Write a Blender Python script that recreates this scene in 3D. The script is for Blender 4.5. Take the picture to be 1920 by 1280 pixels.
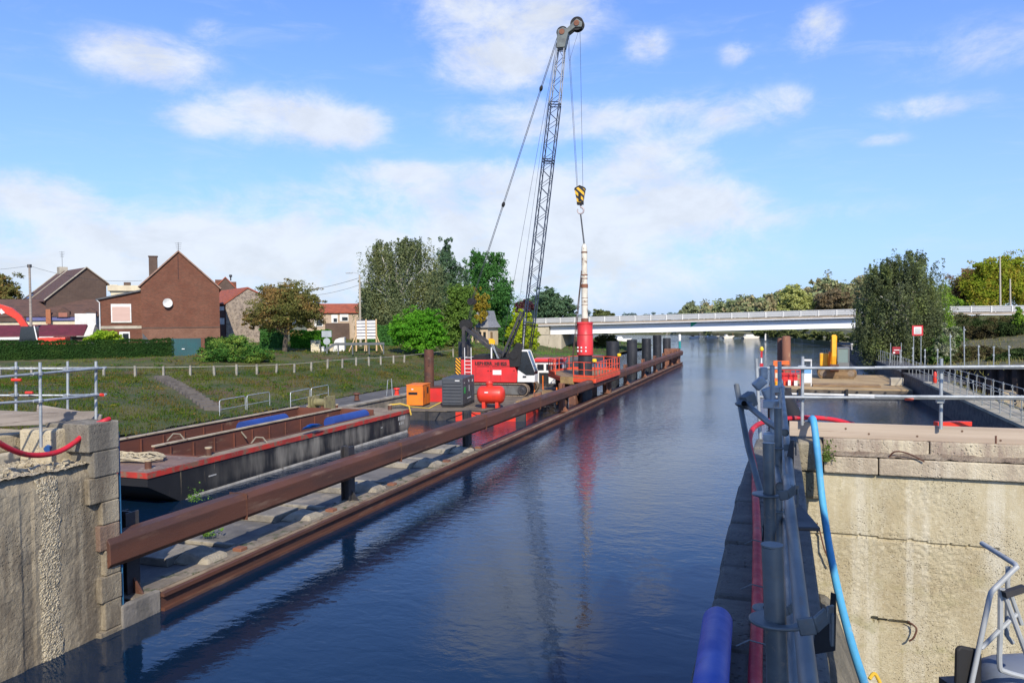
import bpy, math, random
import numpy as np
from mathutils import Vector, Matrix
R = math.radians
rng = np.random.default_rng(7)
random.seed(7)
scene = bpy.context.scene
for o in list(bpy.data.objects): bpy.data.objects.remove(o)
col = scene.collection

# ------------------------------------------------------------------ camera
EYE = 6.0; YAW, PITCH, ROLL, FPX = R(19.2), math.atan(38/1450), R(0.6), 1450.0
fw = Vector((-math.sin(YAW)*math.cos(PITCH), math.cos(YAW)*math.cos(PITCH), -math.sin(PITCH)))
rt0 = Vector((math.cos(YAW), math.sin(YAW), 0)); up0 = rt0.cross(fw)
rt = rt0*math.cos(ROLL) - up0*math.sin(ROLL); up = up0*math.cos(ROLL) + rt0*math.sin(ROLL)
cd = bpy.data.cameras.new('camera'); cam = bpy.data.objects.new('camera', cd); col.objects.link(cam)
cam.matrix_world = Matrix(((rt.x, up.x, -fw.x, 0), (rt.y, up.y, -fw.y, 0), (rt.z, up.z, -fw.z, EYE), (0, 0, 0, 1)))
cd.sensor_width = 36; cd.lens = FPX/1920*36; cd.clip_start = .05; cd.clip_end = 9000
scene.camera = cam
C0 = Vector((0, 0, EYE))
def ray(px, py): return fw + rt*((px-960)/FPX) - up*((py-640)/FPX)
def D(px, py, d): return C0 + ray(px, py)*d               # the point of the place seen at a pixel, d metres deep
def P(px, py, z):
    r = ray(px, py); return C0 + r*((z-EYE)/r.z)

# ------------------------------------------------------------------ light
SUN_EL, SUN_AZ = 36, 28     # azimuth from -Y (behind) towards +X
sdir = Vector((math.sin(R(SUN_AZ))*math.cos(R(SUN_EL)), -math.cos(R(SUN_AZ))*math.cos(R(SUN_EL)), math.sin(R(SUN_EL))))
sl = bpy.data.lights.new('sun', 'SUN'); sl.energy = 4.7; sl.angle = R(.5); sl.color = (1, .90, .74)
so = bpy.data.objects.new('sun', sl); col.objects.link(so); so.rotation_euler = sdir.to_track_quat('Z', 'Y').to_euler()
scene.view_settings.view_transform = 'Standard'; scene.view_settings.look = 'None'
scene.view_settings.exposure = 0.3; scene.view_settings.gamma = 1

class NT:
    """thin helper round a node tree"""
    def __init__(s, t): s.t = t
    def n(s, typ, ins=None, **kw):
        x = s.t.nodes.new(typ)
        for k, v in kw.items(): setattr(x, k, v)
        for k, v in (ins or {}).items():
            if isinstance(v, bpy.types.NodeSocket): s.t.links.new(v, x.inputs[k])
            else: x.inputs[k].default_value = v
        return x
    def math(s, op, a, b=0.0, c=0.0, clamp=False):
        return s.n('ShaderNodeMath', {0: a, 1: b, 2: c}, operation=op, use_clamp=clamp).outputs[0]
    def mix(s, f, a, b, bt='MIX'):
        x = s.n('ShaderNodeMix', data_type='RGBA', blend_type=bt)
        for i, v in ((0, f), (6, a), (7, b)):
            if isinstance(v, bpy.types.NodeSocket): s.t.links.new(v, x.inputs[i])
            else: x.inputs[i].default_value = v if i == 0 else (*v[:3], 1)
        return x.outputs[2]
    def ramp(s, f, a, b):
        return s.n('ShaderNodeMapRange', {0: f, 1: a, 2: b}, interpolation_type='SMOOTHSTEP').outputs[0]
    def noise(s, vec, scale, detail=4, rough=.55, dist=0):
        return s.n('ShaderNodeTexNoise', {'Vector': vec, 'Scale': scale, 'Detail': detail, 'Roughness': rough, 'Distortion': dist}).outputs[0]
    def scaled(s, vec, v):
        return s.n('ShaderNodeVectorMath', {0: vec, 1: v}, operation='MULTIPLY').outputs[0]

def make_world():
    w = bpy.data.worlds.new('World'); scene.world = w; w.use_nodes = True
    t = NT(w.node_tree); w.node_tree.nodes.clear()
    sky = t.n('ShaderNodeTexSky', sky_type='NISHITA', sun_disc=False, sun_elevation=R(SUN_EL),
              sun_rotation=math.atan2(sdir.x, sdir.y), altitude=50, air_density=1.1, dust_density=.6, ozone_density=3.0)
    dv = t.n('ShaderNodeTexCoord').outputs['Generated']
    sp = t.n('ShaderNodeSeparateXYZ', {0: dv})
    az = t.math('ARCTAN2', sp.outputs[0], sp.outputs[1]); el = t.math('ARCSINE', sp.outputs[2])
    ae = t.n('ShaderNodeCombineXYZ', {0: az, 1: el, 2: 0.0}).outputs[0]
    def azel(px, py):
        v = ray(px, py).normalized(); return math.atan2(v.x, v.y), math.asin(v.z)
    k = 1/FPX
    clouds = [(275, 112, 128, 44, .95), (400, 60, 50, 22, .45), (530, 220, 215, 55, .62), (650, 240, 95, 38, .7), (360, 225, 80, 32, .5),
              (960, 30, 210, 85, .72), (930, 125, 140, 45, .8), (1210, 90, 55, 35, .55), (1525, 60, 60, 45, .55), (1385, 100, 45, 25, .5),
              (1000, 230, 210, 45, .65), (1290, 215, 220, 45, .55), (1480, 190, 60, 30, .4), (1230, 300, 140, 45, .65), (1340, 370, 110, 35, .5), (60, 365, 110, 42, .65),
              (330, 430, 260, 35, .3), (720, 320, 120, 22, .45), (900, 350, 300, 40, .32), (1100, 420, 400, 50, .3), (1750, 200, 150, 22, .4), (1650, 262, 60, 12, .35), (1840, 90, 160, 50, .3), (300, 460, 460, 100, .4), (800, 430, 460, 120, .46), (1150, 470, 360, 110, .45), (640, 520, 700, 90, .45), (80, 480, 300, 60, .3), (1180, 380, 260, 60, .4), (1000, 330, 160, 40, .45), (1500, 400, 240, 25, .25)]
    acc = None
    for px, py, sx, sy, a in clouds:
        A, E_ = azel(px, py)
        v = t.n('ShaderNodeVectorMath', {0: ae, 1: (A, E_, 0)}, operation='SUBTRACT').outputs[0]
        v = t.scaled(v, (1/(sx*1.25*k), 1/(sy*1.4*k), 0))
        l = t.n('ShaderNodeVectorMath', {0: v}, operation='LENGTH').outputs['Value']
        m = t.math('MULTIPLY', t.n('ShaderNodeMapRange', {0: l, 1: 1.0, 2: .15}, interpolation_type='SMOOTHSTEP').outputs[0], a)
        acc = m if acc is None else t.math('ADD', acc, m)
    nv = t.scaled(ae, (1.0, 1.7, 1))
    n1 = t.noise(nv, 10, 10, .68, .3); n2 = t.noise(nv, 3.2, 5, .55)
    # clouds elsewhere in the sky (seen in the water)
    hi = t.math('MULTIPLY', t.ramp(el, R(27), R(36)), t.math('MULTIPLY', t.ramp(n2, .5, .68), .5))
    acc = t.math('ADD', acc, hi)
    wisp = t.noise(t.scaled(ae, (2.5, 11, 1)), 3.5, 7, .6, .6)
    dens = t.math('ADD', acc, t.math('MULTIPLY', t.math('SUBTRACT', n1, .5), 2.3))
    dens = t.math('MULTIPLY', t.ramp(dens, -.08, 1.0), t.math('MINIMUM', t.math('MULTIPLY', acc, 3.0), 1.0))
    dens = t.math('ADD', dens, t.math('MULTIPLY', t.ramp(wisp, .48, .85), .24), clamp=True)
    hz = t.math('POWER', t.math('SUBTRACT', 1.0, t.math('ABSOLUTE', sp.outputs[2]), clamp=True), 3.6)
    skyc = t.mix(1.0, sky.outputs[0], SKYTINT, 'MULTIPLY')
    skyc = t.mix(t.math('MULTIPLY', hz, .72), skyc, HORIZON)
    shade = t.ramp(t.noise(t.n('ShaderNodeVectorMath', {0: nv, 1: (0, .035, 0)}, operation='ADD').outputs[0], 11, 6, .6, .25), .38, .66)
    c = t.mix(t.math('MULTIPLY', dens, .86), skyc, t.mix(shade, CLOUD, tuple(x*.88 for x in CLOUD)))
    bg = t.n('ShaderNodeBackground', {'Color': c, 'Strength': .12})
    t.n('ShaderNodeOutputWorld', {0: bg.outputs[0]})
SKYTINT = (.64, .93, 1.5); HORIZON = (3.6, 4.6, 6.8); CLOUD = (5.9, 6.2, 6.6)
make_world()

# ------------------------------------------------------------------ materials
MATS = {}
def mat(name, c1, c2=None, scale=2.0, lo=.4, hi=.65, rough=.8, bump=0, bscale=None, metal=0, stretch=(1, 1, 1), c3=None, s3=None, t3=(.58, .7), spec=None, pit=0):
    if name in MATS: return MATS[name]
    m = bpy.data.materials.new(name); m.use_nodes = True; t = NT(m.node_tree)
    b = m.node_tree.nodes['Principled BSDF']
    co = t.n('ShaderNodeNewGeometry').outputs['Position']
    v = t.scaled(co, stretch) if stretch != (1, 1, 1) else co
    if c2:
        f = t.ramp(t.noise(v, scale, 6, .6), lo, hi); c = t.mix(f, c1, c2)
    else:
        f = t.noise(co, scale*3, 3); c = t.mix(t.math('MULTIPLY', f, .35), c1, tuple(x*.55 for x in c1))
    if c3:
        c = t.mix(t.ramp(t.noise(t.scaled(v, (1.03, .97, 1.01)), s3 or scale*2.3, 7, .65), *t3), c, c3)
    h = None
    if pit:
        vo = t.n('ShaderNodeTexVoronoi', {'Vector': co, 'Scale': pit}).outputs[0]
        vv = t.ramp(vo, .08, .5); h = vv
        c = t.mix(t.math('MULTIPLY', t.math('SUBTRACT', 1.0, vv), .55), c, tuple(x*.35 for x in c1))
    t.t.links.new(c, b.inputs['Base Color'])
    b.inputs['Metallic'].default_value = metal
    rr = t.n('ShaderNodeMapRange', {0: t.noise(co, scale*2, 4), 1: .3, 2: .7, 3: max(.05, rough-.12), 4: min(1, rough+.12)}).outputs[0]
    t.t.links.new(rr, b.inputs['Roughness'])
    if spec is not None: b.inputs['Specular IOR Level'].default_value = spec
    if bump:
        n = t.noise(co, bscale or scale*6, 8, .65)
        if h is not None: n = t.math('ADD', n, h)
        bp = t.n('ShaderNodeBump', {'Height': n, 'Strength': bump, 'Distance': .05})
        t.t.links.new(bp.outputs[0], b.inputs['Normal'])
    MATS[name] = m; return m

def brick_mat(name, c1, c2, mortar, ang=YAW, sc=1.0):
    m = bpy.data.materials.new(name); m.use_nodes = True; t = NT(m.node_tree); b = m.node_tree.nodes['Principled BSDF']
    p = t.n('ShaderNodeSeparateXYZ', {0: t.n('ShaderNodeNewGeometry').outputs['Position']})
    u = t.math('ADD', t.math('MULTIPLY', p.outputs[0], math.cos(ang)), t.math('MULTIPLY', p.outputs[1], math.sin(ang)))
    v = t.n('ShaderNodeCombineXYZ', {0: u, 1: p.outputs[2], 2: 0.0}).outputs[0]
    br = t.n('ShaderNodeTexBrick', {'Vector': v, 'Color1': (*c1, 1), 'Color2': (*c2, 1), 'Mortar': (*mortar, 1), 'Scale': 2.2/sc, 'Mortar Size': .018, 'Brick Width': .55, 'Row Height': .18})
    c = t.mix(t.math('MULTIPLY', t.ramp(t.noise(v, .7, 6, .65), .35, .7), .5), br.outputs[0], tuple(x*.55 for x in c1))
    c = t.mix(t.math('MULTIPLY', t.ramp(t.noise(v, 2.2, 6, .7), .55, .75), .35), c, tuple(min(1, x*1.9) for x in c2))
    t.t.links.new(c, b.inputs['Base Color']); b.inputs['Roughness'].default_value = .9
    bp = t.n('ShaderNodeBump', {'Height': br.outputs[1], 'Strength': -.4, 'Distance': .02}); t.t.links.new(bp.outputs[0], b.inputs['Normal'])
    return m

def stripe_mat(name, c1, c2, width=.25, tilt=1.0, ang=0.0, rough=.5):
    m = bpy.data.materials.new(name); m.use_nodes = True; t = NT(m.node_tree); b = m.node_tree.nodes['Principled BSDF']
    p = t.n('ShaderNodeSeparateXYZ', {0: t.n('ShaderNodeNewGeometry').outputs['Position']})
    u = t.math('ADD', t.math('MULTIPLY', p.outputs[0], math.cos(ang)), t.math('MULTIPLY', p.outputs[1], math.sin(ang)))
    s = t.math('ADD', t.math('MULTIPLY', u, tilt), p.outputs[2])
    f = t.math('GREATER_THAN', t.math('FRACT', t.math('DIVIDE', s, width*2)), .5)
    t.t.links.new(t.mix(f, c1, c2), b.inputs['Base Color']); b.inputs['Roughness'].default_value = rough
    return m

LEAF_GAIN = 2.25
def leaf_mat(name, ca, cb, cc=None, tr=.42, clump=.45):
    """ca = common leaf colour, cb = second leaf colour, cc = turned leaves"""
    if name in MATS: return MATS[name]
    m = bpy.data.materials.new(name); m.use_nodes = True; t = NT(m.node_tree); m.node_tree.nodes.clear()
    g = t.n('ShaderNodeNewGeometry'); rnd = g.outputs['Random Per Island']
    nz = t.noise(g.outputs['Position'], clump, 4, .6)
    f = t.math('ADD', t.math('MULTIPLY', rnd, .6), t.math('MULTIPLY', t.math('SUBTRACT', nz, .5), 2.2), clamp=True)
    c = t.mix(f, ca, cb)
    if cc:
        n3 = t.noise(t.n('ShaderNodeVectorMath', {0: g.outputs['Position'], 1: (31, 7, 3)}, operation='ADD').outputs[0], clump*1.2, 3)
        c = t.mix(t.math('MULTIPLY', t.ramp(t.math('ADD', n3, t.math('MULTIPLY', rnd, .15)), .53, .72), .9), c, cc)
    c = t.mix(t.math('MULTIPLY', t.math('FRACT', t.math('MULTIPLY', rnd, 17.3)), .35), c, tuple(x*.6 for x in ca))
    c = t.mix(1.0, c, (LEAF_GAIN,)*3, 'MULTIPLY')
    d = t.n('ShaderNodeBsdfDiffuse', {'Color': c}); tl = t.n('ShaderNodeBsdfTranslucent', {'Color': c})
    mx = t.n('ShaderNodeMixShader', {0: tr, 1: d.outputs[0], 2: tl.outputs[0]})
    t.n('ShaderNodeOutputMaterial', {0: mx.outputs[0]})
    MATS[name] = m; return m

def water_mat():
    m = bpy.data.materials.new('canal_water'); m.use_nodes = True; t = NT(m.node_tree); b = m.node_tree.nodes['Principled BSDF']
    pos = t.n('ShaderNodeNewGeometry').outputs['Position']
    b.inputs['Base Color'].default_value = (.003, .014, .036, 1); b.inputs['Specular Tint'].default_value = (.84, .94, 1, 1); b.inputs['Roughness'].default_value = .04; b.inputs['IOR'].default_value = 1.42
    yy = t.n('ShaderNodeSeparateXYZ', {0: pos}).outputs[1]
    n1 = t.noise(t.scaled(pos, (1.0, 1.5, 1)), 2.8, 4, .55, .5)
    n2 = t.noise(t.scaled(pos, (1.0, 1.3, 1)), .6, 3, .5, .6)
    gust = t.ramp(t.noise(t.scaled(pos, (.6, .25, 1)), .12, 3), .38, .62)
    amp = t.math('MULTIPLY', t.math('ADD', .10, t.math('MULTIPLY', t.ramp(yy, 8, 75), 2.0)), t.math('ADD', .5, gust))
    h = t.math('ADD', t.math('MULTIPLY', n1, amp), t.math('MULTIPLY', n2, .45))
    bp = t.n('ShaderNodeBump', {'Height': h, 'Strength': 1.0, 'Distance': .03})
    t.t.links.new(bp.outputs[0], b.inputs['Normal'])
    return m

concrete = mat('weathered_concrete', (.30, .27, .21), (.17, .155, .13), 1.2, c3=(.10, .10, .075), s3=4, bump=.5, bscale=14)
conc_pale = mat('pale_concrete', (.42, .38, .30), (.30, .27, .21), .8, rough=.9, bump=.3, bscale=12, c3=(.2, .18, .13))
conc_dark = mat('dark_old_stone', (.085, .085, .085), (.05, .052, .055), 2, c3=(.15, .14, .12), bump=.6, bscale=12)
rust = mat('rusty_steel', (.105, .039, .021), (.062, .028, .019), .9, stretch=(2, .25, 2), rough=.7, bump=.2, bscale=20, c3=(.17, .10, .065), s3=1.9, t3=(.55, .72))
rust_lt = mat('orange_rust_steel', (.21, .085, .045), (.13, .06, .04), 1.5, rough=.8, bump=.2, c3=(.25, .16, .1))
dark_steel = mat('dark_steel', (.028, .028, .032), (.05, .045, .042), 2, rough=.55, bump=.1, c3=(.09, .055, .04), t3=(.62, .75))
pile_black = mat('black_coated_pile', (.018, .019, .022), (.032, .032, .036), 1.5, rough=.42, stretch=(1, 1, .3), c3=(.07, .06, .05), t3=(.66, .8))
galv = mat('galvanised_tube', (.38, .41, .42), (.26, .285, .30), 6, rough=.45, metal=.3, bump=.05, c3=(.33, .33, .31), t3=(.6, .75))
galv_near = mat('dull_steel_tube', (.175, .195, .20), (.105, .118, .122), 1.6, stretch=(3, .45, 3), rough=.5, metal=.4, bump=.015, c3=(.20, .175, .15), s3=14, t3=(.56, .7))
red_paint = mat('red_machine_paint', (.62, .035, .035), (.48, .03, .03), 1.2, rough=.4, c3=(.30, .06, .05), t3=(.66, .8))
scarlet = mat('scarlet_paint', (.66, .04, .018), (.50, .03, .016), 1.5, rough=.42, c3=(.3, .12, .08), t3=(.65, .75))
orange_paint = mat('orange_paint', (.80, .20, .015), (.68, .15, .015), 1.5, rough=.45, c3=(.4, .12, .04), t3=(.68, .8))
white_paint = mat('white_paint', (.70, .70, .67), (.56, .56, .54), 1.5, rough=.5, c3=(.42, .38, .32), t3=(.64, .78))
yellow_paint = mat('yellow_machine_paint', (.84, .42, .015), (.70, .31, .015), 1.5, rough=.45, c3=(.3, .16, .06), t3=(.62, .76))
grey_paint = mat('slate_grey_paint', (.058, .066, .075), (.045, .05, .058), 1.5, rough=.5)
boom_blue = mat('dark_blue_boom_paint', (.02, .032, .065), (.03, .04, .06), 3, rough=.45)
boom_grey = mat('grey_boom_paint', (.30, .32, .35), (.22, .24, .27), 3, rough=.5)
glass = mat('dark_glass', (.02, .025, .03), rough=.08, spec=.8)
rubber = mat('black_rubber', (.015, .015, .016), rough=.7)
track_mat = mat('muddy_track_steel', (.24, .185, .13), (.15, .115, .085), 3, rough=.9, bump=.3, c3=(.05, .045, .04))
wood_grey = mat('grey_weathered_timber', (.31, .27, .235), (.22, .19, .165), 1.2, stretch=(.6, .6, 9), rough=.9, bump=.25, c3=(.13, .10, .085), s3=3)
wood_brown = mat('brown_timber', (.26, .17, .085), (.17, .11, .06), 1.5, stretch=(.7, .7, 6), rough=.9, bump=.2)
wood_new = mat('raw_timber', (.52, .36, .20), (.42, .28, .15), 2, stretch=(3, 3, .4), rough=.85)
red_hose = mat('red_hose', (.56, .014, .03), (.42, .012, .025), 4, rough=.6, bump=.08, bscale=60, c3=(.24, .07, .06), s3=6, t3=(.56, .7))
blue_hose = mat('light_blue_hose', (.07, .33, .56), (.05, .24, .44), 2, rough=.62, bump=.12, bscale=50, c3=(.22, .36, .42), s3=5, t3=(.56, .72))
blue_pvc = mat('blue_plastic_pipe', (.014, .085, .46), (.012, .06, .36), 2, rough=.5, bump=.05, c3=(.05, .09, .24), s3=6, t3=(.58, .75))
blue_dark = mat('blue_strap', (.012, .07, .24), rough=.6)
bark = mat('tree_bark', (.11, .085, .06), (.06, .05, .04), 3, rough=.95, bump=.5)
birch_bark = mat('birch_bark', (.55, .53, .48), (.35, .33, .3), 2.5, rough=.9, c3=(.06, .055, .05), t3=(.62, .7))
slate = mat('slate_roofing', (.085, .09, .10), (.06, .062, .07), 2, rough=.75, bump=.3, stretch=(1, 1, 4))
slate_pale = mat('pale_slate_roofing', (.23, .235, .25), (.17, .175, .19), 2, rough=.7, bump=.3, stretch=(1, 1, 5))
tile_brown = mat('brown_roof_tile', (.10, .055, .042), (.07, .042, .035), 1.5, rough=.85, bump=.4, stretch=(1, 1, 4))
tile_red = mat('red_roof_tile', (.33, .085, .04), (.22, .06, .035), 1.5, rough=.85, bump=.4, stretch=(1, 1, 4))
maroon = mat('maroon_sheeting', (.12, .02, .028), (.09, .018, .022), 1.5, rough=.6)
render_cream = mat('cream_render', (.60, .53, .38), (.5, .44, .32), 1, rough=.9, c3=(.36, .32, .24), t3=(.62, .78))
stone_wall = mat('rubble_stone', (.33, .27, .21), (.21, .17, .14), 2.5, rough=.95, bump=.6, c3=(.42, .37, .3), s3=6, pit=3.5)
brick_red = brick_mat('red_brick', (.165, .052, .027), (.10, .034, .019), (.17, .11, .075))
brick_brown = brick_mat('brown_brick', (.10, .062, .045), (.075, .048, .038), (.13, .10, .08))
hazard = stripe_mat('hazard_stripes', (.75, .36, .01), (.015, .015, .015), .14, 1.0, 1.57)
hazard_x = stripe_mat('hazard_stripes_block', (.75, .42, .02), (.02, .02, .02), .22, 1.0, YAW)
black_matte = mat('matt_black', (.012, .012, .013), rough=.8)
pink_shutter = mat('pinkish_shutter', (.52, .36, .30), (.47, .32, .27), 1, rough=.7, stretch=(.3, .3, 14))
teal_paint = mat('dark_teal_paint', (.012, .075, .085), (.010, .06, .07), 1, rough=.5)

# ------------------------------------------------------------------ mesh building
class MB:
    def __init__(s, M=None): s.v = []; s.f = []; s.mi = []; s.M = M; s.k = 0
    def add(s, vs, fs):
        b = len(s.v)
        for p in vs:
            p = Vector(p); s.v.append(s.M @ p if s.M else p)
        for f in fs: s.f.append(tuple(i+b for i in f)); s.mi.append(s.k)
        return s
    def box(s, x0, x1, y0, y1, z0, z1):
        return s.add([(x0, y0, z0), (x1, y0, z0), (x1, y1, z0), (x0, y1, z0), (x0, y0, z1), (x1, y0, z1), (x1, y1, z1), (x0, y1, z1)],
                     [(0, 3, 2, 1), (4, 5, 6, 7), (0, 1, 5, 4), (1, 2, 6, 5), (2, 3, 7, 6), (3, 0, 4, 7)])
    def bar(s, a, b, w, h=None, upv=(0, 0, 1)):
        a = Vector(a); b = Vector(b); h = h or w; d = (b-a).normalized(); u = Vector(upv)
        if abs(d.dot(u)) > .98: u = Vector((1, 0, 0))
        sx = d.cross(u).normalized()*w/2; sz = d.cross(sx).normalized()*h/2
        vs = [p + i*sx + j*sz for p in (a, b) for i, j in ((-1, -1), (1, -1), (1, 1), (-1, 1))]
        return s.add(vs, [(3, 2, 1, 0), (4, 5, 6, 7), (0, 1, 5, 4), (1, 2, 6, 5), (2, 3, 7, 6), (3, 0, 4, 7)])
    def tube(s, pts, r, n=8, r1=None, cap=True):
        pts = [Vector(p) for p in pts]; m = len(pts); vs = []; fs = []; pu = None
        for i, p in enumerate(pts):
            d = (pts[min(i+1, m-1)] - pts[max(i-1, 0)]).normalized()
            if pu is None:
                u = Vector((0, 0, 1)) if abs(d.z) < .9 else Vector((1, 0, 0))
                pu = d.cross(u).normalized()
            pu = (pu - d*pu.dot(d)).normalized(); w = d.cross(pu)
            rr = r if r1 is None else r + (r1-r)*i/max(1, m-1)
            if isinstance(r, (list, tuple)): rr = r[i]
            for k in range(n):
                a = 2*math.pi*k/n; vs.append(p + pu*math.cos(a)*rr + w*math.sin(a)*rr)
        for i in range(m-1):
            for k in range(n):
                a, b = i*n+k, i*n+(k+1) % n; fs.append((a, b, b+n, a+n))
        if cap: fs += [tuple(range(n))[::-1], tuple(range((m-1)*n, m*n))]
        return s.add(vs, fs)
    def lathe(s, c, prof, n=20, axis='z'):
        c = Vector(c); vs = []; fs = []
        for r, h in prof:
            for k in range(n):
                a = 2*math.pi*k/n; x, y = r*math.cos(a), r*math.sin(a)
                vs.append(c + (Vector((x, y, h)) if axis == 'z' else Vector((h, x, y)) if axis == 'x' else Vector((y, h, x))))
        m = len(prof)
        for i in range(m-1):
            for k in range(n):
                a, b = i*n+k, i*n+(k+1) % n; fs.append((a, b, b+n, a+n))
        fs += [tuple(range(n))[::-1], tuple(range((m-1)*n, m*n))]
        return s.add(vs, fs)
    def prism(s, poly, a0, a1, axis='y'):
        """poly in the two other axes, in order"""
        n = len(poly)
        def mk(p, a): return (p[0], a, p[1]) if axis == 'y' else (a, p[0], p[1]) if axis == 'x' else (p[0], p[1], a)
        vs = [mk(p, a0) for p in poly] + [mk(p, a1) for p in poly]
        fs = [tuple(range(n)), tuple(range(n, 2*n))[::-1]] + [(i, i+n, (i+1) % n+n, (i+1) % n) for i in range(n)]
        return s.add(vs, fs)
    def quad(s, *p): return s.add(p, [tuple(range(len(p)))])
    def build(s, name, m, parent=None, smooth=False, bevel=0):
        me = bpy.data.meshes.new(name)
        off = parent_loc(parent) if parent else Vector((0, 0, 0))
        me.from_pydata([tuple(p-off) for p in s.v], [], s.f)
        for x in (m if isinstance(m, (list, tuple)) else [m]): me.materials.append(x)
        me.polygons.foreach_set('material_index', s.mi)
        me.update()
        import bmesh
        bm = bmesh.new(); bm.from_mesh(me); bmesh.ops.recalc_face_normals(bm, faces=bm.faces); bm.to_mesh(me); bm.free()
        if smooth:
            me.polygons.foreach_set('use_smooth', [True]*len(me.polygons))
            try: me.set_sharp_from_angle(angle=R(40))
            except Exception: pass
        o = bpy.data.objects.new(name, me); col.objects.link(o)
        if parent: o.parent = parent
        if bevel:
            b = o.modifiers.new('bevel', 'BEVEL'); b.width = bevel; b.segments = 2; b.limit_method = 'ANGLE'; b.angle_limit = R(35)
        return o
def parent_loc(o):
    v = Vector(o.location)
    while o.parent: o = o.parent; v += Vector(o.location)
    return v
def thing(name, label, cat, loc=(0, 0, 0), group=None):
    o = bpy.data.objects.new(name, None); col.objects.link(o); o.location = loc; o.empty_display_size = .3
    return tag(o, label, cat, group)
def tag(o, label=None, cat=None, group=None, kind=None):
    if label: o['label'] = label
    if cat: o['category'] = cat
    if group: o['group'] = group
    if kind: o['kind'] = kind
    return o
def dup(o, loc=None, label=None, parent=None):
    c = o.copy(); col.objects.link(c)
    if parent: c.parent = parent
    if loc is not None: c.location = loc
    if label: c['label'] = label
    for ch in [x for x in o.children]: dup(ch, parent=c)
    return c
def frame(O, rot=YAW): return Matrix.Translation(Vector(O)) @ Matrix.Rotation(rot, 4, 'Z')
def np_mesh(name, verts, faces_n, k, m, parent=None):
    """verts (N,3); faces are consecutive k-gons"""
    me = bpy.data.meshes.new(name); nv = len(verts); nf = nv//k
    off = parent_loc(parent) if parent else Vector((0, 0, 0))
    verts = verts - np.array(off)
    me.vertices.add(nv); me.vertices.foreach_set('co', verts.astype(np.float32).ravel())
    me.loops.add(nv); me.loops.foreach_set('vertex_index', np.arange(nv, dtype=np.int32))
    me.polygons.add(nf); me.polygons.foreach_set('loop_start', np.arange(0, nv, k, dtype=np.int32)); 
    me.update(calc_edges=True); me.materials.append(m)
    o = bpy.data.objects.new(name, me); col.objects.link(o)
    if parent: o.parent = parent
    return o
def leaves_at(c, nrm, s, aspect=.6):
    n = len(c); a = rng.normal(size=(n, 3)); a += nrm*1.5; a /= np.linalg.norm(a, axis=1)[:, None]
    b = rng.normal(size=(n, 3)); u = np.cross(a, b); u /= np.linalg.norm(u, axis=1)[:, None]; w = np.cross(a, u)
    s = (s*np.exp(rng.normal(-.08, .38, n)).clip(.35, 2.0))[:, None]; u = u*s; w = w*s*aspect
    return np.stack([c-u, c-w*1.0+u*.1, c+u, c+w+u*.1], 1).reshape(-1, 3)

def text_mesh(body, size, M, m, name, parent, extrude=.006):
    cu = bpy.data.curves.new('t', 'FONT'); cu.body = body; cu.size = size; cu.extrude = extrude; cu.offset = .013
    o = bpy.data.objects.new('t', cu); col.objects.link(o)
    bpy.context.view_layer.update()
    me = bpy.data.meshes.new_from_object(o.evaluated_get(bpy.context.evaluated_depsgraph_get()))
    bpy.data.objects.remove(o)
    off = parent_loc(parent)
    me.transform(Matrix.Translation(-off) @ M); me.materials.clear(); me.materials.append(m)
    o = bpy.data.objects.new(name, me); col.objects.link(o); o.parent = parent; return o

# ------------------------------------------------------------------ water and land
mb = MB(); mb.quad((-900, -200, 0), (900, -200, 0), (900, 3000, 0), (-900, 3000, 0))
tag(mb.build('water', water_mat()), kind='structure')
mb = MB(); mb.quad((-4000, -400, -3), (4000, -400, -3), (4000, 5000, -3), (-4000, 5000, -3))
tag(mb.build('canal_bed', mat('canal_bed_mud', (.03, .028, .02))), kind='structure')

def rbf(pts, sm=.02):
    p = np.array([[q[0], q[1]] for q in pts]); z = np.array([q[2] for q in pts]); n = len(p)
    K = -np.linalg.norm(p[:, None]-p[None], axis=2) - np.eye(n)*0
    A = np.zeros((n+3, n+3)); A[:n, :n] = K + np.eye(n)*sm; A[:n, n] = 1; A[:n, n+1:] = p; A[n, :n] = 1; A[n+1:, :n] = p.T
    s = np.linalg.solve(A, np.concatenate([z, [0, 0, 0]]))
    def f(x, y):
        x = np.asarray(x, float); y = np.asarray(y, float)
        d = np.sqrt((x[..., None]-p[:, 0])**2 + (y[..., None]-p[:, 1])**2)
        return -(d*s[:n]).sum(-1) + s[n] + s[n+1]*x + s[n+2]*y
    return f
FENCE = [(-120, 703, 58), (0, 705, 58), (60, 705, 58), (128, 705, 58), (195, 706, 58), (254, 706, 58), (307, 706, 58), (357, 705, 58.5), (402, 704, 59), (444, 703, 60), (482, 702, 61), (518, 700, 62), (552, 698, 63), (584, 695, 64.5),
         (614, 691.5, 66), (642, 689, 67.5), (668, 687, 69), (692, 685.5, 70.5), (714, 684, 72), (738, 682, 73.5), (758, 680, 75), (800, 675, 78), (850, 668, 82)]
fpts = [D(*f) for f in FENCE]
LT = [(-29.5, y, .75) for y in (-10, 10, 22, 30, 36, 42, 50, 58, 66, 76, 90, 105)] + [(-27, y, .6) for y in (120, 135, 150, 165)]
LT += [tuple(p) for p in fpts]
LT += [tuple(D(*q)) for q in ((-150, 676, 70), (0, 676, 70), (100, 675, 70), (210, 673, 70), (320, 670, 70), (440, 668, 72), (600, 661, 80), (700, 655, 82), (540, 660, 76), (780, 650, 92), (905, 641, 110), (1000, 661, 115), (1060, 671, 128), (1030, 667, 134), (850, 650, 100), (860, 657, 92))]
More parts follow.
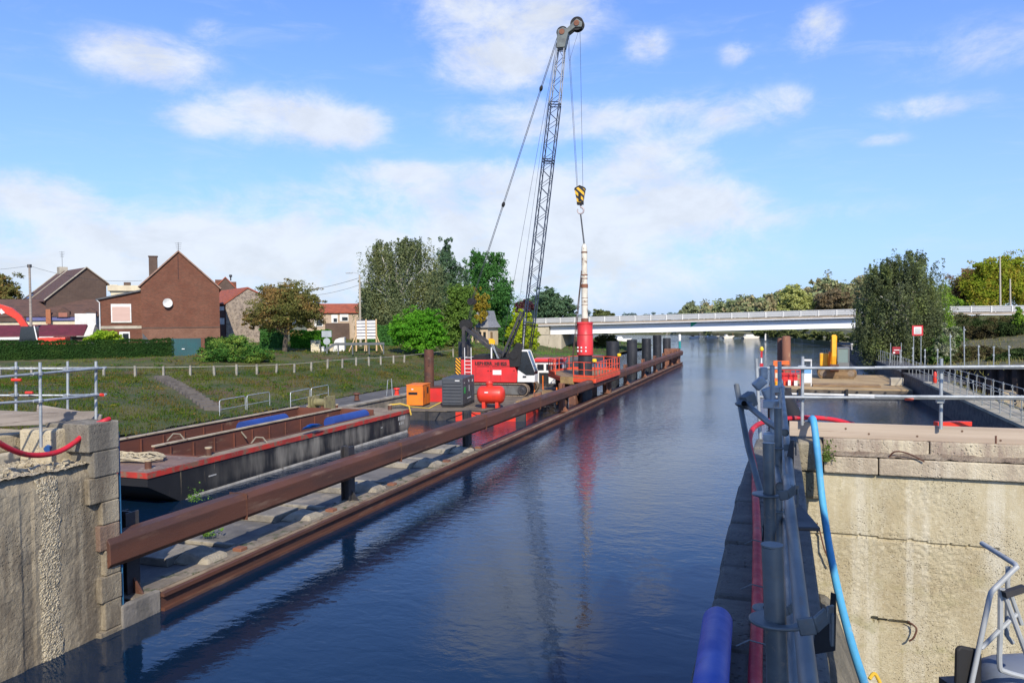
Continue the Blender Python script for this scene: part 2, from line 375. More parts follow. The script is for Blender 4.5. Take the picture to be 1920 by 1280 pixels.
LT += [(-75, y, 3.5) for y in (20, 45, 70, 100, 140)] + [(-110, y, 4) for y in (0, 60, 120, 180)] + [(-42, 5, 4.0), (-36, 10, 2.6), (-40, 22, 2.6), (-36, 30, 2.0), (-50, 130, 3.5), (-42, 140, 2.2), (-60, 120, 3.5), (-45, 165, 2.5), (-60, 200, 3)]
LZ = rbf(LT)
def grid_mesh(name, xs, ys, zf, m, keep=None, jitter=0):
    X, Y = np.meshgrid(xs, ys); Z = zf(X, Y)
    if jitter: Z = Z + rng.normal(0, jitter, Z.shape)
    nx, ny = len(xs), len(ys); v = np.stack([X, Y, Z], -1).reshape(-1, 3)
    f = [(j*nx+i, j*nx+i+1, (j+1)*nx+i+1, (j+1)*nx+i) for j in range(ny-1) for i in range(nx-1) if keep is None or keep((xs[i]+xs[i+1])/2, (ys[j]+ys[j+1])/2)]
    me = bpy.data.meshes.new(name); me.from_pydata(v.tolist(), [], f); me.materials.append(m); me.polygons.foreach_set('use_smooth', [True]*len(f)); me.update()
    o = bpy.data.objects.new(name, me); col.objects.link(o); return o
grassland = mat('rough_grass_ground', (.038, .058, .013), (.085, .08, .026), .3, .38, .62, rough=1, bump=1.0, bscale=9, c3=(.095, .055, .027), s3=.35, t3=(.52, .66))
lawn = mat('mown_lawn_ground', (.035, .075, .016), (.05, .085, .02), .5, rough=1, bump=.8, bscale=14, c3=(.09, .08, .03), s3=.4, t3=(.6, .72))
xs = np.concatenate([np.linspace(-190, -75, 24), np.linspace(-73, -29.5, 90)]); ys = np.concatenate([np.linspace(-12, 24, 24), np.linspace(25, 90, 110), np.linspace(92, 170, 50)])
tag(grid_mesh('left_bank_terrain', xs, ys, LZ, grassland, jitter=.03), kind='structure')
xs2 = np.linspace(-29.5, -26.3, 5)
tag(grid_mesh('bank_grass_verge', xs2, np.linspace(100, 170, 40), lambda x, y: np.minimum(LZ(x, y), .3+(-x-26)*.25), grassland), kind='structure')
# far land: the canal bends left, its far shore closes the view
def far_land():
    mb = MB()
    shore = [(14, 150), (11.5, 175), (5, 200), (-1, 228), (-4, 252), (-12, 278), (-40, 310), (-120, 350), (-260, 380)]
    back = [(x*1.0 - 5 + 25*0, y+0) for x, y in shore]
    n = len(shore)
    inner = [(x+4 if y < 200 else x+2.5, y+ (0 if y < 200 else 3)) for x, y in shore]
    far = [(400, 150), (400, 200), (400, 300), (400, 600), (300, 900), (100, 1400), (-200, 1800), (-700, 1800), (-1500, 1500)]
    vs = [(x, y, -.5) for x, y in shore] + [(x, y, 1.0) for x, y in shore] + [(x, y, 1.6) for x, y in inner] + [(x, y, 3) for x, y in far]
    fs = []
    for a in range(3):
        for i in range(n-1): fs.append((a*n+i, a*n+i+1, (a+1)*n+i+1, (a+1)*n+i))
    mb.add(vs, fs)
    tag(mb.build('far_shore', mat('far_shore_ground', (.10, .11, .045), (.16, .15, .08), .1, rough=1, c3=(.3, .27, .2), s3=.3, t3=(.55, .65))), kind='structure')
    mb = MB()
    pr = [(-26.5, 165), (-27.5, 172), (-34, 182), (-60, 195), (-130, 215), (-400, 260)]
    bk = [(-45, 150), (-50, 155), (-60, 160), (-90, 165), (-150, 168), (-400, 200)]
    n = len(pr); mb.add([(x, y, -.4) for x, y in pr]+[(x-1.5, y-1, .9) for x, y in pr]+[(x, y, 2.4) for x, y in bk], [(a*n+i, a*n+i+1, (a+1)*n+i+1, (a+1)*n+i) for a in (0, 1) for i in range(n-1)])
    tag(mb.build('left_bank_point', grassland), kind='structure')
    mb = MB(); mb.quad((-190, -12, 3.9), (-190, 260, 3.4), (-700, 260, 5), (-700, -12, 5)); tag(mb.build('left_plain', grassland), kind='structure')
    # blue far ridges beyond everything
far_land()

# quay apron on the left bank
mb = MB(); mb.box(-29.6, -26.0, -12, 118, .55, .70)
tag(mb.build('quay_path', mat('worn_asphalt', (.11, .105, .10), (.075, .072, .07), .8, rough=.95, bump=.4, bscale=30, c3=(.15, .13, .09))), kind='structure')
w = thing('quay_wall', 'long weathered concrete quay wall edging the left bank behind the barge', 'quay wall', (-26, 45, 0))
MB().box(-26.3, -25.9, -12, 60, -1, .62).build('wall', concrete, w, bevel=.03)
MB().box(-26.42, -25.82, -12, 60, .622, .76).build('coping', concrete, w, bevel=.03)
MB().box(-26.3, -25.95, 60, 118, -1, .58).build('wall', conc_dark, w)

# grass blades on the left bank (one mass)
def blades(name, n, xr, yr, zf, m, h, keep=None):
    x = rng.uniform(*xr, n); y = rng.uniform(*yr, n)
    cl = (np.sin(x*.9+np.sin(y*.7)*2)+np.sin(y*1.3+x*.4)+np.sin(x*.31-y*.23)*1.4)
    k = rng.uniform(-3.2, 3.2, n) < cl+.9
    if keep is not None: k &= keep(x, y)
    x, y = x[k], y[k]; n = len(x); z = zf(x, y)
    hh = h*rng.uniform(.4, 1.5, n)*(1+.25*cl[k]/3); a = rng.uniform(0, 6.28, n); wd = h*.16
    lean = rng.normal(0, .35, (n, 2))*hh[:, None]
    b = np.stack([x, y, z-.03], 1); dx = np.stack([np.cos(a)*wd, np.sin(a)*wd, 0*a], 1)
    top = b + np.stack([lean[:, 0], lean[:, 1], hh], 1)
    v = np.stack([b-dx, b+dx, top], 1).reshape(-1, 3)
    return np_mesh(name, v, None, 3, m)
grass_leaf = leaf_mat('rough_grass_blades', (.024, .054, .007), (.095, .092, .016), (.088, .058, .018), tr=.4, clump=.3)
Lm_lawn = leaf_mat('top_lawn_blades', (.034, .075, .010), (.095, .105, .018), (.10, .085, .022), tr=.35, clump=.25)
lawn_leaf = leaf_mat('lawn_blades', (.035, .10, .016), (.06, .12, .025), (.12, .13, .04), tr=.3, clump=.3)
fx = np.array([p.x for p in fpts][::-1]); fy = np.array([p.y for p in fpts][::-1])
def fence_y(x):  return np.interp(x, [p.x for p in fpts[:22]], [p.y for p in fpts[:22]])
STAIR_A, STAIR_B = D(300, 712, 57), P(402, 779, .72)
def off_stair(x, y):
    a = np.array(STAIR_A)[:2]; b = np.array(STAIR_B)[:2]; ab = b-a
    t = np.clip(((x-a[0])*ab[0]+(y-a[1])*ab[1])/(ab@ab), 0, 1)
    return np.hypot(x-a[0]-t*ab[0], y-a[1]-t*ab[1]) > .9
tag(blades('grass', 190000, (-62, -29.3), (20, 100), LZ, grass_leaf, .17, keep=lambda x, y: off_stair(x, y) & (LZ(x, y) < 2.45)), 'rough green and rusty brown grass covering the left canal bank', 'grass', kind='stuff')
tag(blades('grass', 60000, (-62, -33), (40, 100), LZ, Lm_lawn, .13, keep=lambda x, y: LZ(x, y) >= 2.4), 'shorter yellow green grass on the flat top of the left bank', 'grass', kind='stuff')
tag(blades('grass', 9000, (-46, -26.6), (95, 170), LZ, lawn_leaf, .3), 'short bright green grass on the bank below the bridge abutment', 'grass', kind='stuff')

def slope_weeds():
    P_ = []; N_ = []
    for k in range(620):
        y = rng.uniform(26, 96); x = rng.uniform(-58, -29.8); z = float(LZ(x, y))
        if not off_stair(np.array([x]), np.array([y]))[0] or abs(y-fence_y_at(x)) < .8: continue
        r = rng.uniform(.25, .8); m = int(26*r/.4); o = rng.normal(size=(m, 3)); o /= np.linalg.norm(o, axis=1)[:, None]; o[:, 2] = np.abs(o[:, 2])
        P_.append(np.array([x, y, z])+o*np.array([r, r, r*.42])*rng.uniform(.5, 1, m)[:, None]); N_.append(o)
    return np.concatenate(P_), np.concatenate(N_)
def fence_y_at(x): return float(np.interp(x, [p.x for p in fpts], [p.y for p in fpts]))
p_, n_ = slope_weeds()
tag(np_mesh('bank_weeds', leaves_at(p_, n_*.4, .075, .4), None, 4, leaf_mat('bank_weed_leaves', (.018, .052, .007), (.10, .105, .014), (.095, .06, .02), tr=.3, clump=.25)), 'tangled weeds and low brambles scattered over the grassy left bank', 'weeds', kind='stuff')

# ------------------------------------------------------------------ left guide wall
deck_dark = mat('shade_dark_deck_concrete', (.15, .14, .125), (.085, .082, .08), .7, rough=.95, bump=.4, bscale=16, c3=(.24, .21, .165), s3=1.1, t3=(.54, .66))  # base colour darkened to carry the shade lying on the deck
gw = thing('guide_wall', 'long low concrete guide wall with rusty steel fender beam along the open canal', 'guide wall', (-12.6, 40, 0))
MB().box(-14.9, -12.45, 11.75, 31.6, -2, .36).build('deck', deck_dark, gw, bevel=.03)
mb = MB()
for i in range(5):
    y0 = (14.3, 18.4, 22.2, 26.8, 30.2)[i]; mb.box(-14.88, -13.5, y0-.1, y0+1.0, .362, .56); mb.box(-14.88, -13.06, y0+1.6, y0+1.75, .362, .46)
mb.build('deck_rib', concrete, gw, bevel=.02)
MB().box(-15.15, -14.902, 11.75, 31, -2, .42).build('back_kerb', concrete, gw, bevel=.04)
MB().box(-13.15, -12.46, 31.7, 104, -.25, .29).build('lower_beam', rust, gw, bevel=.02)
mb = MB()
mb.box(-12.448, -12.30, 11.75, 12.75, -.6, .45)
mb.build('end_block', mat('worn_block_concrete', (.22, .20, .17), (.13, .12, .105), 1.6, rough=.95, bump=.5, c3=(.08, .08, .065)), gw, bevel=.03)
MB().box(-13.05, -12.452, 12.2, 31.5, .362, .425).build('front_ledge', mat('worn_ledge', (.24, .20, .15), (.13, .11, .085), 1.3, rough=.95, bump=.5, c3=(.06, .07, .03), s3=2.4, t3=(.52, .62)), gw, bevel=.015)
MB().box(-12.44, -12.33, 12.8, 103.6, .382, .40).build('waler_top', mat('tan_scuffed_edge', (.26, .20, .13), (.14, .08, .055), 1.1, rough=.9, c3=(.09, .045, .03)), gw)
mb = MB(); mb.box(-12.448, -12.32, 12.76, 103.8, .03, .36); mb.box(-12.447, -12.22, 12.76, 103.8, .30, .38); mb.box(-12.447, -12.22, 12.76, 103.8, .0, .06)
mb.build('waler', rust, gw)
mb = MB(); mb.prism([(-12.74, 1.32), (-12.66, 1.26), (-12.36, 1.26), (-12.26, 1.36), (-12.26, 1.76), (-12.36, 1.88), (-12.66, 1.88), (-12.74, 1.80)], 11.45, 104, 'y')
mb.build('fender_beam', rust, gw, bevel=.015)
mb = MB()
for y in np.arange(15.5, 103, 8.1): mb.box(-12.765, -12.245, y, y+.012, 1.245, 1.895)
mb.build('weld_seam', rust, gw)
for y in (12.5, 21.2, 31.0, 46.4, 58.9, 67.2, 76.4, 83.9, 90.5, 96.5, 101.5):
    mb = MB(); m_ = dark_steel if y < 40 else rust_lt
    mb.box(-13.06, -13.03, y-.17, y+.17, .3, 2.12); mb.box(-12.79, -12.76, y-.17, y+.17, .3, 2.12); mb.box(-13.03, -12.79, y-.02, y+.02, .3, 2.12)
    mb.build('post', m_, gw)
    mb = MB(); mb.prism([(-12.76, .37), (-12.48, .37), (-12.76, .75)], y-.025, y+.025); mb.box(-13.25, -12.5, y-.3, y+.3, .362, .39); mb.build('gusset', m_ if y > 15 else rust, gw)
for y, s in ((14.4, 1), (18.5, .95), (22.3, 1), (26.9, 1), (30.3, .9)):
    mb = MB(); q_ = rng.uniform(-.06, .06, 8); mb.add([(-13.6+q_[0], y, .36), (-12.55, y+.05, .36), (-12.6, y+.12, .52+q_[1]*.6), (-13.3+q_[2], y+.16, .66*s+q_[3]), (-13.6+q_[4], y+.95, .36), (-12.55, y+.9, .36), (-12.62, y+.8, .5+q_[5]*.6), (-13.25+q_[6], y+.72, .64*s+q_[7])], [(0, 1, 2, 3), (7, 6, 5, 4), (0, 4, 5, 1), (1, 5, 6, 2), (2, 6, 7, 3), (3, 7, 4, 0)])
    mb.build('buttress', mat('worn_buttress_concrete', (.33, .29, .22), (.20, .18, .145), 1.8, rough=.95, bump=.8, bscale=16, c3=(.11, .11, .08), s3=3), gw, bevel=.06)
    MB().box(-12.75, -12.5, y+1.15, y+1.4, .36, .5).build('bolt_plate', rust_lt, gw, bevel=.01)
MB().box(-14.4, -12.6, 101.5, 104, -1, 2.2).build('end_dolphin', rust_lt, gw, bevel=.05)
# weeds on the guide wall
for i, (px, py, z, n, lab) in enumerate(((350, 940, .6, 160, 'small green weed on the back kerb under the barge tip'), (370, 1006, .45, 260, 'low green weed clump just below the rusty beam'))):
    c = P(px, py, z); q = np.array(c) + np.abs(rng.normal(size=(n, 3)))*np.array([.2, .22, .16])
    tag(np_mesh('weed', leaves_at(q, np.array([0, 0, 1.]), .035), None, 4, leaf_mat('weed_leaf', (.06, .12, .02), (.1, .17, .04))), lab, 'weed', 'weeds on the guide wall')

# black steel piles standing in the water
for i, (y, top, lab) in enumerate(((68.3, 4.1, 'thick black tubular pile right beside the orange platform'), (77.8, 4.0, 'black tubular pile, second of the row after the platform'), (86.7, 3.9, 'black tubular pile in the middle of the five in the water'),
                                   (94.6, 4.1, 'tallest slender black pile, fourth of the row behind the fender beam'), (103.0, 3.55, 'farthest black tubular pile near the end of the guide wall'))):
    mb = MB(); r = .58 if i == 0 else .52
    mb.lathe((-14.25, y, 0), [(r, -2), (r, top), (r-.03, top), (r-.03, top-.5)], 24)
    t_ = tag(mb.build('steel_pile', pile_black, smooth=True), lab, 'pile', 'black piles behind the fender beam')

# beacon on the end of the guide wall
nb = thing('navigation_beacon', 'small white and green post on the far end of the guide wall', 'beacon', (-12.6, 103.2, 2.2))
MB().lathe((-12.6, 103.2, 2.2), [(.16, 0), (.16, .9), (.1, .95)], 12).build('pole', mat('beacon_teal', (.02, .25, .25)), nb, smooth=True)
MB().lathe((-12.6, 103.2, 3.15), [(.1, 0), (.17, .05), (.17, .8), (.1, .9)], 12).build('lamp', white_paint, nb, smooth=True)

# ------------------------------------------------------------------ barge
def hull_mat():
    m = bpy.data.materials.new('streaked_black_hull'); m.use_nodes = True; t = NT(m.node_tree); b = m.node_tree.nodes['Principled BSDF']
    p = t.n('ShaderNodeNewGeometry').outputs['Position']
    s1 = t.noise(t.scaled(p, (.9, .8, .16)), 1.3, 6, .62); s2 = t.noise(t.scaled(p, (.5, .22, .3)), .8, 3)
    yy = t.n('ShaderNodeSeparateXYZ', {0: p}).outputs[1]
    zz = t.n('ShaderNodeSeparateXYZ', {0: p}).outputs[2]; band = t.math('MULTIPLY', t.ramp(zz, .05, .4), t.math('SUBTRACT', 1.0, t.ramp(zz, .75, 1.05)))
    s1 = t.math('ADD', s1, t.math('MULTIPLY', band, .10))
    f = t.math('MULTIPLY', t.ramp(s1, .46, .82), t.math('ADD', t.ramp(yy, 20, 29), t.math('MULTIPLY', t.ramp(s2, .5, .7), .3), clamp=True))
    c = t.mix(f, (.012, .012, .013), (.27, .25, .21)); c = t.mix(t.math('MULTIPLY', t.ramp(t.noise(t.scaled(p, (4, 4, .2)), 2, 5, .7), .62, .75), .8), c, (.25, .2, .12))
    t.t.links.new(c, b.inputs['Base Color']); b.inputs['Roughness'].default_value = .6; return m
hullm = hull_mat()
hold_rust = mat('rusty_hold_plate', (.14, .045, .026), (.095, .034, .022), .8, stretch=(1, .5, 2), rough=.85, bump=.15, c3=(.24, .15, .09), s3=1.4, t3=(.6, .72))
deck_m = mat('worn_tan_deck', (.27, .21, .14), (.18, .13, .09), 1.2, rough=.9, bump=.2, c3=(.12, .06, .04))
deck_front = mat('brown_bow_deck', (.20, .13, .10), (.14, .09, .075), 1.2, rough=.9, bump=.2, c3=(.3, .26, .2))
bg = thing('work_barge', 'empty flat topped barge with black streaked hull, red gunwale and rusty open holds', 'barge', (-22, 28, 0))
bx0, bx1, by0, by1, zt = -24.95, -19.35, 19.6, 38.3, 1.2
# hull: box with raked near end
n = 5
def hull_sec(y, zlo): return [(bx1, y, zlo), (bx1, y, zt), (bx0, y, zt), (bx0, y, zlo)]
mb = MB()
secs = [(by0, .76), (by0+.12, .70), (21.1, -.05), (21.3, -.6), (37.2, -.6), (by1-.25, .1), (by1, .4)]
vs = []; fs = []
for i, (y, zl) in enumerate(secs): vs += hull_sec(y, zl)
for i in range(len(secs)-1):
    for k in (0, 2, 3): a = i*4+k; b = i*4+(k+1) % 4; fs.append((a, b, b+4, a+4))
fs += [(0, 1, 2, 3), tuple(len(secs)*4-4+k for k in range(4))]
mb.add(vs, fs); mb.build('hull', hullm, bg)
mb = MB(); mb.prism([(21.12, -.04), (21.5, .08), (by1-.35, .12), (by1-.3, -.05), (20.6, -.1)], bx1+.003, bx1+.012, 'x')
mb.build('waterline_stripe', mat('dirty_white_stripe', (.45, .43, .38), (.3, .28, .24), 1.5, c3=(.15, .13, .1)), bg)
redg = mat('worn_red_gunwale', (.44, .034, .022), (.27, .03, .022), .8, rough=.65, c3=(.19, .10, .065), s3=2.5, t3=(.5, .62))
mb = MB(); mb.box(bx1-.02, bx1+.04, by0, by1, zt-.16, zt+.02); mb.box(bx0, bx1+.04, by0-.04, by0-.001, zt-.16, zt+.02); mb.build('gunwale', redg, bg)
holds = [(bx0+.38, -22.45), (-21.95, bx1-.55)]; hy0, hy1 = 22.5, 35.4
mb = MB()
mb.box(bx0+.01, bx1-.03, by0, hy0, zt+.003, zt+.03); mb.k = 1; mb.box(bx0+.01, bx1-.03, hy1, by1, zt+.003, zt+.03); mb.box(bx1-.53, bx1-.03, hy0, hy1, zt+.003, zt+.028); mb.box(bx0+.01, bx0+.36, hy0, hy1, zt+.003, zt+.028); mb.box(-22.43, -21.97, hy0, hy1, zt+.003, zt+.03)
mb.build('deck', [deck_front, deck_m], bg)
for x0, x1 in holds:
    mb = MB(); zf, zc = -.15, zt+.30
    mb.box(x0, x0+.06, hy0, hy1, zf, zc); mb.box(x1-.06, x1, hy0, hy1, zf, zt+.06); mb.box(x0+.06, x1-.06, hy0, hy0+.06, zf, zt+.06); mb.box(x0+.06, x1-.06, hy1-.06, hy1, zf, zt+.3); mb.box(x0+.06, x1-.06, hy0+.06, hy1-.06, zf-.05, zf)
    for y in np.arange(hy0+.8, hy1, 1.2): mb.box(x0+.06, x0+.11, y, y+.05, zf, zt+.2)
    mb.build('hold', hold_rust, bg)
    MB().box(x0-.05, x0+.12, hy0, hy1, zc+.001, zc+.05).build('coaming_edge', mat('tan_coaming_edge', (.46, .38, .26), (.32, .25, .17), 1.5, rough=.9, c3=(.16, .08, .05)), bg)
# top opening: cut hull top so the holds can be seen: the hull has no top face
for x, y in ((-19.9, 20.2), (-19.75, 22.9), (-20.2, 37.6), (-24.3, 37.3), (-23.2, 37.0), (-24.3, 36.0)):
    mb = MB(); mb.lathe((x, y, zt+.02), [(.11, 0), (.11, .26)], 14); mb.k = 1; mb.lathe((x, y, zt+.281), [(.13, 0), (.13, .05)], 14)
    mb.build('bollard', [rust, mat('bollard_cap_tan', (.42, .34, .22), rough=.8)], bg)
wn = MB(); wc = Vector((-23.6, 36.2, zt+.03))
wn.box(wc.x-.55, wc.x-.45, wc.y-.5, wc.y+.5, zt, zt+.85); wn.box(wc.x+.45, wc.x+.55, wc.y-.5, wc.y+.5, zt, zt+.85); wn.lathe((wc.x-.45, wc.y, zt+.5), [(.16, 0), (.4, .02), (.4, .06), (.2, .08), (.2, .82), (.4, .84), (.4, .88), (.16, .9)], 18, 'x')
wn.box(wc.x-.6, wc.x+.6, wc.y-.3, wc.y+.3, zt+.02, zt+.12)
wn.build('winch', mat('olive_winch_paint', (.22, .20, .09), (.15, .13, .07), 3, c3=(.1, .06, .03)), bg, bevel=.02)
for (x, y) in ((-22.25, 27.0), (-24.0, 25.4), (-19.95, 25.5)):
    mb = MB(); mb.box(x-.35, x+.35, y, y+.05, zt, zt+.5) if False else mb.tube([(x, y, zt), (x+.05, y+.3, zt+.26), (x+.3, y+.4, zt+.24), (x+.55, y+.5, zt-.1)], .035, 8)
    mb.build('davit', mat('tan_davit', (.22, .19, .14), rough=.8), bg, smooth=True)
mb = MB()
for k in range(5): mb.box(bx1+.012, bx1+.016, 36.9+k*.17, 37.0+k*.17, .75, .95)
for k in range(3): mb.box(bx1+.012, bx1+.016, 37.0+k*.2, 37.1+k*.2, .5, .64)
mb.box(bx1+.012, bx1+.016, 22.4, 22.8, .55, .6); mb.box(bx1+.012, bx1+.016, 35.0, 35.2, .6, .65)
mb.build('hull_mark', mat('faded_white_mark', (.4, .4, .38)), bg)
def pipe_in_hold(x, y0, y1, z, lab):
    mb = MB(); mb.tube([(x, y0, z), (x, y1, z)], .30, 20); tag(mb.build('blue_pipe', mat('cobalt_pipe', (.02, .055, .24), (.018, .045, .19), 1, rough=.5, c3=(.1, .12, .2), t3=(.66, .78)), smooth=True), lab, 'pipe', 'blue pipes in the barge holds')
pipe_in_hold(-20.4, 31.9, 35.2, 1.22, 'blue tube along the near hold of the barge, beside the red gunwale')
pipe_in_hold(-23.3, 29.2, 32.4, 1.25, 'blue tube lying in the far hold of the barge')
# supports carry the tubes
mb = MB(); 
for x, z, yy in ((-20.4, .92, (32.3, 34.6)), (-23.3, .95, (29.6, 31.8))):
    for y in yy: mb.box(x-.4, x+.4, y, y+.15, -.15, z)
mb.build('pipe_cradle', hold_rust, bg)
# tarp scrap, rope coil
mb = MB(); c = P(578, 804, 1.42)
for k in range(9):
    a = rng.normal(0, .28, 3); mb.add([c+Vector((a[0]*.5, a[1]*1.5-.6, .02+abs(a[2])*.3)), c+Vector((a[0]*.5+.18, a[1]*1.5-.5, .1+abs(a[2])*.3)), c+Vector((a[0]*.5+.1, a[1]*1.5+.4, .04+abs(a[2])*.2)), c+Vector((a[0]*.5-.12, a[1]*1.5+.3, .0))], [(0, 1, 2, 3)])
tag(mb.build('tarpaulin', mat('bright_blue_tarp', (.05, .32, .72), (.08, .42, .8), 4, rough=.5)), 'crumpled bright blue tarpaulin scrap on the barge rim', 'tarpaulin')
mb = MB(); c = Vector((-21.6, 21.3, zt+.04)); pts = []
for k in range(220):
    a = k*.33; r = .45+.4*math.sin(k*.05)+rng.normal(0, .04); pts.append(c+Vector((r*1.5*math.cos(a), r*.75*math.sin(a), .05+.10*(k/220)+.03*math.sin(k*1.7)+abs(rng.normal(0, .04)))))
mb.tube(pts, .03, 5)
tag(mb.build('rope_coil', mat('pale_rope', (.42, .36, .24), (.3, .26, .18), 6, rough=.95), smooth=True), 'loose pale rope heap on the bow deck of the barge', 'rope')
mb = MB(); c = Vector((-20.2, 37.6, zt+.3)); mb.tube([c, c+Vector((.5, .3, .05)), c+Vector((.85, .6, -.1)), c+Vector((.95, .65, -.6))], .045, 6); mb.tube([c+Vector((0, 0, .03)), c+Vector((.3, .6, 0)), c+Vector((.5, 1.2, -.2)), c+Vector((.9, 3, -.5)), c+Vector((1, 4.5, -.3))], .035, 6)
tag(mb.build('mooring_rope', mat('yellow_rope', (.6, .4, .06), rough=.9), smooth=True), 'yellow mooring rope tied at the far corner of the barge', 'rope')

# ------------------------------------------------------------------ crane pontoon and what stands on it
PZ = .6
PF = frame((-18.3, 43.2, 0), R(9))
pt = thing('pontoon', 'long low dark work pontoon with red hull panels carrying the red crane', 'pontoon', (-19, 52, 0))
mb = MB(PF); mb.box(-3.5, 3.9, 0, 21, -.7, PZ-.06); mb.build('hull', dark_steel, pt, bevel=.03)
mb = MB(PF); mb.box(-3.55, 3.95, -.05, 21.05, PZ-.06, PZ); mb.build('deck', mat('muddy_steel_deck', (.17, .14, .10), (.10, .08, .06), .9, rough=.9, bump=.3, c3=(.06, .05, .045)), pt)
mb = MB(PF); mb.box(-.4, 1.15, -.03, -.004, -.5, PZ-.07); mb.box(1.95, 3.3, -.03, -.004, -.5, PZ-.07); mb.box(3.902, 3.93, .3, 5.5, -.5, PZ-.07); mb.build('red_panel', scarlet, pt)
mb = MB(PF)
for x in (-2.2, 1.5): mb.box(x-.09, x+.09, -.12, -.052, -.6, PZ-.02)
mb.build('fender', rubber, pt)
def spud(px, py, d, r, lab, m):
    c = D(px, py, d); mb = MB(); mb.lathe((c.x, c.y, 0), [(r, -3), (r, c.z), (r*.9, c.z), (r*.9, c.z-.3)], 20); mb.box(c.x+r*.2, c.x+r*.5, c.y-r-.03, c.y-r+.1, c.z-1.1, c.z-.7)
    tag(mb.build('spud_pile', m, smooth=True), lab, 'spud pile', 'spud piles of the crane pontoon')
spud(804, 655, 53.0, .33, 'rusty brown spud pile standing behind the orange generator', rust)
spud(868, 640, 61.5, .38, 'dark spud pile behind the striped rear of the crane', dark_steel)

def local_corner(px, py): # ground point on the pontoon deck in the pontoon's frame
    return PF.inverted() @ P(px, py, PZ)
# orange generator
c = local_corner(793, 763)
t_ = thing('generator', 'bright orange generator set on the near end of the pontoon', 'generator', PF @ c)
x1, y0 = c.x, c.y
MB(PF).box(x1-1.08, x1, y0, y0+1.7, PZ+.1, PZ+1.36).build('housing', orange_paint, t_, bevel=.03)
MB(PF).box(x1-1.1, x1+.02, y0-.02, y0+1.72, PZ+1.361, PZ+1.42).build('lid', orange_paint, t_, bevel=.015)
mb = MB(PF); mb.box(x1-.95, x1-.35, y0-.012, y0-.002, PZ+.78, PZ+.95); mb.box(x1+.002, x1+.012, y0+.95, y0+1.25, PZ+.8, PZ+1.2); mb.build('grille', black_matte, t_)
mb = MB(PF); mb.box(x1-1.05, x1-.03, y0+.03, y0+1.67, PZ+.0, PZ+.1); mb.build('skid', dark_steel, t_)
mb = MB(PF); mb.box(x1+.002, x1+.014, y0+.3, y0+.36, PZ+.6, PZ+1.0); mb.box(x1+.002, x1+.01, y0+.08, y0+.09, PZ+.15, PZ+1.3); mb.box(x1+.002, x1+.01, y0+.8, y0+.81, PZ+.15, PZ+1.3); mb.build('door_seam', dark_steel, t_)
MB(PF).box(x1-.75, x1-.62, y0-.008, y0-.002, PZ+1.1, PZ+1.17).build('badge', white_paint, t_)
# grey genset
c = local_corner(868, 764); x1, y0 = c.x, c.y
t_ = thing('compressor', 'large dark slate grey compressor with louvred front on the pontoon', 'compressor', PF @ c)
MB(PF).box(x1-1.36, x1, y0, y0+3.3, PZ+.14, PZ+1.86).build('housing', grey_paint, t_, bevel=.05)
mb = MB(PF)
for k in range(7): z = PZ+.32+k*.2; mb.prism([(y0-.05, z), (y0-.002, z+.12), (y0-.002, z)], x1-1.28, x1-.1, 'x')
mb.build('louvre', mat('louvre_grey', (.028, .032, .038), rough=.5), t_)
MB(PF).box(x1-1.36, x1, y0+.05, y0+3.25, PZ, PZ+.138).build('skid', black_matte, t_)
gp = mat('green_panel_mark', (.02, .32, .05)); 
mb = MB(PF); mb.box(x1+.002, x1+.01, y0+.35, y0+.75, PZ+.85, PZ+1.25); mb.build('green_mark', gp, t_)
mb = MB(PF); mb.box(x1-.5, x1-.2, y0-.01, y0-.002, PZ+1.66, PZ+1.73); mb.box(x1+.002, x1+.01, y0+1.6, y0+1.75, PZ+1.5, PZ+1.65); mb.box(x1+.002, x1+.01, y0+2.6, y0+2.8, PZ+1.45, PZ+1.6); mb.box(x1+.002, x1+.01, y0+.4, y0+.5, PZ+1.5, PZ+1.56); mb.box(x1+.002, x1+.01, y0+1.7, y0+1.78, PZ+.9, PZ+1.3); mb.box(x1+.002, x1+.01, y0+1.2, y0+2.2, PZ+.45, PZ+.52); mb.build('label_plate', white_paint, t_)
mb = MB(PF); mb.box(x1+.002, x1+.008, y0+1.05, y0+1.07, PZ+.2, PZ+1.8); mb.box(x1+.002, x1+.008, y0+2.25, y0+2.27, PZ+.2, PZ+1.8); mb.build('door_seam', black_matte, t_)
# red air tank
c = PF.inverted() @ P(918, 766, PZ); cx, cy = c.x, c.y+.5
t_ = thing('air_tank', 'glossy red horizontal pressure tank on short legs beside the grey compressor', 'tank', PF @ Vector((cx, cy, PZ)))
mb = MB(PF); r = .56; prof = [(.02, -.88), (.25, -.86), (.42, -.80), (.52, -.70), (r, -.58), (r, .58), (.52, .70), (.42, .80), (.25, .86), (.02, .88)]
mb.lathe((cx, cy, PZ+.83), prof, 28, 'x'); mb.build('vessel', scarlet, t_, smooth=True)
mb = MB(PF); mb.lathe((cx-.1, cy, PZ+1.3), [(.2, 0), (.2, .2), (.25, .2), (.25, .27), (.17, .27), (.15, .36), (.05, .38)], 18); mb.build('manhole', scarlet, t_, smooth=True)
for dx in (-.42, .42):
    MB(PF).box(cx+dx-.1, cx+dx+.1, cy-.35, cy+.35, PZ, PZ+.42).build('leg', scarlet, t_)
MB(PF).box(cx-.3, cx-.08, cy-r-.012, cy-r+.03, PZ+.98, PZ+1.05).build('plate', white_paint, t_)
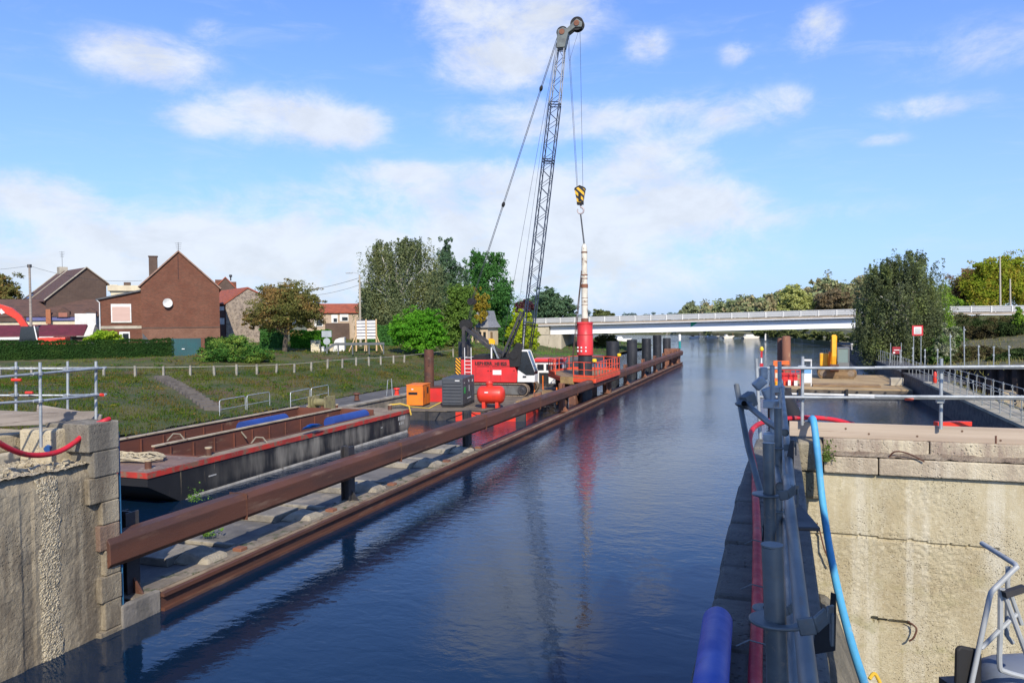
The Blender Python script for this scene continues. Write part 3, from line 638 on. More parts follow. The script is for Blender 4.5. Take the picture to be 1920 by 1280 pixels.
# red steel box
c = local_corner(830, 757); t_ = thing('steel_box', 'dull red steel box between the orange generator and the grey compressor', 'box', PF @ (c+Vector((0, 1.2, 0))))
MB(PF).box(c.x-1.5, c.x, c.y+1.2, c.y+2.6, PZ, PZ+.95).build('body', red_paint, t_, bevel=.02); MB(PF).box(c.x-1.53, c.x+.03, c.y+1.17, c.y+2.63, PZ+.951, PZ+1.0).build('rim', rust, t_)
# loose gear on the deck
for lab, pts, r in (('black hose snaking over the pontoon deck by the red tank', ((952, 770), (960, 762), (985, 766), (1000, 758), (1030, 762)), .05), ('thin black cable loops on the deck beside the compressor', ((838, 771), (880, 769), (905, 771), (940, 764), (975, 756)), .03)):
    tag(MB().tube([P(x, y, PZ+.05) for x, y in pts], r, 6).build('deck_hose', rubber, smooth=True), lab, 'hose')
c = local_corner(962, 763); mb = MB(PF)
for k_ in range(4): mb.box(c.x+rng.uniform(-.1, .1), c.x+1.9+rng.uniform(-.2, .2), c.y+.25*k_, c.y+.25*k_+.2, PZ+.004, PZ+.1+.03*k_)
tag(mb.build('plank_stack', wood_grey, bevel=.01), 'loose grey planks stacked near the red tank on the pontoon', 'planks')
c = local_corner(1008, 752); t_ = thing('cable_drum', 'small rusty cable drum standing on the pontoon deck', 'drum', PF @ c)
MB(PF).lathe((c.x, c.y, PZ+.32), [(.32, -.25), (.32, -.2), (.2, -.19), (.2, .19), (.32, .2), (.32, .25)], 16, 'x').build('drum', rust_lt, t_)
# crane mats
for i in range(5):
    c = local_corner(1012+i*11, 757-i*5); mb = MB(PF)
    for k in range(3): mb.box(c.x-1.6, c.x+.9, c.y+k*.34, c.y+k*.34+.3, PZ+.003, PZ+.16+.03*(i % 2))
    tag(mb.build('timber_mat', wood_brown, bevel=.02), 'muddy brown timber crane mat on the pontoon deck by the tracks', 'timber mat', 'timber mats beside the crane tracks')
for i, (px, py) in enumerate(((1002, 738), (1018, 730), (1044, 758))):
    c = P(px, py, PZ); tag(MB().tube([(c.x, c.y, PZ), (c.x, c.y, PZ+1.1)], .045, 8).build('stanchion', orange_paint), ('orange stanchion in front of the crane track', 'thin orange stanchion behind the crane track tip', 'orange stanchion below the orange platform')[i], 'post', 'orange deck stanchions')

# ------------------------------------------------------------------ the crane
CC = Vector((-19.9, 54.2, PZ)); CF = frame(CC, R(4))
cr = thing('crawler_crane', 'red and white crawler crane with tall dark lattice boom lifting over the canal', 'crane', CC)
for s in (-1, 1):
    y0, y1 = s*1.5-.32, s*1.5+.32; L, r = 2.2, .45
    th = np.linspace(-math.pi/2, math.pi/2, 13)
    outer = [(L+r*math.cos(a), r+r*math.sin(a)) for a in th] + [(-L-r*math.cos(a), r-r*math.sin(a)*-1) for a in th[::-1]]
    pts = [Vector((x, 0, z)) for x, z in outer]
    mb = MB(CF); per = []
    for i in range(len(pts)):
        a, b = pts[i], pts[(i+1) % len(pts)]; n = max(1, round((b-a).length/.17))
        for k in range(n): per.append((a.lerp(b, k/n), a.lerp(b, (k+.86)/n)))
    for a, b in per:
        d = (b-a).normalized(); nrm = Vector((d.z, 0, -d.x))*.06
        mb.add([(a.x, y0, a.z), (b.x, y0, b.z), (b.x, y1, b.z), (a.x, y1, a.z)]+[(p.x-nrm.x, y, p.z-nrm.z) for p, y in ((a, y0), (b, y0), (b, y1), (a, y1))], [(0, 1, 2, 3), (7, 6, 5, 4), (0, 4, 5, 1), (1, 5, 6, 2), (2, 6, 7, 3), (3, 7, 4, 0)])
    tr = mb.build('track', track_mat, cr)
    mb = MB(CF); inn = [(L+(r-.13)*math.cos(a), r+(r-.13)*math.sin(a)) for a in th] + [(-L-(r-.13)*math.cos(a), r+(r-.13)*math.sin(a)) for a in th[::-1]]
    mb.prism([(-L, .12), (L, .12), (L+.1, .78), (-L-.1, .78)], y0+.1, y1-.1); mb.build('track_frame', mat('grey_track_frame', (.12, .12, .115), (.08, .075, .07), 2, rough=.7, c3=(.13, .10, .07)), cr)
    for x in (-L, L): MB(CF).lathe((x, 0, r), [(.33, y0+.03), (.33, y0+.16), (.2, y0+.17), (.2, y0+.03), (.08, y0-.0), (.08, y1-.03), (.33, y1-.03)], 18, 'y').build('idler', dark_steel, cr, smooth=True)
mb = MB(CF); mb.box(-1.3, 1.3, -1.2, 1.2, .35, .75); mb.lathe((0, 0, .75), [(.9, 0), (.9, .2)], 24); mb.build('undercarriage', dark_steel, cr)
mb = MB(CF); mb.prism([(-2.5, .97), (1.72, .97), (1.80, 1.5), (1.45, 2.6), (-2.5, 2.6)], -1.55, -1.1); mb.prism([(-2.5, .97), (1.7, .97), (1.7, 2.5), (-2.5, 2.5)], -1.099, 1.5); mb.build('body', red_paint, cr, bevel=.03)
mb = MB(CF)
for x in (-1.35, -.2, .5): mb.box(x, x+.015, -1.556, -1.551, 1.02, 2.5)
for k in range(3):
    for x0, x1 in ((-1.25, -.3), (-.1, .45), (.6, 1.4)): mb.box(x0, x1, -1.556, -1.551, 2.08+k*.05, 2.10+k*.05)
mb.box(-.45, -.35, -1.556, -1.551, 1.75, 1.83); mb.box(-.25, -.15, -1.556, -1.551, 1.75, 1.83); mb.box(1.5, 1.6, -1.556, -1.551, 1.78, 1.86)
mb.build('panel_seam', mat('dark_red_seam', (.10, .01, .01)), cr)
MB(CF).box(-.05, .6, -1.562, -1.551, 1.52, 1.86).build('sign_plate', white_paint, cr)
LT_M = CF @ Matrix.Translation((-1.42, -1.56, 2.24)) @ Matrix.Rotation(R(90), 4, 'X')
text_mesh('LIEBHERR', .31, LT_M, black_matte, 'lettering', cr)
LT_M = CF @ Matrix.Translation((.1, -1.56, 2.22)) @ Matrix.Rotation(R(90), 4, 'X')
text_mesh('HS 825', .31, LT_M, black_matte, 'lettering', cr)
MB(CF).box(-3.0, -2.505, -1.5, 1.5, 1.0, 2.75).build('counterweight', dark_steel, cr, bevel=.04)
MB(CF).box(-2.92, -2.54, -1.512, -1.502, 1.05, 2.72).build('hazard_panel', stripe_mat('hazard_panel_stripes', (.78, .36, .01), (.015, .015, .015), .13, 1.0, R(9)), cr)
mb = MB(CF)
for x in (-2.15, -1.65): mb.tube([(x, -1.68, 1.0), (x, -1.68, 3.5)], .03, 6)
for k in range(7): mb.tube([(-2.15, -1.68, 1.15+k*.27), (-1.65, -1.68, 1.15+k*.27)], .025, 6)
mb.tube([(-2.15, -1.68, 2.8), (-2.15, -1.1, 2.8)], .025, 6); mb.tube([(-1.65, -1.68, 2.8), (-1.65, -1.1, 2.8)], .025, 6)
mb.build('ladder', white_paint, cr)
mb = MB(CF); mb.prism([(-1.7, 2.6), (-.6, 2.6), (-.75, 2.95), (-1.55, 2.95)], -1.3, .8); mb.box(-.5, 1.2, -1.3, 1.3, 2.601, 2.68); mb.lathe((.1, -.7, 2.85), [(.3, 0), (.3, 1.4)], 16, 'y'); mb.lathe((1.0, -.6, 2.8), [(.26, 0), (.26, 1.2)], 16, 'y'); mb.build('engine_deck', black_matte, cr)
MB(CF).tube([(-.3, -1.0, 2.6), (-.3, -1.0, 3.5)], .06, 8).build('exhaust', white_paint, cr)
MB(CF).prism([(-.55, 4.15), (-.2, 4.12), (-.05, 3.95), (-.1, 3.7), (-.5, 3.75)], -.9, -.8).build('yellow_plate', mat('bright_yellow_plate', (.8, .42, .01)), cr)
# cab
mb = MB(CF); mb.prism([(1.78, 1.0), (3.05, 1.0), (3.08, 1.55), (2.45, 1.5), (1.9, 1.85), (1.82, 1.85)], -1.5, -.45); mb.prism([(1.82, 3.2), (2.55, 3.2), (2.5, 3.32), (1.85, 3.32)], -1.5, -.45)
mb.bar((3.04, -1.46, 1.75), (2.52, -1.46, 3.25), .09); mb.bar((3.04, -.5, 1.75), (2.52, -.5, 3.25), .09); mb.bar((1.86, -1.46, 2.1), (1.86, -1.46, 3.2), .09); mb.build('cab', white_paint, cr, bevel=.02)
mb = MB(CF); mb.prism([(1.84, 1.9), (2.45, 1.5), (3.06, 1.5), (3.06, 1.8), (2.54, 3.2), (1.84, 3.2)], -1.515, -.44); mb.build('cab_glass', glass, cr)
MB(CF).box(2.2, 2.45, -1.56, -1.505, 1.35, 1.45).build('cab_badge', black_matte, cr)
# boom
bf, bt = Vector((1.95, 0, 2.2)), Vector((5.07, 0, 26.1)); bd = (bt-bf).normalized(); bn = Vector((bd.z, 0, -bd.x)); BL = (bt-bf).length
def boom_pt(t, i, j):
    z = t*BL; w = .37
    if z < 3.2: w = .22+.15*z/3.2
    if z > BL-5.2: w = .37 - .16*(z-(BL-5.2))/5.2
    return bf + bd*z + bn*(w*i) + Vector((0, w*j*1.0, 0))
segs = [(0, .125, black_matte), (.125, .62, boom_blue), (.62, .79, boom_blue), (.79, .955, boom_grey)]
for t0, t1, m_ in segs:
    mb = MB(CF)
    for i in (-1, 1):
        for j in (-1, 1):
            for q in range(4):
                a, b = t0+(t1-t0)*q/4, t0+(t1-t0)*(q+1)/4; mb.tube([boom_pt(a, i, j), boom_pt(b, i, j)], .044, 6)
    mb.build('boom_chord', m_, cr)
    n = max(3, round((t1-t0)*BL/.62)); mb = MB(CF)
    for q in range(n):
        a, b = t0+(t1-t0)*q/n, t0+(t1-t0)*(q+1)/n; e = 1 if q % 2 else -1
        for j in (-1, 1): mb.tube([boom_pt(a, e, j), boom_pt(b, -e, j)], .02, 5)
        for i in (-1, 1): mb.tube([boom_pt(a, i, e), boom_pt(b, i, -e)], .02, 5)
    for a in (t0+.004, t1-.004):
        for j in (-1, 1): mb.tube([boom_pt(a, -1, j), boom_pt(a, 1, j)], .04, 5)
        for i in (-1, 1): mb.tube([boom_pt(a, i, -1), boom_pt(a, i, 1)], .04, 5)
    mb.build('boom_lacing', m_ if m_ != boom_grey else boom_blue, cr)
mb = MB(CF); mb.tube([boom_pt(.015, -1, 0), boom_pt(.14, -1, 0)], .06, 8); mb.build('boom_cylinder', boom_grey, cr)
mb = MB(CF); a = boom_pt(.07, 0, 0); mb.box(a.x-.3, a.x+.3, -.5, .5, a.z-1.5, a.z-.7); mb.build('boom_foot', black_matte, cr, bevel=.05)
mb = MB(CF); mb.prism([(1.25, 2.1), (1.98, 2.1), (2.1, 3.0), (2.22, 3.75), (1.75, 3.85), (1.45, 3.3), (1.2, 2.75)], -1.62, -1.36); mb.lathe((1.55, -1.5, 2.95), [(.33, -.16), (.33, .2)], 18, 'y'); mb.build('boom_hinge', black_matte, cr, bevel=.03)
head_m = mat('grey_green_head', (.14, .16, .15), (.09, .10, .10), 3, rough=.5)
h0 = boom_pt(.955, 0, 0); h1 = bt
mb = MB(CF); mb.prism([(h0.x-.32, h0.z), (h0.x+.3, h0.z-.02), (h1.x+.42, h1.z-.1), (h1.x+.95, h1.z+.25), (h1.x+1.4, h1.z+.2), (h1.x+1.45, h1.z+.55), (h1.x+1.05, h1.z+.85), (h1.x+.75, h1.z+.6), (h1.x+.3, h1.z+.2), (h1.x+.05, h1.z+.35), (h1.x-.35, h1.z+.2)], -.34, .34)
mb.build('boom_head', head_m, cr, bevel=.04)
for x, z, r in ((h1.x-.02, h1.z+.02, .42), (h1.x+1.05, h1.z+.52, .48)):
    for y in (-.22, .2): MB(CF).lathe((x, y, z), [(r, -.05), (r-.08, -.02), (r-.08, .02), (r, .05)], 24, 'y').build('sheave', black_matte, cr, smooth=True)
    MB(CF).lathe((x, -.36, z), [(.2, -.03), (.2, .03)], 16, 'y').build('sheave_cap', rust_lt, cr)
# A-frame, struts, pendants
ah = Vector((-2.58, 0, 5.0)); sp_ = Vector((-2.1, 0, 6.9))
mb = MB(CF)
for y in (-.55, .55):
    mb.bar((ah.x, y, ah.z), (.36, y*1.3, 2.75), .17, .22); mb.bar((ah.x, y, ah.z), (-2.6, y, 2.55), .22)
    mb.bar((.35, y, 2.75), (1.85, y*.8, 6.1), .13, .16)
mb.bar((ah.x, -.55, ah.z), (ah.x, .55, ah.z), .15); mb.build('gantry', dark_steel, cr)
mb = MB(CF); mb.bar((.3, -1.1, 2.65), (-.35, -.9, 3.75), .06); mb.bar((.2, -1.1, 2.65), (-.2, -.9, 3.75), .05); mb.build('gantry_stay', galv, cr)
for y in (-.3, .3):
    MB(CF).lathe((ah.x, y, ah.z+.15), [(.42, -.06), (.36, -.02), (.36, .02), (.42, .06)], 20, 'y').build('sheave', black_matte, cr, smooth=True)
    MB(CF).lathe((sp_.x, y, sp_.z), [(.26, -.06), (.2, 0), (.26, .06)], 20, 'y').build('spreader_sheave', black_matte, cr, smooth=True)
rope = mat('wire_rope', (.03, .032, .04), rough=.5)
def wire(pts, r=.017, par=None, name='wire_rope', F=None):
    MB(F or CF).tube(pts, r, 5).build(name, rope, par or cr)
for y in (-.13, .13):
    wire([bt+Vector((-.3, y, .05)), sp_+Vector((0, y, 0))], .022)
    for k in (.19, .62):
        p = (bt+Vector((-.3, y, .05))).lerp(sp_+Vector((0, y, 0)), k); q = (bt+Vector((-.3, y, .05))).lerp(sp_+Vector((0, y, 0)), k+.018); MB(CF).tube([p, (p+q)/2, q], [.05, .1, .05], 8).build('rope_socket', black_matte, cr)
for y in (-.3, -.1, .1, .3): wire([sp_+Vector((.1, y, 0)), ah+Vector((.2, y, .1))], .014)
wire([bt+Vector((-.35, .1, .1)), Vector((.1, .1, 3.0))], .013); wire([bt+Vector((-.35, -.1, .1)), Vector((1.0, -.1, 3.0))], .011)
hx = 6.22; bz = 14.95
wire([bt+Vector((.35, -.1, -.1)), Vector((hx-.22, -.1, bz))], .014); wire([bt+Vector((1.25, -.1, .3)), Vector((hx+.22, -.1, bz))], .014)
wire([bt+Vector((.4, .1, -.1)), Vector((hx-.18, .1, bz))], .012); wire([bt+Vector((1.1, .1, .1)), bt+Vector((.45, .0, -2.0))], .01)
hb = MB(CF); hb.prism([(hx-.2, bz-1.05), (hx+.2, bz-1.05), (hx+.38, bz-.1), (hx, bz+.1), (hx-.38, bz-.1)], -.22, .22); hb.build('hook_block', hazard_x, cr, bevel=.02)
mb = MB(CF); mb.prism([(hx-.40, bz-.14), (hx, bz+.1), (hx+.40, bz-.14), (hx+.36, bz+.0), (hx, bz+.17), (hx-.36, bz+.0)], -.24, .24); mb.box(hx-.09, hx+.09, -.25, -.223, bz-1.0, bz-.35); mb.box(hx-.22, hx+.22, -.2, .2, bz-1.2, bz-.85); mb.build('block_cheek', black_matte, cr)
pts = [Vector((hx+.02, 0, bz-1.2))]+[Vector((hx+.02+.23*math.sin(a), 0, bz-1.62+.23*math.cos(a))) for a in np.linspace(R(10), R(300), 16)]
mb = MB(CF); mb.tube(pts, .075, 8, r1=.04); mb.build('hook', mat('pinkish_grey_hook', (.42, .36, .36), rough=.5), cr, smooth=True)

# ------------------------------------------------------------------ piling hammer on its pile, orange guide platform
px_ = CF @ Vector((6.5, -.1, 0)); hpx, hpy = px_.x, px_.y
hm = thing('piling_hammer', 'red cylindrical piling hammer with long white upper tube hanging over the pile', 'hammer', (hpx, hpy, 3.47))
MB().lathe((hpx, hpy, 0), [(.52, 3.47), (.585, 3.5), (.585, 4.95), (.56, 5.0), (.56, 5.72), (.6, 5.74), (.6, 5.84), (.5, 5.88), (.3, 5.9)], 28).build('casing', red_paint, hm, smooth=True)
for z0 in (4.93, 3.5): MB().lathe((hpx, hpy, 0), [(.595, z0), (.595, z0+.07)], 28).build('casing_band', mat('dull_red_band', (.42, .03, .03)), hm)
mb = MB()
for a in (-.75, -.2, .35):
    for z in (3.75, 4.0): x, y = hpx+.6*math.sin(a), hpy-.6*math.cos(a); mb.box(x-.05, x+.05, y-.03, y+.03, z, z+.12)
mb.build('bolt', white_paint, hm)
MB().lathe((hpx, hpy, 0), [(.23, 5.88), (.23, 8.4), (.21, 8.42), (.21, 11.0), (.19, 11.3), (.1, 11.5)], 20).build('ram_tube', mat('chipped_cream_paint', (.62, .58, .48), (.5, .46, .38), 2, c3=(.18, .11, .07), s3=2.2, t3=(.55, .64)), hm, smooth=True)
mb = MB()
for z0, z1, r in ((9.25, 9.32, .24), (9.0, 9.05, .24), (8.35, 8.62, .255), (7.6, 7.63, .24), (7.1, 7.13, .24), (10.85, 10.95, .225), (5.9, 6.15, .26)): MB().lathe((hpx, hpy, 0), [(r, z0), (r, z1)], 20).build('tube_band', rust_lt, hm)
mb = MB(); mb.tube([(hpx-.2, hpy-.1, 9.6), (hpx-.28, hpy-.2, 8.6), (hpx-.4, hpy-.3, 7.4), (hpx-.6, hpy-.35, 5.6), (hpx-.85, hpy-.3, 3.4), (hpx-.9, hpy-.2, 2.1)], .03, 6); mb.tube([(hpx-.2, hpy-.05, 9.1), (hpx-.33, hpy-.1, 7.9), (hpx-.5, hpy-.1, 6.2), (hpx-.82, hpy-.1, 3.6), (hpx-.85, hpy, 2.1)], .03, 6); mb.build('hydraulic_hose', mat('brown_hose', (.07, .045, .035)), hm, smooth=True)
mb = MB(); q = CF @ Vector((hx, 0, bz-1.85)); mb.tube([q, (hpx-.02, hpy, 11.45)], .035, 6); mb.tube([q+Vector((.05, 0, 0)), (hpx+.05, hpy, 11.4)], .02, 6); mb.build('sling', rope, hm)
tag(MB().lathe((hpx, hpy, 0), [(.5, -2), (.5, 3.46)], 28).build('steel_pile', pile_black, smooth=True), 'black pile standing inside the orange platform under the red hammer', 'pile', 'black piles behind the fender beam')

ZP = 2.02
orange_red = mat('orange_red_rail_paint', (.74, .085, .03), (.6, .07, .03), 2, rough=.5)
pl = thing('guide_platform', 'orange railed working platform around the pile under the red hammer', 'platform', (-14, 56, 0))
A_, B_, C_, D_, E_ = (-12.15, 52.2), (-12.15, 60.8), (-16.2, 62), (-17.0, 57.4), (-14.9, 53.4)
mb = MB(); mb.prism([A_, B_, C_, D_, E_], ZP-.06, ZP, 'z'); mb.build('deck', wood_brown, pl)
def edge(a, b, w, z0, z1, name, m):
    MB().bar((a[0], a[1], (z0+z1)/2), (b[0], b[1], (z0+z1)/2), w, z1-z0).build(name, m, pl)
for a, b in ((A_, B_), (B_, C_), (C_, D_), (D_, E_)): edge(a, b, .12, ZP-.34, ZP-.062, 'edge_beam', orange_red)
ea = ((E_[0]*.62+A_[0]*.38), (E_[1]*.62+A_[1]*.38)); edge(E_, ea, .2, ZP-.5, ZP-.03, 'timber_front', mat('yellowed_timber', (.36, .24, .09), (.25, .16, .07), 2, c3=(.1, .06, .03))); edge(ea, A_, .12, ZP-.34, ZP-.062, 'edge_beam', orange_red)
def railing(a, b, n, parent, m, z, h=1.05, bars=(1.0, .5), r=.03, bal=0):
    a = Vector((*a, z)); b = Vector((*b, z))
    mb = MB()
    for k in range(n+1): p = a.lerp(b, k/n); mb.tube([p, p+Vector((0, 0, h))], r*1.15, 6)
    for f in bars: mb.tube([a+Vector((0, 0, h*f)), b+Vector((0, 0, h*f))], r, 6)
    mb.bar(a+Vector((0, 0, .08)), b+Vector((0, 0, .08)), .02, .15)
    mb.build('railing', m, parent)
railing(A_, B_, 9, pl, orange_red, ZP); railing(B_, C_, 3, pl, orange_red, ZP); railing(C_, D_, 5, pl, orange_red, ZP); railing(D_, ((D_[0]*.45+E_[0]*.55), (D_[1]*.45+E_[1]*.55)), 3, pl, orange_red, ZP); railing(ea, A_, 2, pl, orange_red, ZP)
for q in (A_, B_): MB().lathe((q[0], q[1]-.1, ZP+1.1), [(.08, 0), (.16, .03), (.16, .2), (.08, .24)], 12).build('warning_lamp', mat('yellow_lamp_body', (.85, .55, .02), rough=.4), pl, smooth=True)
mb = MB()
for x, y in ((-16.3, 57.8), (-15.6, 61.3), (-13.0, 60.4), (-14.9, 54.2)): mb.lathe((x, y, 0), [(.28, -2), (.28, ZP-.06)], 14)
mb.build('support_pile', rust, pl, smooth=True)
mb = MB(); mb.box(-14.4, -13.9, 53.6, 60.5, -.5, ZP-.4); mb.box(-15.8, -13.2, 56.5, 60.2, ZP-.75, ZP-.35); mb.build('guide_frame', rust_lt, pl)

# pusher boat behind the crane
QF = frame(D(1030, 722, 64.5)*1.0, R(12)); q0 = QF.translation; zb = q0.z
pb = thing('pusher_boat', 'small white boat with red roofed wheelhouse moored behind the crane', 'boat', q0)
mb = MB(QF); mb.prism([(-1.6, -1), (1.5, -1), (1.7, .1-zb+.7), (-1.8, .1-zb+.7)], -1.0, 6); mb.build('hull', dark_steel, pb)
mb = MB(QF); mb.box(-1.15, 1.2, 0, 2.6, -.05, 1.95); mb.build('wheelhouse', white_paint, pb, bevel=.04)
MB(QF).box(-1.3, 1.35, -.15, 2.8, 1.955, 2.2).build('roof', red_paint, pb, bevel=.03)
MB(QF).box(-.85, -.05, -.03, -.004, .02, 1.05).build('door', black_matte, pb)
for x0, x1 in ((-1.0, -.45), (-.25, .1), (.2, .5), (.6, 1.05)): MB(QF).box(x0, x1, -.02, -.004, 1.25, 1.75).build('window', glass, pb)

# ------------------------------------------------------------------ bridge
YB = 134
br = thing('road_bridge', 'long white girder road bridge with grey parapet crossing the canal', 'bridge', (-15, YB, 0))
def zb_(x): return .0165*(min(x, 25)+41) + (0 if x < 25 else -.004*(x-25))
def slab(name, m, x0, x1, y0, y1, z0, z1, n=14):
    mb = MB()
    for k in range(n):
        a, b = x0+(x1-x0)*k/n, x0+(x1-x0)*(k+1)/n
        for y in (y0,): mb.add([(a, y0, z0+zb_(a)), (b, y0, z0+zb_(b)), (b, y1, z0+zb_(b)), (a, y1, z0+zb_(a)), (a, y0, z1+zb_(a)), (b, y0, z1+zb_(b)), (b, y1, z1+zb_(b)), (a, y1, z1+zb_(a))], [(0, 3, 2, 1), (4, 5, 6, 7), (0, 1, 5, 4), (2, 3, 7, 6)] + ([(3, 0, 4, 7)] if k == 0 else []) + ([(1, 2, 6, 5)] if k == n-1 else []))
    return mb.build(name, m, br)
brw = mat('white_bridge_paint', (.78, .80, .82), (.72, .75, .78), .3, rough=.5, stretch=(.3, 1, 1), c3=(.6, .62, .62), t3=(.66, .8))
slab('girder', brw, -39.6, 17, YB+1.0, YB+1.35, 3.55, 5.12); slab('girder', brw, -39.6, 17, YB+8, YB+8.3, 3.55, 5.12)
slab('girder_flange', brw, -39.6, 17, YB+.85, YB+1.55, 3.50, 3.548)
slab('deck_slab', mat('bridge_slab_concrete', (.33, .28, .22), (.26, .22, .17), .6, rough=.9, c3=(.18, .15, .12)), -52, 95, YB, YB+10, 5.12, 5.55, 24)
slab('edge_trim', brw, -52, 95, YB-.03, YB-.002, 5.1, 5.2, 24)
pg = mat('pale_parapet_metal', (.50, .51, .51), (.42, .43, .43), .5, rough=.5)
for y in (YB+.15, YB+9.8):
    slab('parapet_rail', pg, -52, 95, y-.06, y+.06, 6.38, 6.5, 24); slab('parapet_rail', pg, -52, 95, y-.03, y+.03, 6.02, 6.14, 24); slab('parapet_rail', pg, -52, 95, y-.03, y+.03, 5.68, 5.8, 24)
    slab('parapet_mesh', mat('parapet_infill', (.42, .43, .43), rough=.6), -52, 95, y+.035, y+.045, 5.62, 6.36, 24)
    mb = MB()
    for k in range(54):
        x = -51+k*2.7; mb.box(x-.08, x+.08, y-.1, y+.1, 5.552+zb_(x), 6.5+zb_(x))
    mb.build('parapet_post', white_paint, br)
slab('road', mat('bridge_asphalt', (.05, .05, .05), rough=.95), -52, 95, YB+.9, YB+9.1, 5.554, 5.56, 24)
ab = mat('cream_abutment_concrete', (.46, .41, .31), (.36, .32, .24), .5, rough=.9, c3=(.26, .22, .17), s3=1.2, stretch=(1, 1, .4))
mb = MB(); mb.prism([(-37.4, -.5), (-37.4, 3.5), (-52, 3.5+zb_(-44)-.1), (-52, 1.5), (-44, -.5)], YB+.4, YB+9.6); mb.box(-52, -39.7, YB+.3, YB+9.7, 3.505, 5.1); mb.build('abutment', ab, br)
mb = MB(); mb.prism([(17.0, -.5), (17, 4.4), (30, 5.4), (30, -.5)], YB+.4, YB+9.6); mb.box(17.2, 30, YB+.3, YB+9.7, 4.41, 5.9); mb.build('abutment', ab, br)
mb = MB(); mb.add([(17.5, YB-11, 1.2), (140, YB-18, 3.0), (140, YB-.3, 6.15), (17.5, YB-.3, 6.05), (17.5, YB+10.3, 6.0), (140, YB+10.3, 6.1), (29.9, YB+10, 0), (140, YB+10, 0)], [(0, 1, 2, 3), (3, 2, 5, 4), (4, 5, 7, 6)]); tag(mb.build('approach_embankment', grassland), kind='structure')
mb = MB(); c = D(1302, 612, 126.5); mb.prism([(c.x-1.2, 3.75+.9), (c.x-1.2, 5.0+.75), (c.x+.4, 4.9+.85)], YB+.985, YB+.996); mb.build('green_mark', mat('green_paint_patch', (.03, .42, .25)), br)
mb = MB(); c = D(1042, 650, 138); 
for k in range(6): a = rng.uniform(-.9, .9, 2); mb.box(-42.6+a[0]*.5, -42.4+a[0]*.5, YB+.37, YB+.393, 1.2+a[1], 1.35+a[1]+.3*(k % 2)); 
mb.build('graffiti', mat('red_graffiti', (.5, .12, .08)), br)

# ------------------------------------------------------------------ houses of the left bank
def hframe(px, py, d, phi):
    O = D(px, py, d); F = frame(O, YAW+R(phi)); t0 = (px-960)/FPX
    def L(qx, qy):
        t = (qx-960)/FPX; w = (t*d - t0*d)/(math.cos(R(phi)) - t*math.sin(R(phi)))
        return w, D(qx, qy, d+w*math.sin(R(phi))).z - O.z
    return O, F, L
def gable_roof(F, x0, x1, xa, ze0, ze1, za, y0, y1, over=.25, th=.16):
    mb = MB(F)
    for xe, ze in ((x0, ze0), (x1, ze1)):
        dx, dz = xe-xa, ze-za; l = math.hypot(dx, dz); ex, ez = xe+dx/l*over, ze+dz/l*over
        nx, nz = (-dz/l, dx/l) if dx > 0 else (dz/l, -dx/l)
        mb.prism([(xa, za+.02), (ex, ez+.02), (ex+nx*th, ez+nz*th+.02), (xa, za+th*1.25)], y0-.12, y1+.12)
    return mb
def antenna(F, x, y, z, par, h=1.3):
    mb = MB(F); mb.tube([(x, y, z), (x, y, z+h)], .025, 5)
    for k in range(4): mb.tube([(x-.35+.05*k, y, z+h-.1-k*.22), (x+.35-.03*k, y+.1, z+h-.06-k*.22)], .014, 4)
    mb.tube([(x, y-.3, z+h*.75), (x, y+.3, z+h*.75)], .016, 4); mb.build('antenna', dark_steel, par)

O, F, L = hframe(266, 640, 85, 22)
hs = thing('brick_house', 'large red brick house with blank gable, white satellite dish and tall chimney', 'house', O)
W_, _ = L(413, 640); ap = L(338, 473); el_ = L(264, 537); er = L(413, 541)
MB(F).prism([(0, -2.5), (W_, -2.5), (W_, er[1]), (ap[0], ap[1]), (0, el_[1])], 0, 10).build('wall', brick_red, hs)
gable_roof(F, 0, W_, ap[0], el_[1], er[1], ap[1], 0, 10).build('roof', tile_brown, hs)
a = L(281, 480); b = L(297, 520); MB(F).box(a[0], b[0], 1.2, 2.0, b[1]-1, a[1]).build('chimney', brick_brown, hs); MB(F).box(a[0]-.06, b[0]+.06, 1.14, 2.06, a[1]+.001, a[1]+.12).build('chimney_cap', brick_brown, hs)
for xe, ze in ((0, el_[1]), (W_, er[1])): MB(F).bar((ap[0], -.16, ap[1]+.12), (xe+(-.2 if xe == 0 else .2), -.16, ze-.02), .1, .13).build('verge', mat('pinkish_verge_tile', (.30, .19, .14), (.22, .13, .10), 3), hs)
MB(F).box(.0, W_, -.02, -.002, -2.5, L(340, 616)[1]).build('lower_brickwork', brick_mat('tan_brick', (.20, .085, .05), (.14, .058, .035), (.22, .16, .115)), hs)
antenna(F, ap[0], .3, ap[1]+.1, hs, 1.0)
c = L(316, 568); MB(F).tube([(c[0], 0, c[1]-.4), (c[0], -.3, c[1]-.15)], .05, 6).build('dish_arm', dark_steel, hs)
mb = MB(F @ Matrix.Translation((c[0], -.38, c[1])) @ Matrix.Rotation(R(12), 4, 'Z')); mb.lathe((0, 0, 0), [(.02, .06), (.3, .03), (.5, -.05), (.5, -.08), (.3, 0.0), (.02, .03)], 24, 'y'); mb.build('satellite_dish', white_paint, hs, smooth=True)
z = L(340, 614)[1]; MB(F).box(.01, W_-.01, -.035, -.003, z-.06, z+.06).build('string_course', brick_brown, hs)
a = L(337, 520); MB(F).box(a[0]-.04, a[0]+.04, -.03, -.003, a[1]-0.2, ap[1]-.35).build('wall_stain', mat('soot_stain', (.06, .025, .02)), hs)
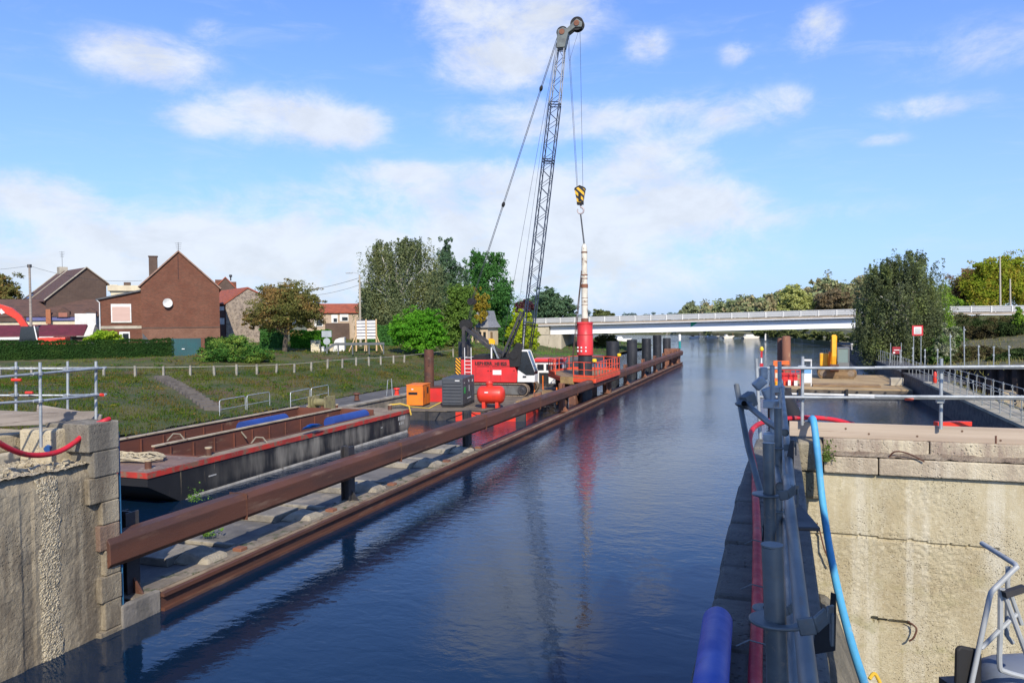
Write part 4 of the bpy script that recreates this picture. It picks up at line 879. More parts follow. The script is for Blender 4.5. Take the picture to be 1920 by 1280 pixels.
# annex
x0, zl = L(187, 562); x1 = -.02; zr = L(265, 546)[1]
MB(F).prism([(x0, -2.5), (x1, -2.5), (x1, zr), (x0, zl)], .6, 7).build('annex_wall', brick_red, hs)
MB(F).prism([(x0-.35, zl-.05), (x1, zr+.02), (x1, zr+.2), (x0-.35, zl+.12)], .35, 7.2).build('annex_roof', slate, hs)
a, b = L(210, 571), L(245, 602); wf = MB(F).box(a[0]-.08, b[0]+.08, .52, .597, b[1]-.08, a[1]+.08).build('window', white_paint, hs)
MB(F).box(a[0]+.04, b[0]-.04, .49, .518, b[1]+.02, a[1]-.22).build('shutter', pink_shutter, wf); MB(F).box(a[0]-.12, b[0]+.12, .44, .518, b[1]-.17, b[1]-.085).build('sill', conc_pale, wf)
z = L(225, 613)[1]; MB(F).box(x0, x1, .54, .597, z-.18, z+.12).build('concrete_band', conc_pale, hs)
a, b = L(223, 622), L(243, 641); wf = MB(F).box(a[0], b[0], .54, .597, b[1], a[1]).build('window', white_paint, hs); MB(F).box(a[0]+.35, b[0]-.12, .52, .538, b[1], a[1]-.2).build('pane', glass, wf)
mb = MB(F); mb.tube([(x0-.3, .42, zl+.02), (x0+.02, .45, zl-.3), (x0+.02, .45, L(188, 625)[1])], .06, 8); mb.build('downpipe', white_paint, hs)
a = L(285, 633); MB(F).prism([(a[0]-.9, a[1]-1), (a[0]+.3, a[1]-1), (a[0]-.9, a[1]+.5)], -.6, -.05).build('porch_roof', slate, hs)
a, b = L(193, 533), L(262, 560); MB(F).box(a[0]+.4, b[0]-.3, 5, 9, b[1]-3, a[1]-.5).build('rear_block', render_cream, hs); MB(F).box(a[0]+.1, b[0], 4.7, 9.2, a[1]-.499, a[1]+.12).build('flat_roof_edge', render_cream, hs)
for px, w in ((205, .4), (232, .35)): a = L(px, 524 if w < .4 else 529); MB(F).box(a[0]-w, a[0]+w, 6, 6.6, a[1]-.9, a[1]).build('chimney', brick_brown if w < .4 else render_cream, hs)

O, F, L = hframe(87, 566, 96, 46)
h2 = thing('brown_house', 'brown brick gabled house with dark tiled roof and old tv aerial', 'house', O)
ap = L(163, 504); er = L(200, 532); el_ = L(87, 563); W_ = er[0]
MB(F).prism([(0, -5), (W_, -5), (W_, er[1]), (ap[0], ap[1]), (0, el_[1])], 0, 11).build('wall', brick_brown, h2)
gable_roof(F, 0, W_, ap[0], el_[1], er[1], ap[1], 0, 11, .4).build('roof', tile_brown, h2)
mb = MB(F); mb.box(ap[0]-.5, ap[0]+.5, 9.0, 10.2, ap[1]-1.5, ap[1]+.75); mb.build('chimney', conc_pale, h2); antenna(F, ap[0], 9.6, ap[1]+.7, h2, 2.2)
mb = MB(F)
for yy in (-.14, 7.5, 10.9): mb.bar((ap[0], yy, ap[1]+.22), (-.3, yy, el_[1]+.0), .22, .1)
mb.bar((ap[0], -.14, ap[1]+.22), (W_+.3, -.14, er[1]), .22, .1); mb.build('verge_tiles', conc_pale, h2)
mb = MB(F); t0 = .82; mb.add([(ap[0]*(1-t0), 8.6, ap[1]+(el_[1]-ap[1])*t0+.28), (ap[0]*(1-t0), 9.8, ap[1]+(el_[1]-ap[1])*t0+.28), (ap[0]*.05, 9.8, ap[1]+(el_[1]-ap[1])*.95+.28), (ap[0]*.05, 8.6, ap[1]+(el_[1]-ap[1])*.95+.28)], [(0, 1, 2, 3)]); mb.build('skylight', glass, h2)

O, F, L = hframe(-60, 640, 92, 20)
h3 = thing('low_terrace', 'low long building with brown roof, two dormers and blue and cream front', 'building', O)
a = L(0, 592); x1 = L(186, 592)[0]; zt_ = L(90, 564)[1]; ze = a[1]
mb = MB(F); mb.prism([(0, ze), (3.2, zt_+.35), (3.2, zt_+.2), (0, ze-.2)], 0, x1, 'x') if False else mb.add([(-6, 0, ze), (x1, 0, ze), (x1, 3.4, zt_+.3), (-6, 3.4, zt_+.3), (-6, 0, ze-.15), (x1, 0, ze-.15), (x1, 3.4, zt_+.15), (-6, 3.4, zt_+.15)], [(0, 1, 2, 3), (4, 7, 6, 5), (0, 4, 5, 1), (1, 5, 6, 2), (2, 6, 7, 3), (3, 7, 4, 0)]); mb.build('roof', tile_brown, h3)
MB(F).box(-6, x1-.1, .3, 3.3, -3, ze-.2).build('wall', render_cream, h3)
a, b = L(50, 593), L(143, 600.5); MB(F).box(a[0], b[0], .1, .29, b[1], a[1]).build('blue_band', mat('faded_blue_band', (.10, .11, .26), (.13, .12, .22), 1), h3)
a, b = L(-40, 590), L(49, 603); MB(F).box(a[0], b[0], .1, .29, b[1], a[1]).build('brick_panel', brick_brown, h3)
for q0, q1 in ((107, 132), (158, 182)):
    a, b = L(q0, 577), L(q1, 594); xm = (a[0]+b[0])/2
    MB(F).prism([(a[0], b[1]), (b[0], b[1]), (b[0], a[1]-.45), (xm, a[1]), (a[0], a[1]-.45)], -.1, 2).build('dormer', tile_brown, h3); MB(F).box(a[0]+.25, b[0]-.25, -.14, -.103, b[1], a[1]-.6).build('dormer_front', mat('terracotta_front', (.32, .13, .09)) if q0 < 150 else slate, h3)
a, b = L(143, 588), L(182, 607); MB(F).box(a[0], b[0], -.6, .28, -3, a[1]).build('white_wall', white_paint, h3)
a, b = L(88, 580), L(97, 607); MB(F).box(a[0], b[0], -.3, .05, b[1], a[1]).build('chimney_pot', mat('terracotta', (.35, .13, .06)), h3)
O, F, L = hframe(-60, 640, 84, 18)
h4 = thing('maroon_shed', 'low shed with maroon sheet roof and white fascia behind the hedge', 'shed', O)
a, b, c = L(0, 611), L(157, 628), L(100, 633)
mb = MB(F); mb.add([(-6, 0, b[1]), (b[0], 0, b[1]), (b[0]-.1, 2.5, a[1]+.1), (-6, 2.5, a[1]+.1), (-6, 0, b[1]-.12), (b[0], 0, b[1]-.12), (b[0], 2.5, a[1]-.1), (-6, 2.5, a[1]-.1)], [(0, 1, 2, 3), (4, 7, 6, 5), (0, 4, 5, 1), (1, 5, 6, 2), (2, 6, 7, 3), (3, 7, 4, 0)]); mb.build('roof', maroon, h4)
MB(F).box(-6, L(100, 630)[0], -.05, .05, b[1]-.4, b[1]-.125).build('fascia', white_paint, h4); MB(F).box(L(100, 630)[0]+.01, b[0]-1.2, .3, 2.4, -3, b[1]-.13).build('window_band', glass, h4); MB(F).box(-6, b[0]-.2, .6, 2.45, -3, b[1]-.2).build('wall', brick_brown, h4)
a, b = L(157, 609), L(182, 640); MB(F).prism([(a[0], -2), (b[0], -2), (b[0], b[1]+1.4), (a[0]+1, a[1])], 1.0, 3).build('grey_roof_side', slate, h4)

O, F, L = hframe(425, 640, 98, 36)
h5 = thing('stone_house', 'grey rubble stone gabled house with red tiled roof right of the brick house', 'house', O)
ap = L(466, 541); er = L(497, 556); el_ = L(425, 569); W_ = er[0]
MB(F).prism([(0, -2), (W_, -2), (W_, er[1]), (ap[0], ap[1]), (0, el_[1])], 0, 12).build('wall', stone_wall, h5)
MB(F).box(-.06, -.004, .25, 11.9, -2, el_[1]-.05).build('side_wall', brick_red, h5)
gable_roof(F, 0, W_, ap[0], el_[1], er[1], ap[1], 0, 12, .3).build('roof', tile_red, h5)
for z0, z1 in ((.45, .62), (.82, .93)): MB(F).box(-.12, -.061, .5, 2.4, el_[1]*z0, el_[1]*z1).build('window', white_paint, h5)
MB(F).box(ap[0]+3.2, ap[0]+3.4, .5, 1, ap[1]-.5, ap[1]-.0).build('vent_pipe', dark_steel, h5)
MB(F).prism([(W_-1.0, -2), (W_+3, -2), (W_+3, L(497, 612)[1]), (W_-1.0, L(497, 600)[1])], .4, 5).build('lean_to', mat('orange_brick_wall', (.33, .11, .05), (.25, .09, .05), 2, rough=.9), h5)
O, F, L = hframe(404, 545, 118, 20)
h6 = thing('far_brick_house', 'far brick gable with two chimneys peeping above the red tiled roof', 'house', O)
ap = L(423, 521); er = L(441, 540); el_ = L(405, 540)
MB(F).prism([(0, -9), (er[0], -9), (er[0], er[1]), (ap[0], ap[1]), (0, el_[1])], 0, 7).build('wall', brick_brown, h6); gable_roof(F, 0, er[0], ap[0], el_[1], er[1], ap[1], 0, 7, .2).build('roof', tile_red, h6)
for px, py in ((410, 524), (437, 528)): a = L(px, py); MB(F).box(a[0]-.5, a[0]+.5, .4, 1.2, -2, a[1]).build('chimney', brick_red, h6)
a = L(433, 518); MB(F).lathe((a[0], 1, a[1]-.6), [(.1, 0), (.1, .5), (.25, .6), (.2, .9)], 8).build('chimney_pot', dark_steel, h6)
O, F, L = hframe(560, 645, 108, 16)
h7 = thing('long_house', 'long low house with red tiled roof behind the autumn tree', 'house', O)
x0 = L(575, 640)[0]; x1 = L(682, 640)[0]; ze = L(640, 585)[1]; zr = L(640, 571)[1]
mb = MB(F); mb.prism([(-.3, ze), (2.6, zr+.2), (6, ze-.4), (6, ze-.6), (2.6, zr), (-.3, ze-.15)], x0, x1, 'x'); mb.build('roof', tile_red, h7)
MB(F).box(x0+.1, x1-.1, 0, 5.6, -2, ze-.2).build('wall', mat('beige_wall', (.42, .33, .24), (.36, .28, .2), 1), h7)
for q0, q1, y0, y1 in ((638, 654, 588, 602), (622, 634, 590, 605), (590, 606, 590, 612)):
    a, b = L(q0, y0), L(q1, y1); f_ = MB(F).box(a[0], b[0], -.06, -.003, b[1], a[1]).build('window', white_paint, h7); MB(F).box(a[0]+.3, b[0]-.1, -.08, -.063, b[1]+.1, a[1]-.5).build('pane', glass, f_)
a, b = L(610, 606), L(655, 628); MB(F).box(a[0], b[0], -.5, -.1, b[1]-2, a[1]).build('garage_front', brick_brown, h7)
# lock keeper's hut
O, F, L = hframe(884, 642, 110, -24)
h8 = thing('lock_hut', 'small cream hut with flared pale slate roof among the trees', 'hut', O)
w, dp = 2.6, 3.4
MB(F).box(0, w, 0, dp, -2.0, 2.15).build('wall', mat('cream_hut_wall', (.60, .48, .33), (.52, .42, .3), 1.2, rough=.9, c3=(.4, .3, .2)), h8)
mb = MB(F); e = .35
ridge = [(.55, 1.0, 4.5), (w-.5, 1.1, 4.5), (w-.4, dp-.4, 4.5), (.55, dp-.4, 4.5)]
mid = [(.12, .25, 3.0), (w-.12, .25, 3.0), (w-.12, dp-.1, 3.0), (.12, dp-.1, 3.0)]
eave = [(-e, -e, 2.1), (w+e, -e, 2.1), (w+e, dp+e, 2.1), (-e, dp+e, 2.1)]
mb.add(ridge+mid+eave, [(0, 1, 2, 3)]+[(a*4+i, a*4+(i+1) % 4, (a+1)*4+(i+1) % 4, (a+1)*4+i) for a in (0, 1) for i in range(4)]+[(8, 11, 10, 9)]); mb.build('roof', slate_pale, h8)
for x in (.5, 1.2, 1.9): MB(F).box(x, x+.4, -.05, -.003, .3, 1.5).build('window', glass, h8)
MB(F).box(w+.003, w+.05, .8, 1.5, -.5, 1.5).build('door', wood_brown, h8)

# ------------------------------------------------------------------ red excavator behind the hedge
O, F, L = hframe(35, 645, 76, 20)
ex = thing('red_excavator', 'red excavator with thick curved boom and dark cab behind the long hedge', 'excavator', O)
mb = MB(F); p = [L(*q) for q in ((-70, 585), (-30, 572), (0, 570), (22, 577), (40, 592), (52, 612), (46, 616), (38, 612), (28, 598), (10, 588), (-20, 590), (-66, 600))]
mb.prism(p, .4, .95); mb.build('boom', scarlet, ex, bevel=.03)
a, b = L(-2, 578), L(9, 588); MB(F).prism([(a[0], b[1]+.15), (a[0]+.15, a[1]), (b[0], b[1]+.1), (b[0]-.3, b[1]-.05)], .38, .397).build('boom_mark', white_paint, ex)
a, b = L(34, 612), L(72, 645); MB(F).prism([(a[0], b[1]-1.2), (b[0], b[1]-1.2), (b[0], a[1]), (a[0]+.4, a[1])], -.6, .35).build('cab', glass, ex); MB(F).bar((b[0]+.1, -.62, b[1]), (b[0]-.2, -.62, a[1]+.05), .1).build('cab_pillar', white_paint, ex)
a, b = L(73, 630), L(125, 645); MB(F).box(a[0], b[0], -.6, 2, b[1]-1.0, a[1]-.15).build('body', scarlet, ex, bevel=.05); mb = MB(F); mb.box(a[0]-1.5, b[0], -.5, 0.1, -1.8, -1.0); mb.box(a[0]-1.5, b[0], 1.4, 2.0, -1.8, -1.0); mb.build('track', track_mat, ex)

# ------------------------------------------------------------------ fence, stairs, gate and street furniture
fe = thing('post_fence', 'low fence of pale concrete posts with a thin top rail along the bank', 'fence', fpts[4])
fm = mat('pale_fence_concrete', (.28, .265, .22), (.19, .18, .15), 3, rough=.9)
gz = [float(LZ(p.x, p.y)) for p in fpts]
for p, z in zip(fpts, gz): MB(Matrix.Translation((p.x, p.y, z)) @ Matrix.Rotation(YAW, 4, 'Z') @ Matrix.Rotation(rng.normal(0, .035), 4, 'Y')).box(-.075, .075, -.075, .075, -.3, .80+rng.uniform(-.08, .05)).build('post', fm, fe)
mb = MB()
for i in range(len(fpts)-1):
    a, b = fpts[i], fpts[i+1]; mb.bar((a.x, a.y, gz[i]+.70), (b.x, b.y, gz[i+1]+.70), .035, .045)
mb.build('rail', fm, fe)
st = thing('stair_flight', 'narrow flight of grey concrete steps climbing the grassy bank', 'stairs', STAIR_B)
mb = MB(); n = 17
for k in range(n):
    p = STAIR_B.lerp(STAIR_A, (k+.5)/n); z = float(LZ(p.x, p.y)); dr = (STAIR_A-STAIR_B); dr.z = 0; dr.normalize(); M_ = Matrix.Translation((p.x, p.y, z)) @ Matrix.Rotation(math.atan2(dr.y, dr.x), 4, 'Z')
    for q in ((-.2, -.62, -.2), (.32, -.62, .06), (.32, .62, .06), (-.2, .62, -.2)): pass
    mb.M = M_; mb.box(-.16, .14, -.48, .48, -.25, .24)
mb.build('tread', mat('old_step_concrete', (.12, .105, .092), (.075, .066, .06), 2, rough=.95), st)
O, F, L = hframe(322, 667, 71.5, 14)
gt = thing('metal_gate', 'dark teal metal gate between the clipped hedge and conifer shrub', 'gate', O)
x1, zt_ = L(377, 634)
MB(F).box(0, x1, 0, .06, -.2, zt_).build('panel', teal_paint, gt)
mb = MB(F)
for k in range(15): x = .08+k*(x1-.2)/14.5; mb.box(x, x+.05, -.025, -.002, -.15, zt_-.03)
mb.build('rib', teal_paint, gt); a = L(344, 654); MB(F).box(a[0]-.12, a[0]+.12, -.08, -.03, a[1]-.04, a[1]+.04).build('handle', white_paint, gt)
MB(F).box(x1+.02, x1+.35, -.1, .25, -.5, zt_+.05).build('brick_post', brick_red, gt)

O, F, L = hframe(668, 651, 79, 4)
sg = thing('information_sign', 'tall timber framed sign with two columns of white panels on the lawn', 'sign', O)
x1, zt_ = L(706, 598)
for x in (0, x1*.5, x1): MB(F).box(x-.07, x+.07, -.02, .1, -.4, zt_).build('timber_post', wood_new, sg)
for x0, xx in ((.08, x1*.5-.08), (x1*.5+.08, x1-.08)):
    for k in range(6): z = zt_*.30+k*zt_*.112; MB(F).box(x0, xx, -.05, -.025, z, z+zt_*.078).build('panel', white_paint, sg); MB(F).box(x0+.0, xx-.0, -.045, -.022, z+zt_*.08, z+zt_*.106).build('text_strip', mat('dark_blue_text_strip', (.10, .10, .16)), sg)
for x, dx in ((0, -.5), (x1*.5, -.9), (x1, .75)): MB(F).bar((x, -.05, zt_*.42), (x+(.0 if dx == -.9 else dx), -1.6, -.35), .09, .06).build('brace', wood_new, sg)
O, F, L = hframe(583, 658, 79, 4)
cbx = thing('utility_cabinet', 'beige electrical cabinet standing on the lawn edge', 'cabinet', O); x1, zt_ = L(600, 639)
MB(F).box(0, x1, 0, .4, -.3, zt_).build('body', render_cream, cbx, bevel=.02); MB(F).box(-.03, x1+.03, -.04, .44, zt_+.001, zt_+.06).build('cap', render_cream, cbx); a = L(594, 643); MB(F).box(a[0]-.1, a[0]+.1, -.01, -.002, a[1]-.1, a[1]+.1).build('label', conc_dark, cbx)
tag(MB(F).box(x1+.15, x1+.45, 0, .3, -.3, .45).build('marker_box', white_paint, bevel=.02), 'small white marker box right beside the beige cabinet', 'box')
O, F, L = hframe(613, 657, 77, 4)
rs = thing('road_sign', 'road sign seen from behind, square grey plate over a round one', 'road sign', O); z1 = L(613, 620)[1]
MB(F).tube([(0, 0, -.4), (0, 0, z1)], .04, 8).build('pole', galv, rs); MB(F).box(-.48, .48, -.06, -.042, z1-.62, z1).build('square_plate', mat('grey_sign_back', (.33, .36, .38), (.28, .31, .33), 2, rough=.5), rs); MB(F).lathe((0, -.05, z1-1.05), [(.34, -.012), (.34, .01)], 20, 'y').build('round_plate', mat('grey_sign_back', (.33, .36, .38)), rs)
O, F, L = hframe(622, 657, 81, 4)
wh = thing('white_kiosk', 'white kiosk with slanted top behind the road sign', 'kiosk', O); p = [L(*q) for q in ((624, 660), (646, 660), (646, 632), (638, 633), (630, 636), (627, 640))]
MB(F).prism(p, 0, 1.0).build('body', white_paint, wh, bevel=.02); MB(F).box(-.25, .1, .2, .9, -.3, L(623, 645)[1]).build('side_panel', render_cream, wh)
O, F, L = hframe(618, 657, 75.5, 0)
gr = thing('guard_rail', 'low dark grey steel barrier on posts in front of the sign', 'barrier', O)
for px in (634, 661, 692, 719): a = L(px, 643); MB(F).box(a[0]-.06, a[0]+.06, 0, .1, -.4, a[1]).build('post', mat('grey_barrier', (.10, .11, .115), rough=.6), gr)
a = L(628, 643.5); b = L(721, 643.5); mb = MB(F); mb.box(a[0], b[0], -.06, -.003, a[1]-.2, a[1]+.05); mb.bar((a[0], -.03, a[1]-.08), (a[0]-1.0, -.03, a[1]-.7), .06, .25); mb.build('beam', mat('grey_barrier', (.10, .11, .115)), gr)
# lamp post, utility pole, cables
O, F, L = hframe(676, 640, 88, 0)
lp = thing('street_lamp', 'grey concrete street lamp pole with one arm beside the birch', 'street lamp', O); z1 = L(676, 516)[1]
MB(F).tube([(0, 0, -1), (0, 0, z1)], .15, 8, r1=.09).build('pole', conc_pale, lp, smooth=True); a = L(656, 509); MB(F).tube([(0, 0, z1-.3), (-.1, 0, z1+.2), (a[0]*.6, 0, z1+.32), (a[0], 0, z1+.25)], .03, 6).build('arm', galv, lp); MB(F).box(a[0]-.35, a[0]+.4, -.1, .1, z1+.2, z1+.33).build('lamp_head', galv, lp, bevel=.03)
lp_top = F @ Vector((0, 0, z1-.3))
O, F, L = hframe(59, 640, 86, 0)
up_ = thing('utility_pole', 'slim grey utility pole in front of the brown roofed house', 'utility pole', O); z1 = L(59, 496)[1]
MB(F).tube([(0, 0, -2), (0, 0, z1)], .17, 8, r1=.11).build('pole', wood_grey, up_, smooth=True); MB(F).box(-.2, .2, -.1, .1, z1-.35, z1).build('crosspiece', dark_steel, up_)
up_top = F @ Vector((0, 0, z1-.15))
def cable(a, b, sag, lab, r=.02):
    a, b = Vector(a), Vector(b); pts = [a.lerp(b, k/12)-Vector((0, 0, sag*4*(k/12)*(1-k/12))) for k in range(13)]
    tag(MB().tube(pts, r, 4).build('overhead_cable', rope), lab, 'cable', 'overhead cables')
cable(up_top, D(-120, 506, 92), .3, 'overhead cable leaving the utility pole towards the far left', .015); cable(up_top, D(266, 526, 85.3), .6, 'overhead cable from the utility pole to the brick house', .015)
cable(lp_top, D(500, 548, 98), .5, 'overhead cable from the street lamp towards the stone house', .022); cable(lp_top-Vector((0, 0, .8)), D(500, 552, 98), .7, 'lower overhead cable hanging left of the street lamp', .016)
# quay railings
def quay_rail(p0, p1, lab):
    a, b = P(*p0, .72), P(*p1, .72); t = thing('quay_railing', lab, 'railing', a, 'railings on the left quay'); h = 1.0; mid = a.lerp(b, .52)
    for s, e in ((a, mid-Vector((.0, .15, 0))), (mid, b)):
        d = (e-s).normalized(); c = .14
        MB().tube([s, s+Vector((0, 0, h-c)), s+d*c*.3+Vector((0, 0, h-c*.3)), s+d*c+Vector((0, 0, h)), e-d*c+Vector((0, 0, h)), e-d*c*.3+Vector((0, 0, h-c*.3)), e+Vector((0, 0, h-c)), e], .028, 6).build('frame', galv, t, smooth=True)
        MB().tube([s+Vector((0, 0, h*.45)), e+Vector((0, 0, h*.45))], .022, 6).build('mid_rail', galv, t)
quay_rail((412, 783), (506, 764), 'galvanised tube railing on the quay at the foot of the steps'); quay_rail((545, 765), (616, 748), 'galvanised tube railing on the quay behind the barge winch')
for i, (px, py, lab) in enumerate(((669, 750, 'mooring bollard on the quay by the barge stern'), (744, 740, 'red mooring bollard on the quay left of the orange generator'))):
    c = P(px, py, .76); mb = MB(); mb.lathe((c.x, c.y, .76), [(.22, 0), (.16, .06), (.14, .35), (.24, .4), (.22, .5), (.05, .52)], 14); tag(mb.build('mooring_bollard', (rust, scarlet)[i], smooth=True), lab, 'bollard', 'bollards on the left quay')
c = P(725, 742, .76); tag(MB().tube([(c.x, c.y, .76), (c.x+.1, c.y, 1.9), (c.x+.35, c.y+.1, 2.0), (c.x+.4, c.y+.1, .76)], .03, 6).build('ladder_hoop', galv), 'small galvanised ladder hoop on the quay edge', 'ladder hoop')

# ------------------------------------------------------------------ vegetation
def crown_points(ells, n, clump=.22, weep=0, dens=1.0):
    weep *= 1.5
    vol = np.array([e[1].prod() for e in ells])**.72; vol /= vol.sum(); pts = []; nr = []
    for (c, r), w in zip(ells, vol):
        m = int(n*w); K = max(6, int(m/55)); k = rng.normal(size=(K, 3)); k /= np.linalg.norm(k, axis=1)[:, None]
        sh = 1+.16*np.sin(k[:, 0]*4.1+k[:, 2]*3.3+r[0])+.12*np.sin(k[:, 1]*6.3-k[:, 2]*5.1+r[2]); kc = k*((rng.uniform(0.12, 1, K)**.42)*np.where(rng.uniform(0, 1, K) < .14, 1.18, .9)*sh)[:, None]
        cr_ = clump*rng.uniform(.55, 1.35, K); q = rng.integers(0, K, m)
        o = rng.normal(size=(m, 3)); o /= np.linalg.norm(o, axis=1)[:, None]; o *= (rng.uniform(0, 1, m)**.4)[:, None]
        o *= cr_[q][:, None]; o[:, 2] *= .7
        if weep:
            o[:, :2] *= .55; o[:, 2] = -np.abs(rng.normal(0, weep, m))*cr_[q]*2.2+.1
        p = kc[q]+o; pts.append(np.array(c)+p*r); nn = p/np.linalg.norm(p, axis=1)[:, None].clip(.05); nr.append(nn*.5+np.array([0, 0, .35]))
    return np.concatenate(pts), np.concatenate(nr)
def tree(name, label, cat, d, base, blobs, n, ls, lm, tr=.16, bm=None, limbs=5, clump=.22, weep=0, group=None, zdeep=1.0, trunk=True, limb_r=.35, aspect=.6):
    b = D(base[0], base[1], d); k = d/FPX; root = thing(name, label, cat, b, group); ells = []
    for i, (px, py, rx, ry) in enumerate(blobs):
        dd = d + rng.uniform(-.4, .4)*rx*k*zdeep
        ells.append((D(px, py, dd), np.array([rx*k, rx*k*zdeep*.95, ry*k])))
    p, nr = crown_points(ells, int(n*LEAF_N), clump*1.25, weep)
    np_mesh('crown', leaves_at(p, nr, ls*.70, aspect), None, 4, lm, root)
    if trunk:
        mb = MB(); big = max(ells, key=lambda e: e[1].prod()); tp = Vector(big[0]); tp.z += big[1][2]*.35; mid = b.lerp(tp, .5)+Vector((rng.normal(0, .15), 0, 0))
        mb.tube([b-Vector((0, 0, .6)), b.lerp(mid, .5), mid, mid.lerp(tp, .5), tp], [tr*1.25, tr, tr*.72, tr*.45, tr*.15], 8)
        for j in range(limbs):
            e = ells[j % len(ells)]; q = rng.normal(size=3); q /= np.linalg.norm(q); q[2] = abs(q[2])*.7; end = Vector(np.array(e[0])+q*e[1]*.82)
            s0 = b.lerp(tp, rng.uniform(.35, .7)); m2 = s0.lerp(end, .5)+Vector((0, 0, .12*(end-s0).length)); mb.tube([s0, s0.lerp(m2, .6), m2, end], [tr*limb_r*1.3, tr*limb_r, tr*limb_r*.7, tr*.08], 6)
        mb.build('trunk', bm or bark, root, smooth=True)
    return root
Lm = leaf_mat; LEAF_N = 2.6
birch_l = Lm('birch_leaves', (.060, .080, .036), (.145, .165, .085), (.14, .15, .065), tr=.45, clump=.3); dk = Lm('dark_leaves', (.018, .036, .014), (.035, .06, .02)); conf = Lm('conifer_needles', (.036, .068, .036), (.068, .10, .052), tr=.25)
grn = Lm('mid_green_leaves', (.04, .085, .016), (.075, .13, .026)); brt = Lm('bright_green_leaves', (.045, .14, .012), (.10, .22, .02)); yel = Lm('yellow_green_leaves', (.14, .20, .014), (.32, .33, .022), tr=.45)
gold = Lm('golden_leaves', (.20, .15, .02), (.13, .13, .03), tr=.45); aut = Lm('autumn_leaves', (.075, .082, .024), (.125, .115, .042), (.16, .095, .036), tr=.4); purp = Lm('purple_leaves', (.05, .02, .025), (.09, .035, .04))
tdark = Lm('dark_tree_leaves', (.03, .085, .02), (.055, .13, .035)); olive = Lm('olive_leaves', (.05, .062, .022), (.085, .095, .035), tr=.3)
tree('birch_tree', 'tall sparse weeping birch with white limbs behind the round bush', 'tree', 95, (748, 650), [(745, 530, 58, 70), (720, 480, 40, 32), (770, 470, 38, 28), (700, 545, 30, 42), (800, 520, 40, 60), (745, 590, 70, 45), (715, 465, 22, 20), (765, 458, 25, 14)], 30000, .135, birch_l, .3, birch_bark, 20, .2, .75, limb_r=.5)
tree('broadleaf_tree', 'dark dense tree at the left foot of the birch', 'tree', 99, (705, 650), [(700, 590, 32, 40), (735, 615, 45, 32), (690, 560, 16, 22)], 8000, .16, dk, .25)
tree('conifer_tree', 'tall dark conifer peak rising right behind the birch', 'tree', 106, (838, 640), [(838, 570, 36, 60), (838, 510, 27, 45), (836, 470, 15, 28), (862, 540, 24, 50), (815, 550, 24, 60)], 12000, .16, conf, .25, limbs=3, clump=.18)
tree('broadleaf_tree', 'mid green leafy tree between the birch and the slate roofed hut', 'tree', 100, (850, 655), [(850, 610, 38, 40), (862, 565, 28, 40), (830, 635, 34, 25), (875, 600, 20, 34), (820, 590, 24, 34)], 12500, .17, Lm('light_green_leaves', (.06, .11, .022), (.11, .16, .035)), .2)
tree('broadleaf_tree', 'large dark green tree standing behind the slate roofed hut', 'tree', 124, (915, 640), [(912, 555, 48, 66), (895, 508, 28, 38), (925, 500, 26, 30), (945, 570, 20, 50), (893, 484, 16, 14), (915, 600, 44, 40)], 17000, .2, tdark, .35, clump=.2)
tree('golden_tree', 'small golden yellow tree above the slate roof', 'tree', 108, (893, 640), [(888, 556, 14, 24), (906, 570, 12, 28), (897, 590, 14, 18), (880, 575, 10, 16)], 2200, .16, gold, .1, limbs=2)
tree('shrub', 'bushy dark green shrub right of the slate roofed hut', 'shrub', 116, (945, 648), [(940, 628, 24, 24), (960, 615, 18, 26)], 4500, .16, tdark, .1)
tree('cedar_tree', 'bright yellow conifer beside the crane boom', 'tree', 112, (975, 655), [(975, 630, 28, 28), (980, 606, 24, 24), (990, 636, 24, 24), (972, 590, 14, 16)], 9500, .16, yel, .15, clump=.16)
tree('purple_tree', 'small dark purple leaved tree behind the boom', 'tree', 135, (980, 620), [(975, 578, 14, 13), (990, 574, 12, 12)], 1600, .2, purp, .15)
tree('pine_tree', 'broad dark pine behind the left end of the bridge', 'tree', 165, (1030, 620), [(1020, 575, 34, 32), (1050, 578, 28, 24), (1002, 580, 18, 24), (1025, 556, 20, 15), (1068, 592, 14, 12)], 11000, .27, conf, .35, clump=.2)
tree('shrub', 'grey green shrub showing over the bridge parapet near the hammer', 'shrub', 180, (1130, 620), [(1128, 588, 16, 9), (1142, 590, 14, 8), (1120, 592, 12, 7)], 1800, .28, olive, .1)
tree('shrub', 'brownish bush on the left bank under the bridge', 'shrub', 148, (1135, 650), [(1135, 640, 22, 14), (1120, 648, 16, 10), (1150, 645, 10, 12)], 3200, .22, olive, .08)
tree('round_tree', 'bright green round topped tree in front of the birch', 'tree', 80, (797, 668), [(778, 615, 46, 34), (800, 627, 38, 36), (757, 620, 30, 28), (790, 600, 36, 24), (822, 632, 20, 20), (795, 648, 26, 18)], 14000, .13, brt, .2, clump=.18)
tree('autumn_tree', 'spreading autumn tree with brownish leaves on the lawn', 'tree', 77, (533, 660), [(535, 580, 62, 34), (500, 595, 40, 26), (575, 590, 36, 28), (540, 550, 50, 24), (515, 560, 32, 24), (575, 565, 30, 22), (470, 600, 20, 16)], 17000, .115, aut, .22, limbs=16, clump=.2, limb_r=.45)
tree('tree', 'leafy tree cut by the left edge behind the low buildings', 'tree', 100, (5, 620), [(-5, 540, 36, 30), (15, 555, 22, 22)], 4500, .18, aut, .2)
tree('conifer_shrub', 'spreading dark green conifer shrub beside the teal gate', 'shrub', 68, (440, 685), [(430, 655, 48, 26), (475, 665, 38, 20), (400, 668, 34, 16), (445, 638, 24, 14), (500, 672, 20, 14), (380, 660, 14, 10)], 9500, .12, Lm('juniper_needles', (.02, .062, .014), (.06, .12, .02), (.13, .17, .03), tr=.2), .12, clump=.2, zdeep=.7, aspect=.3)
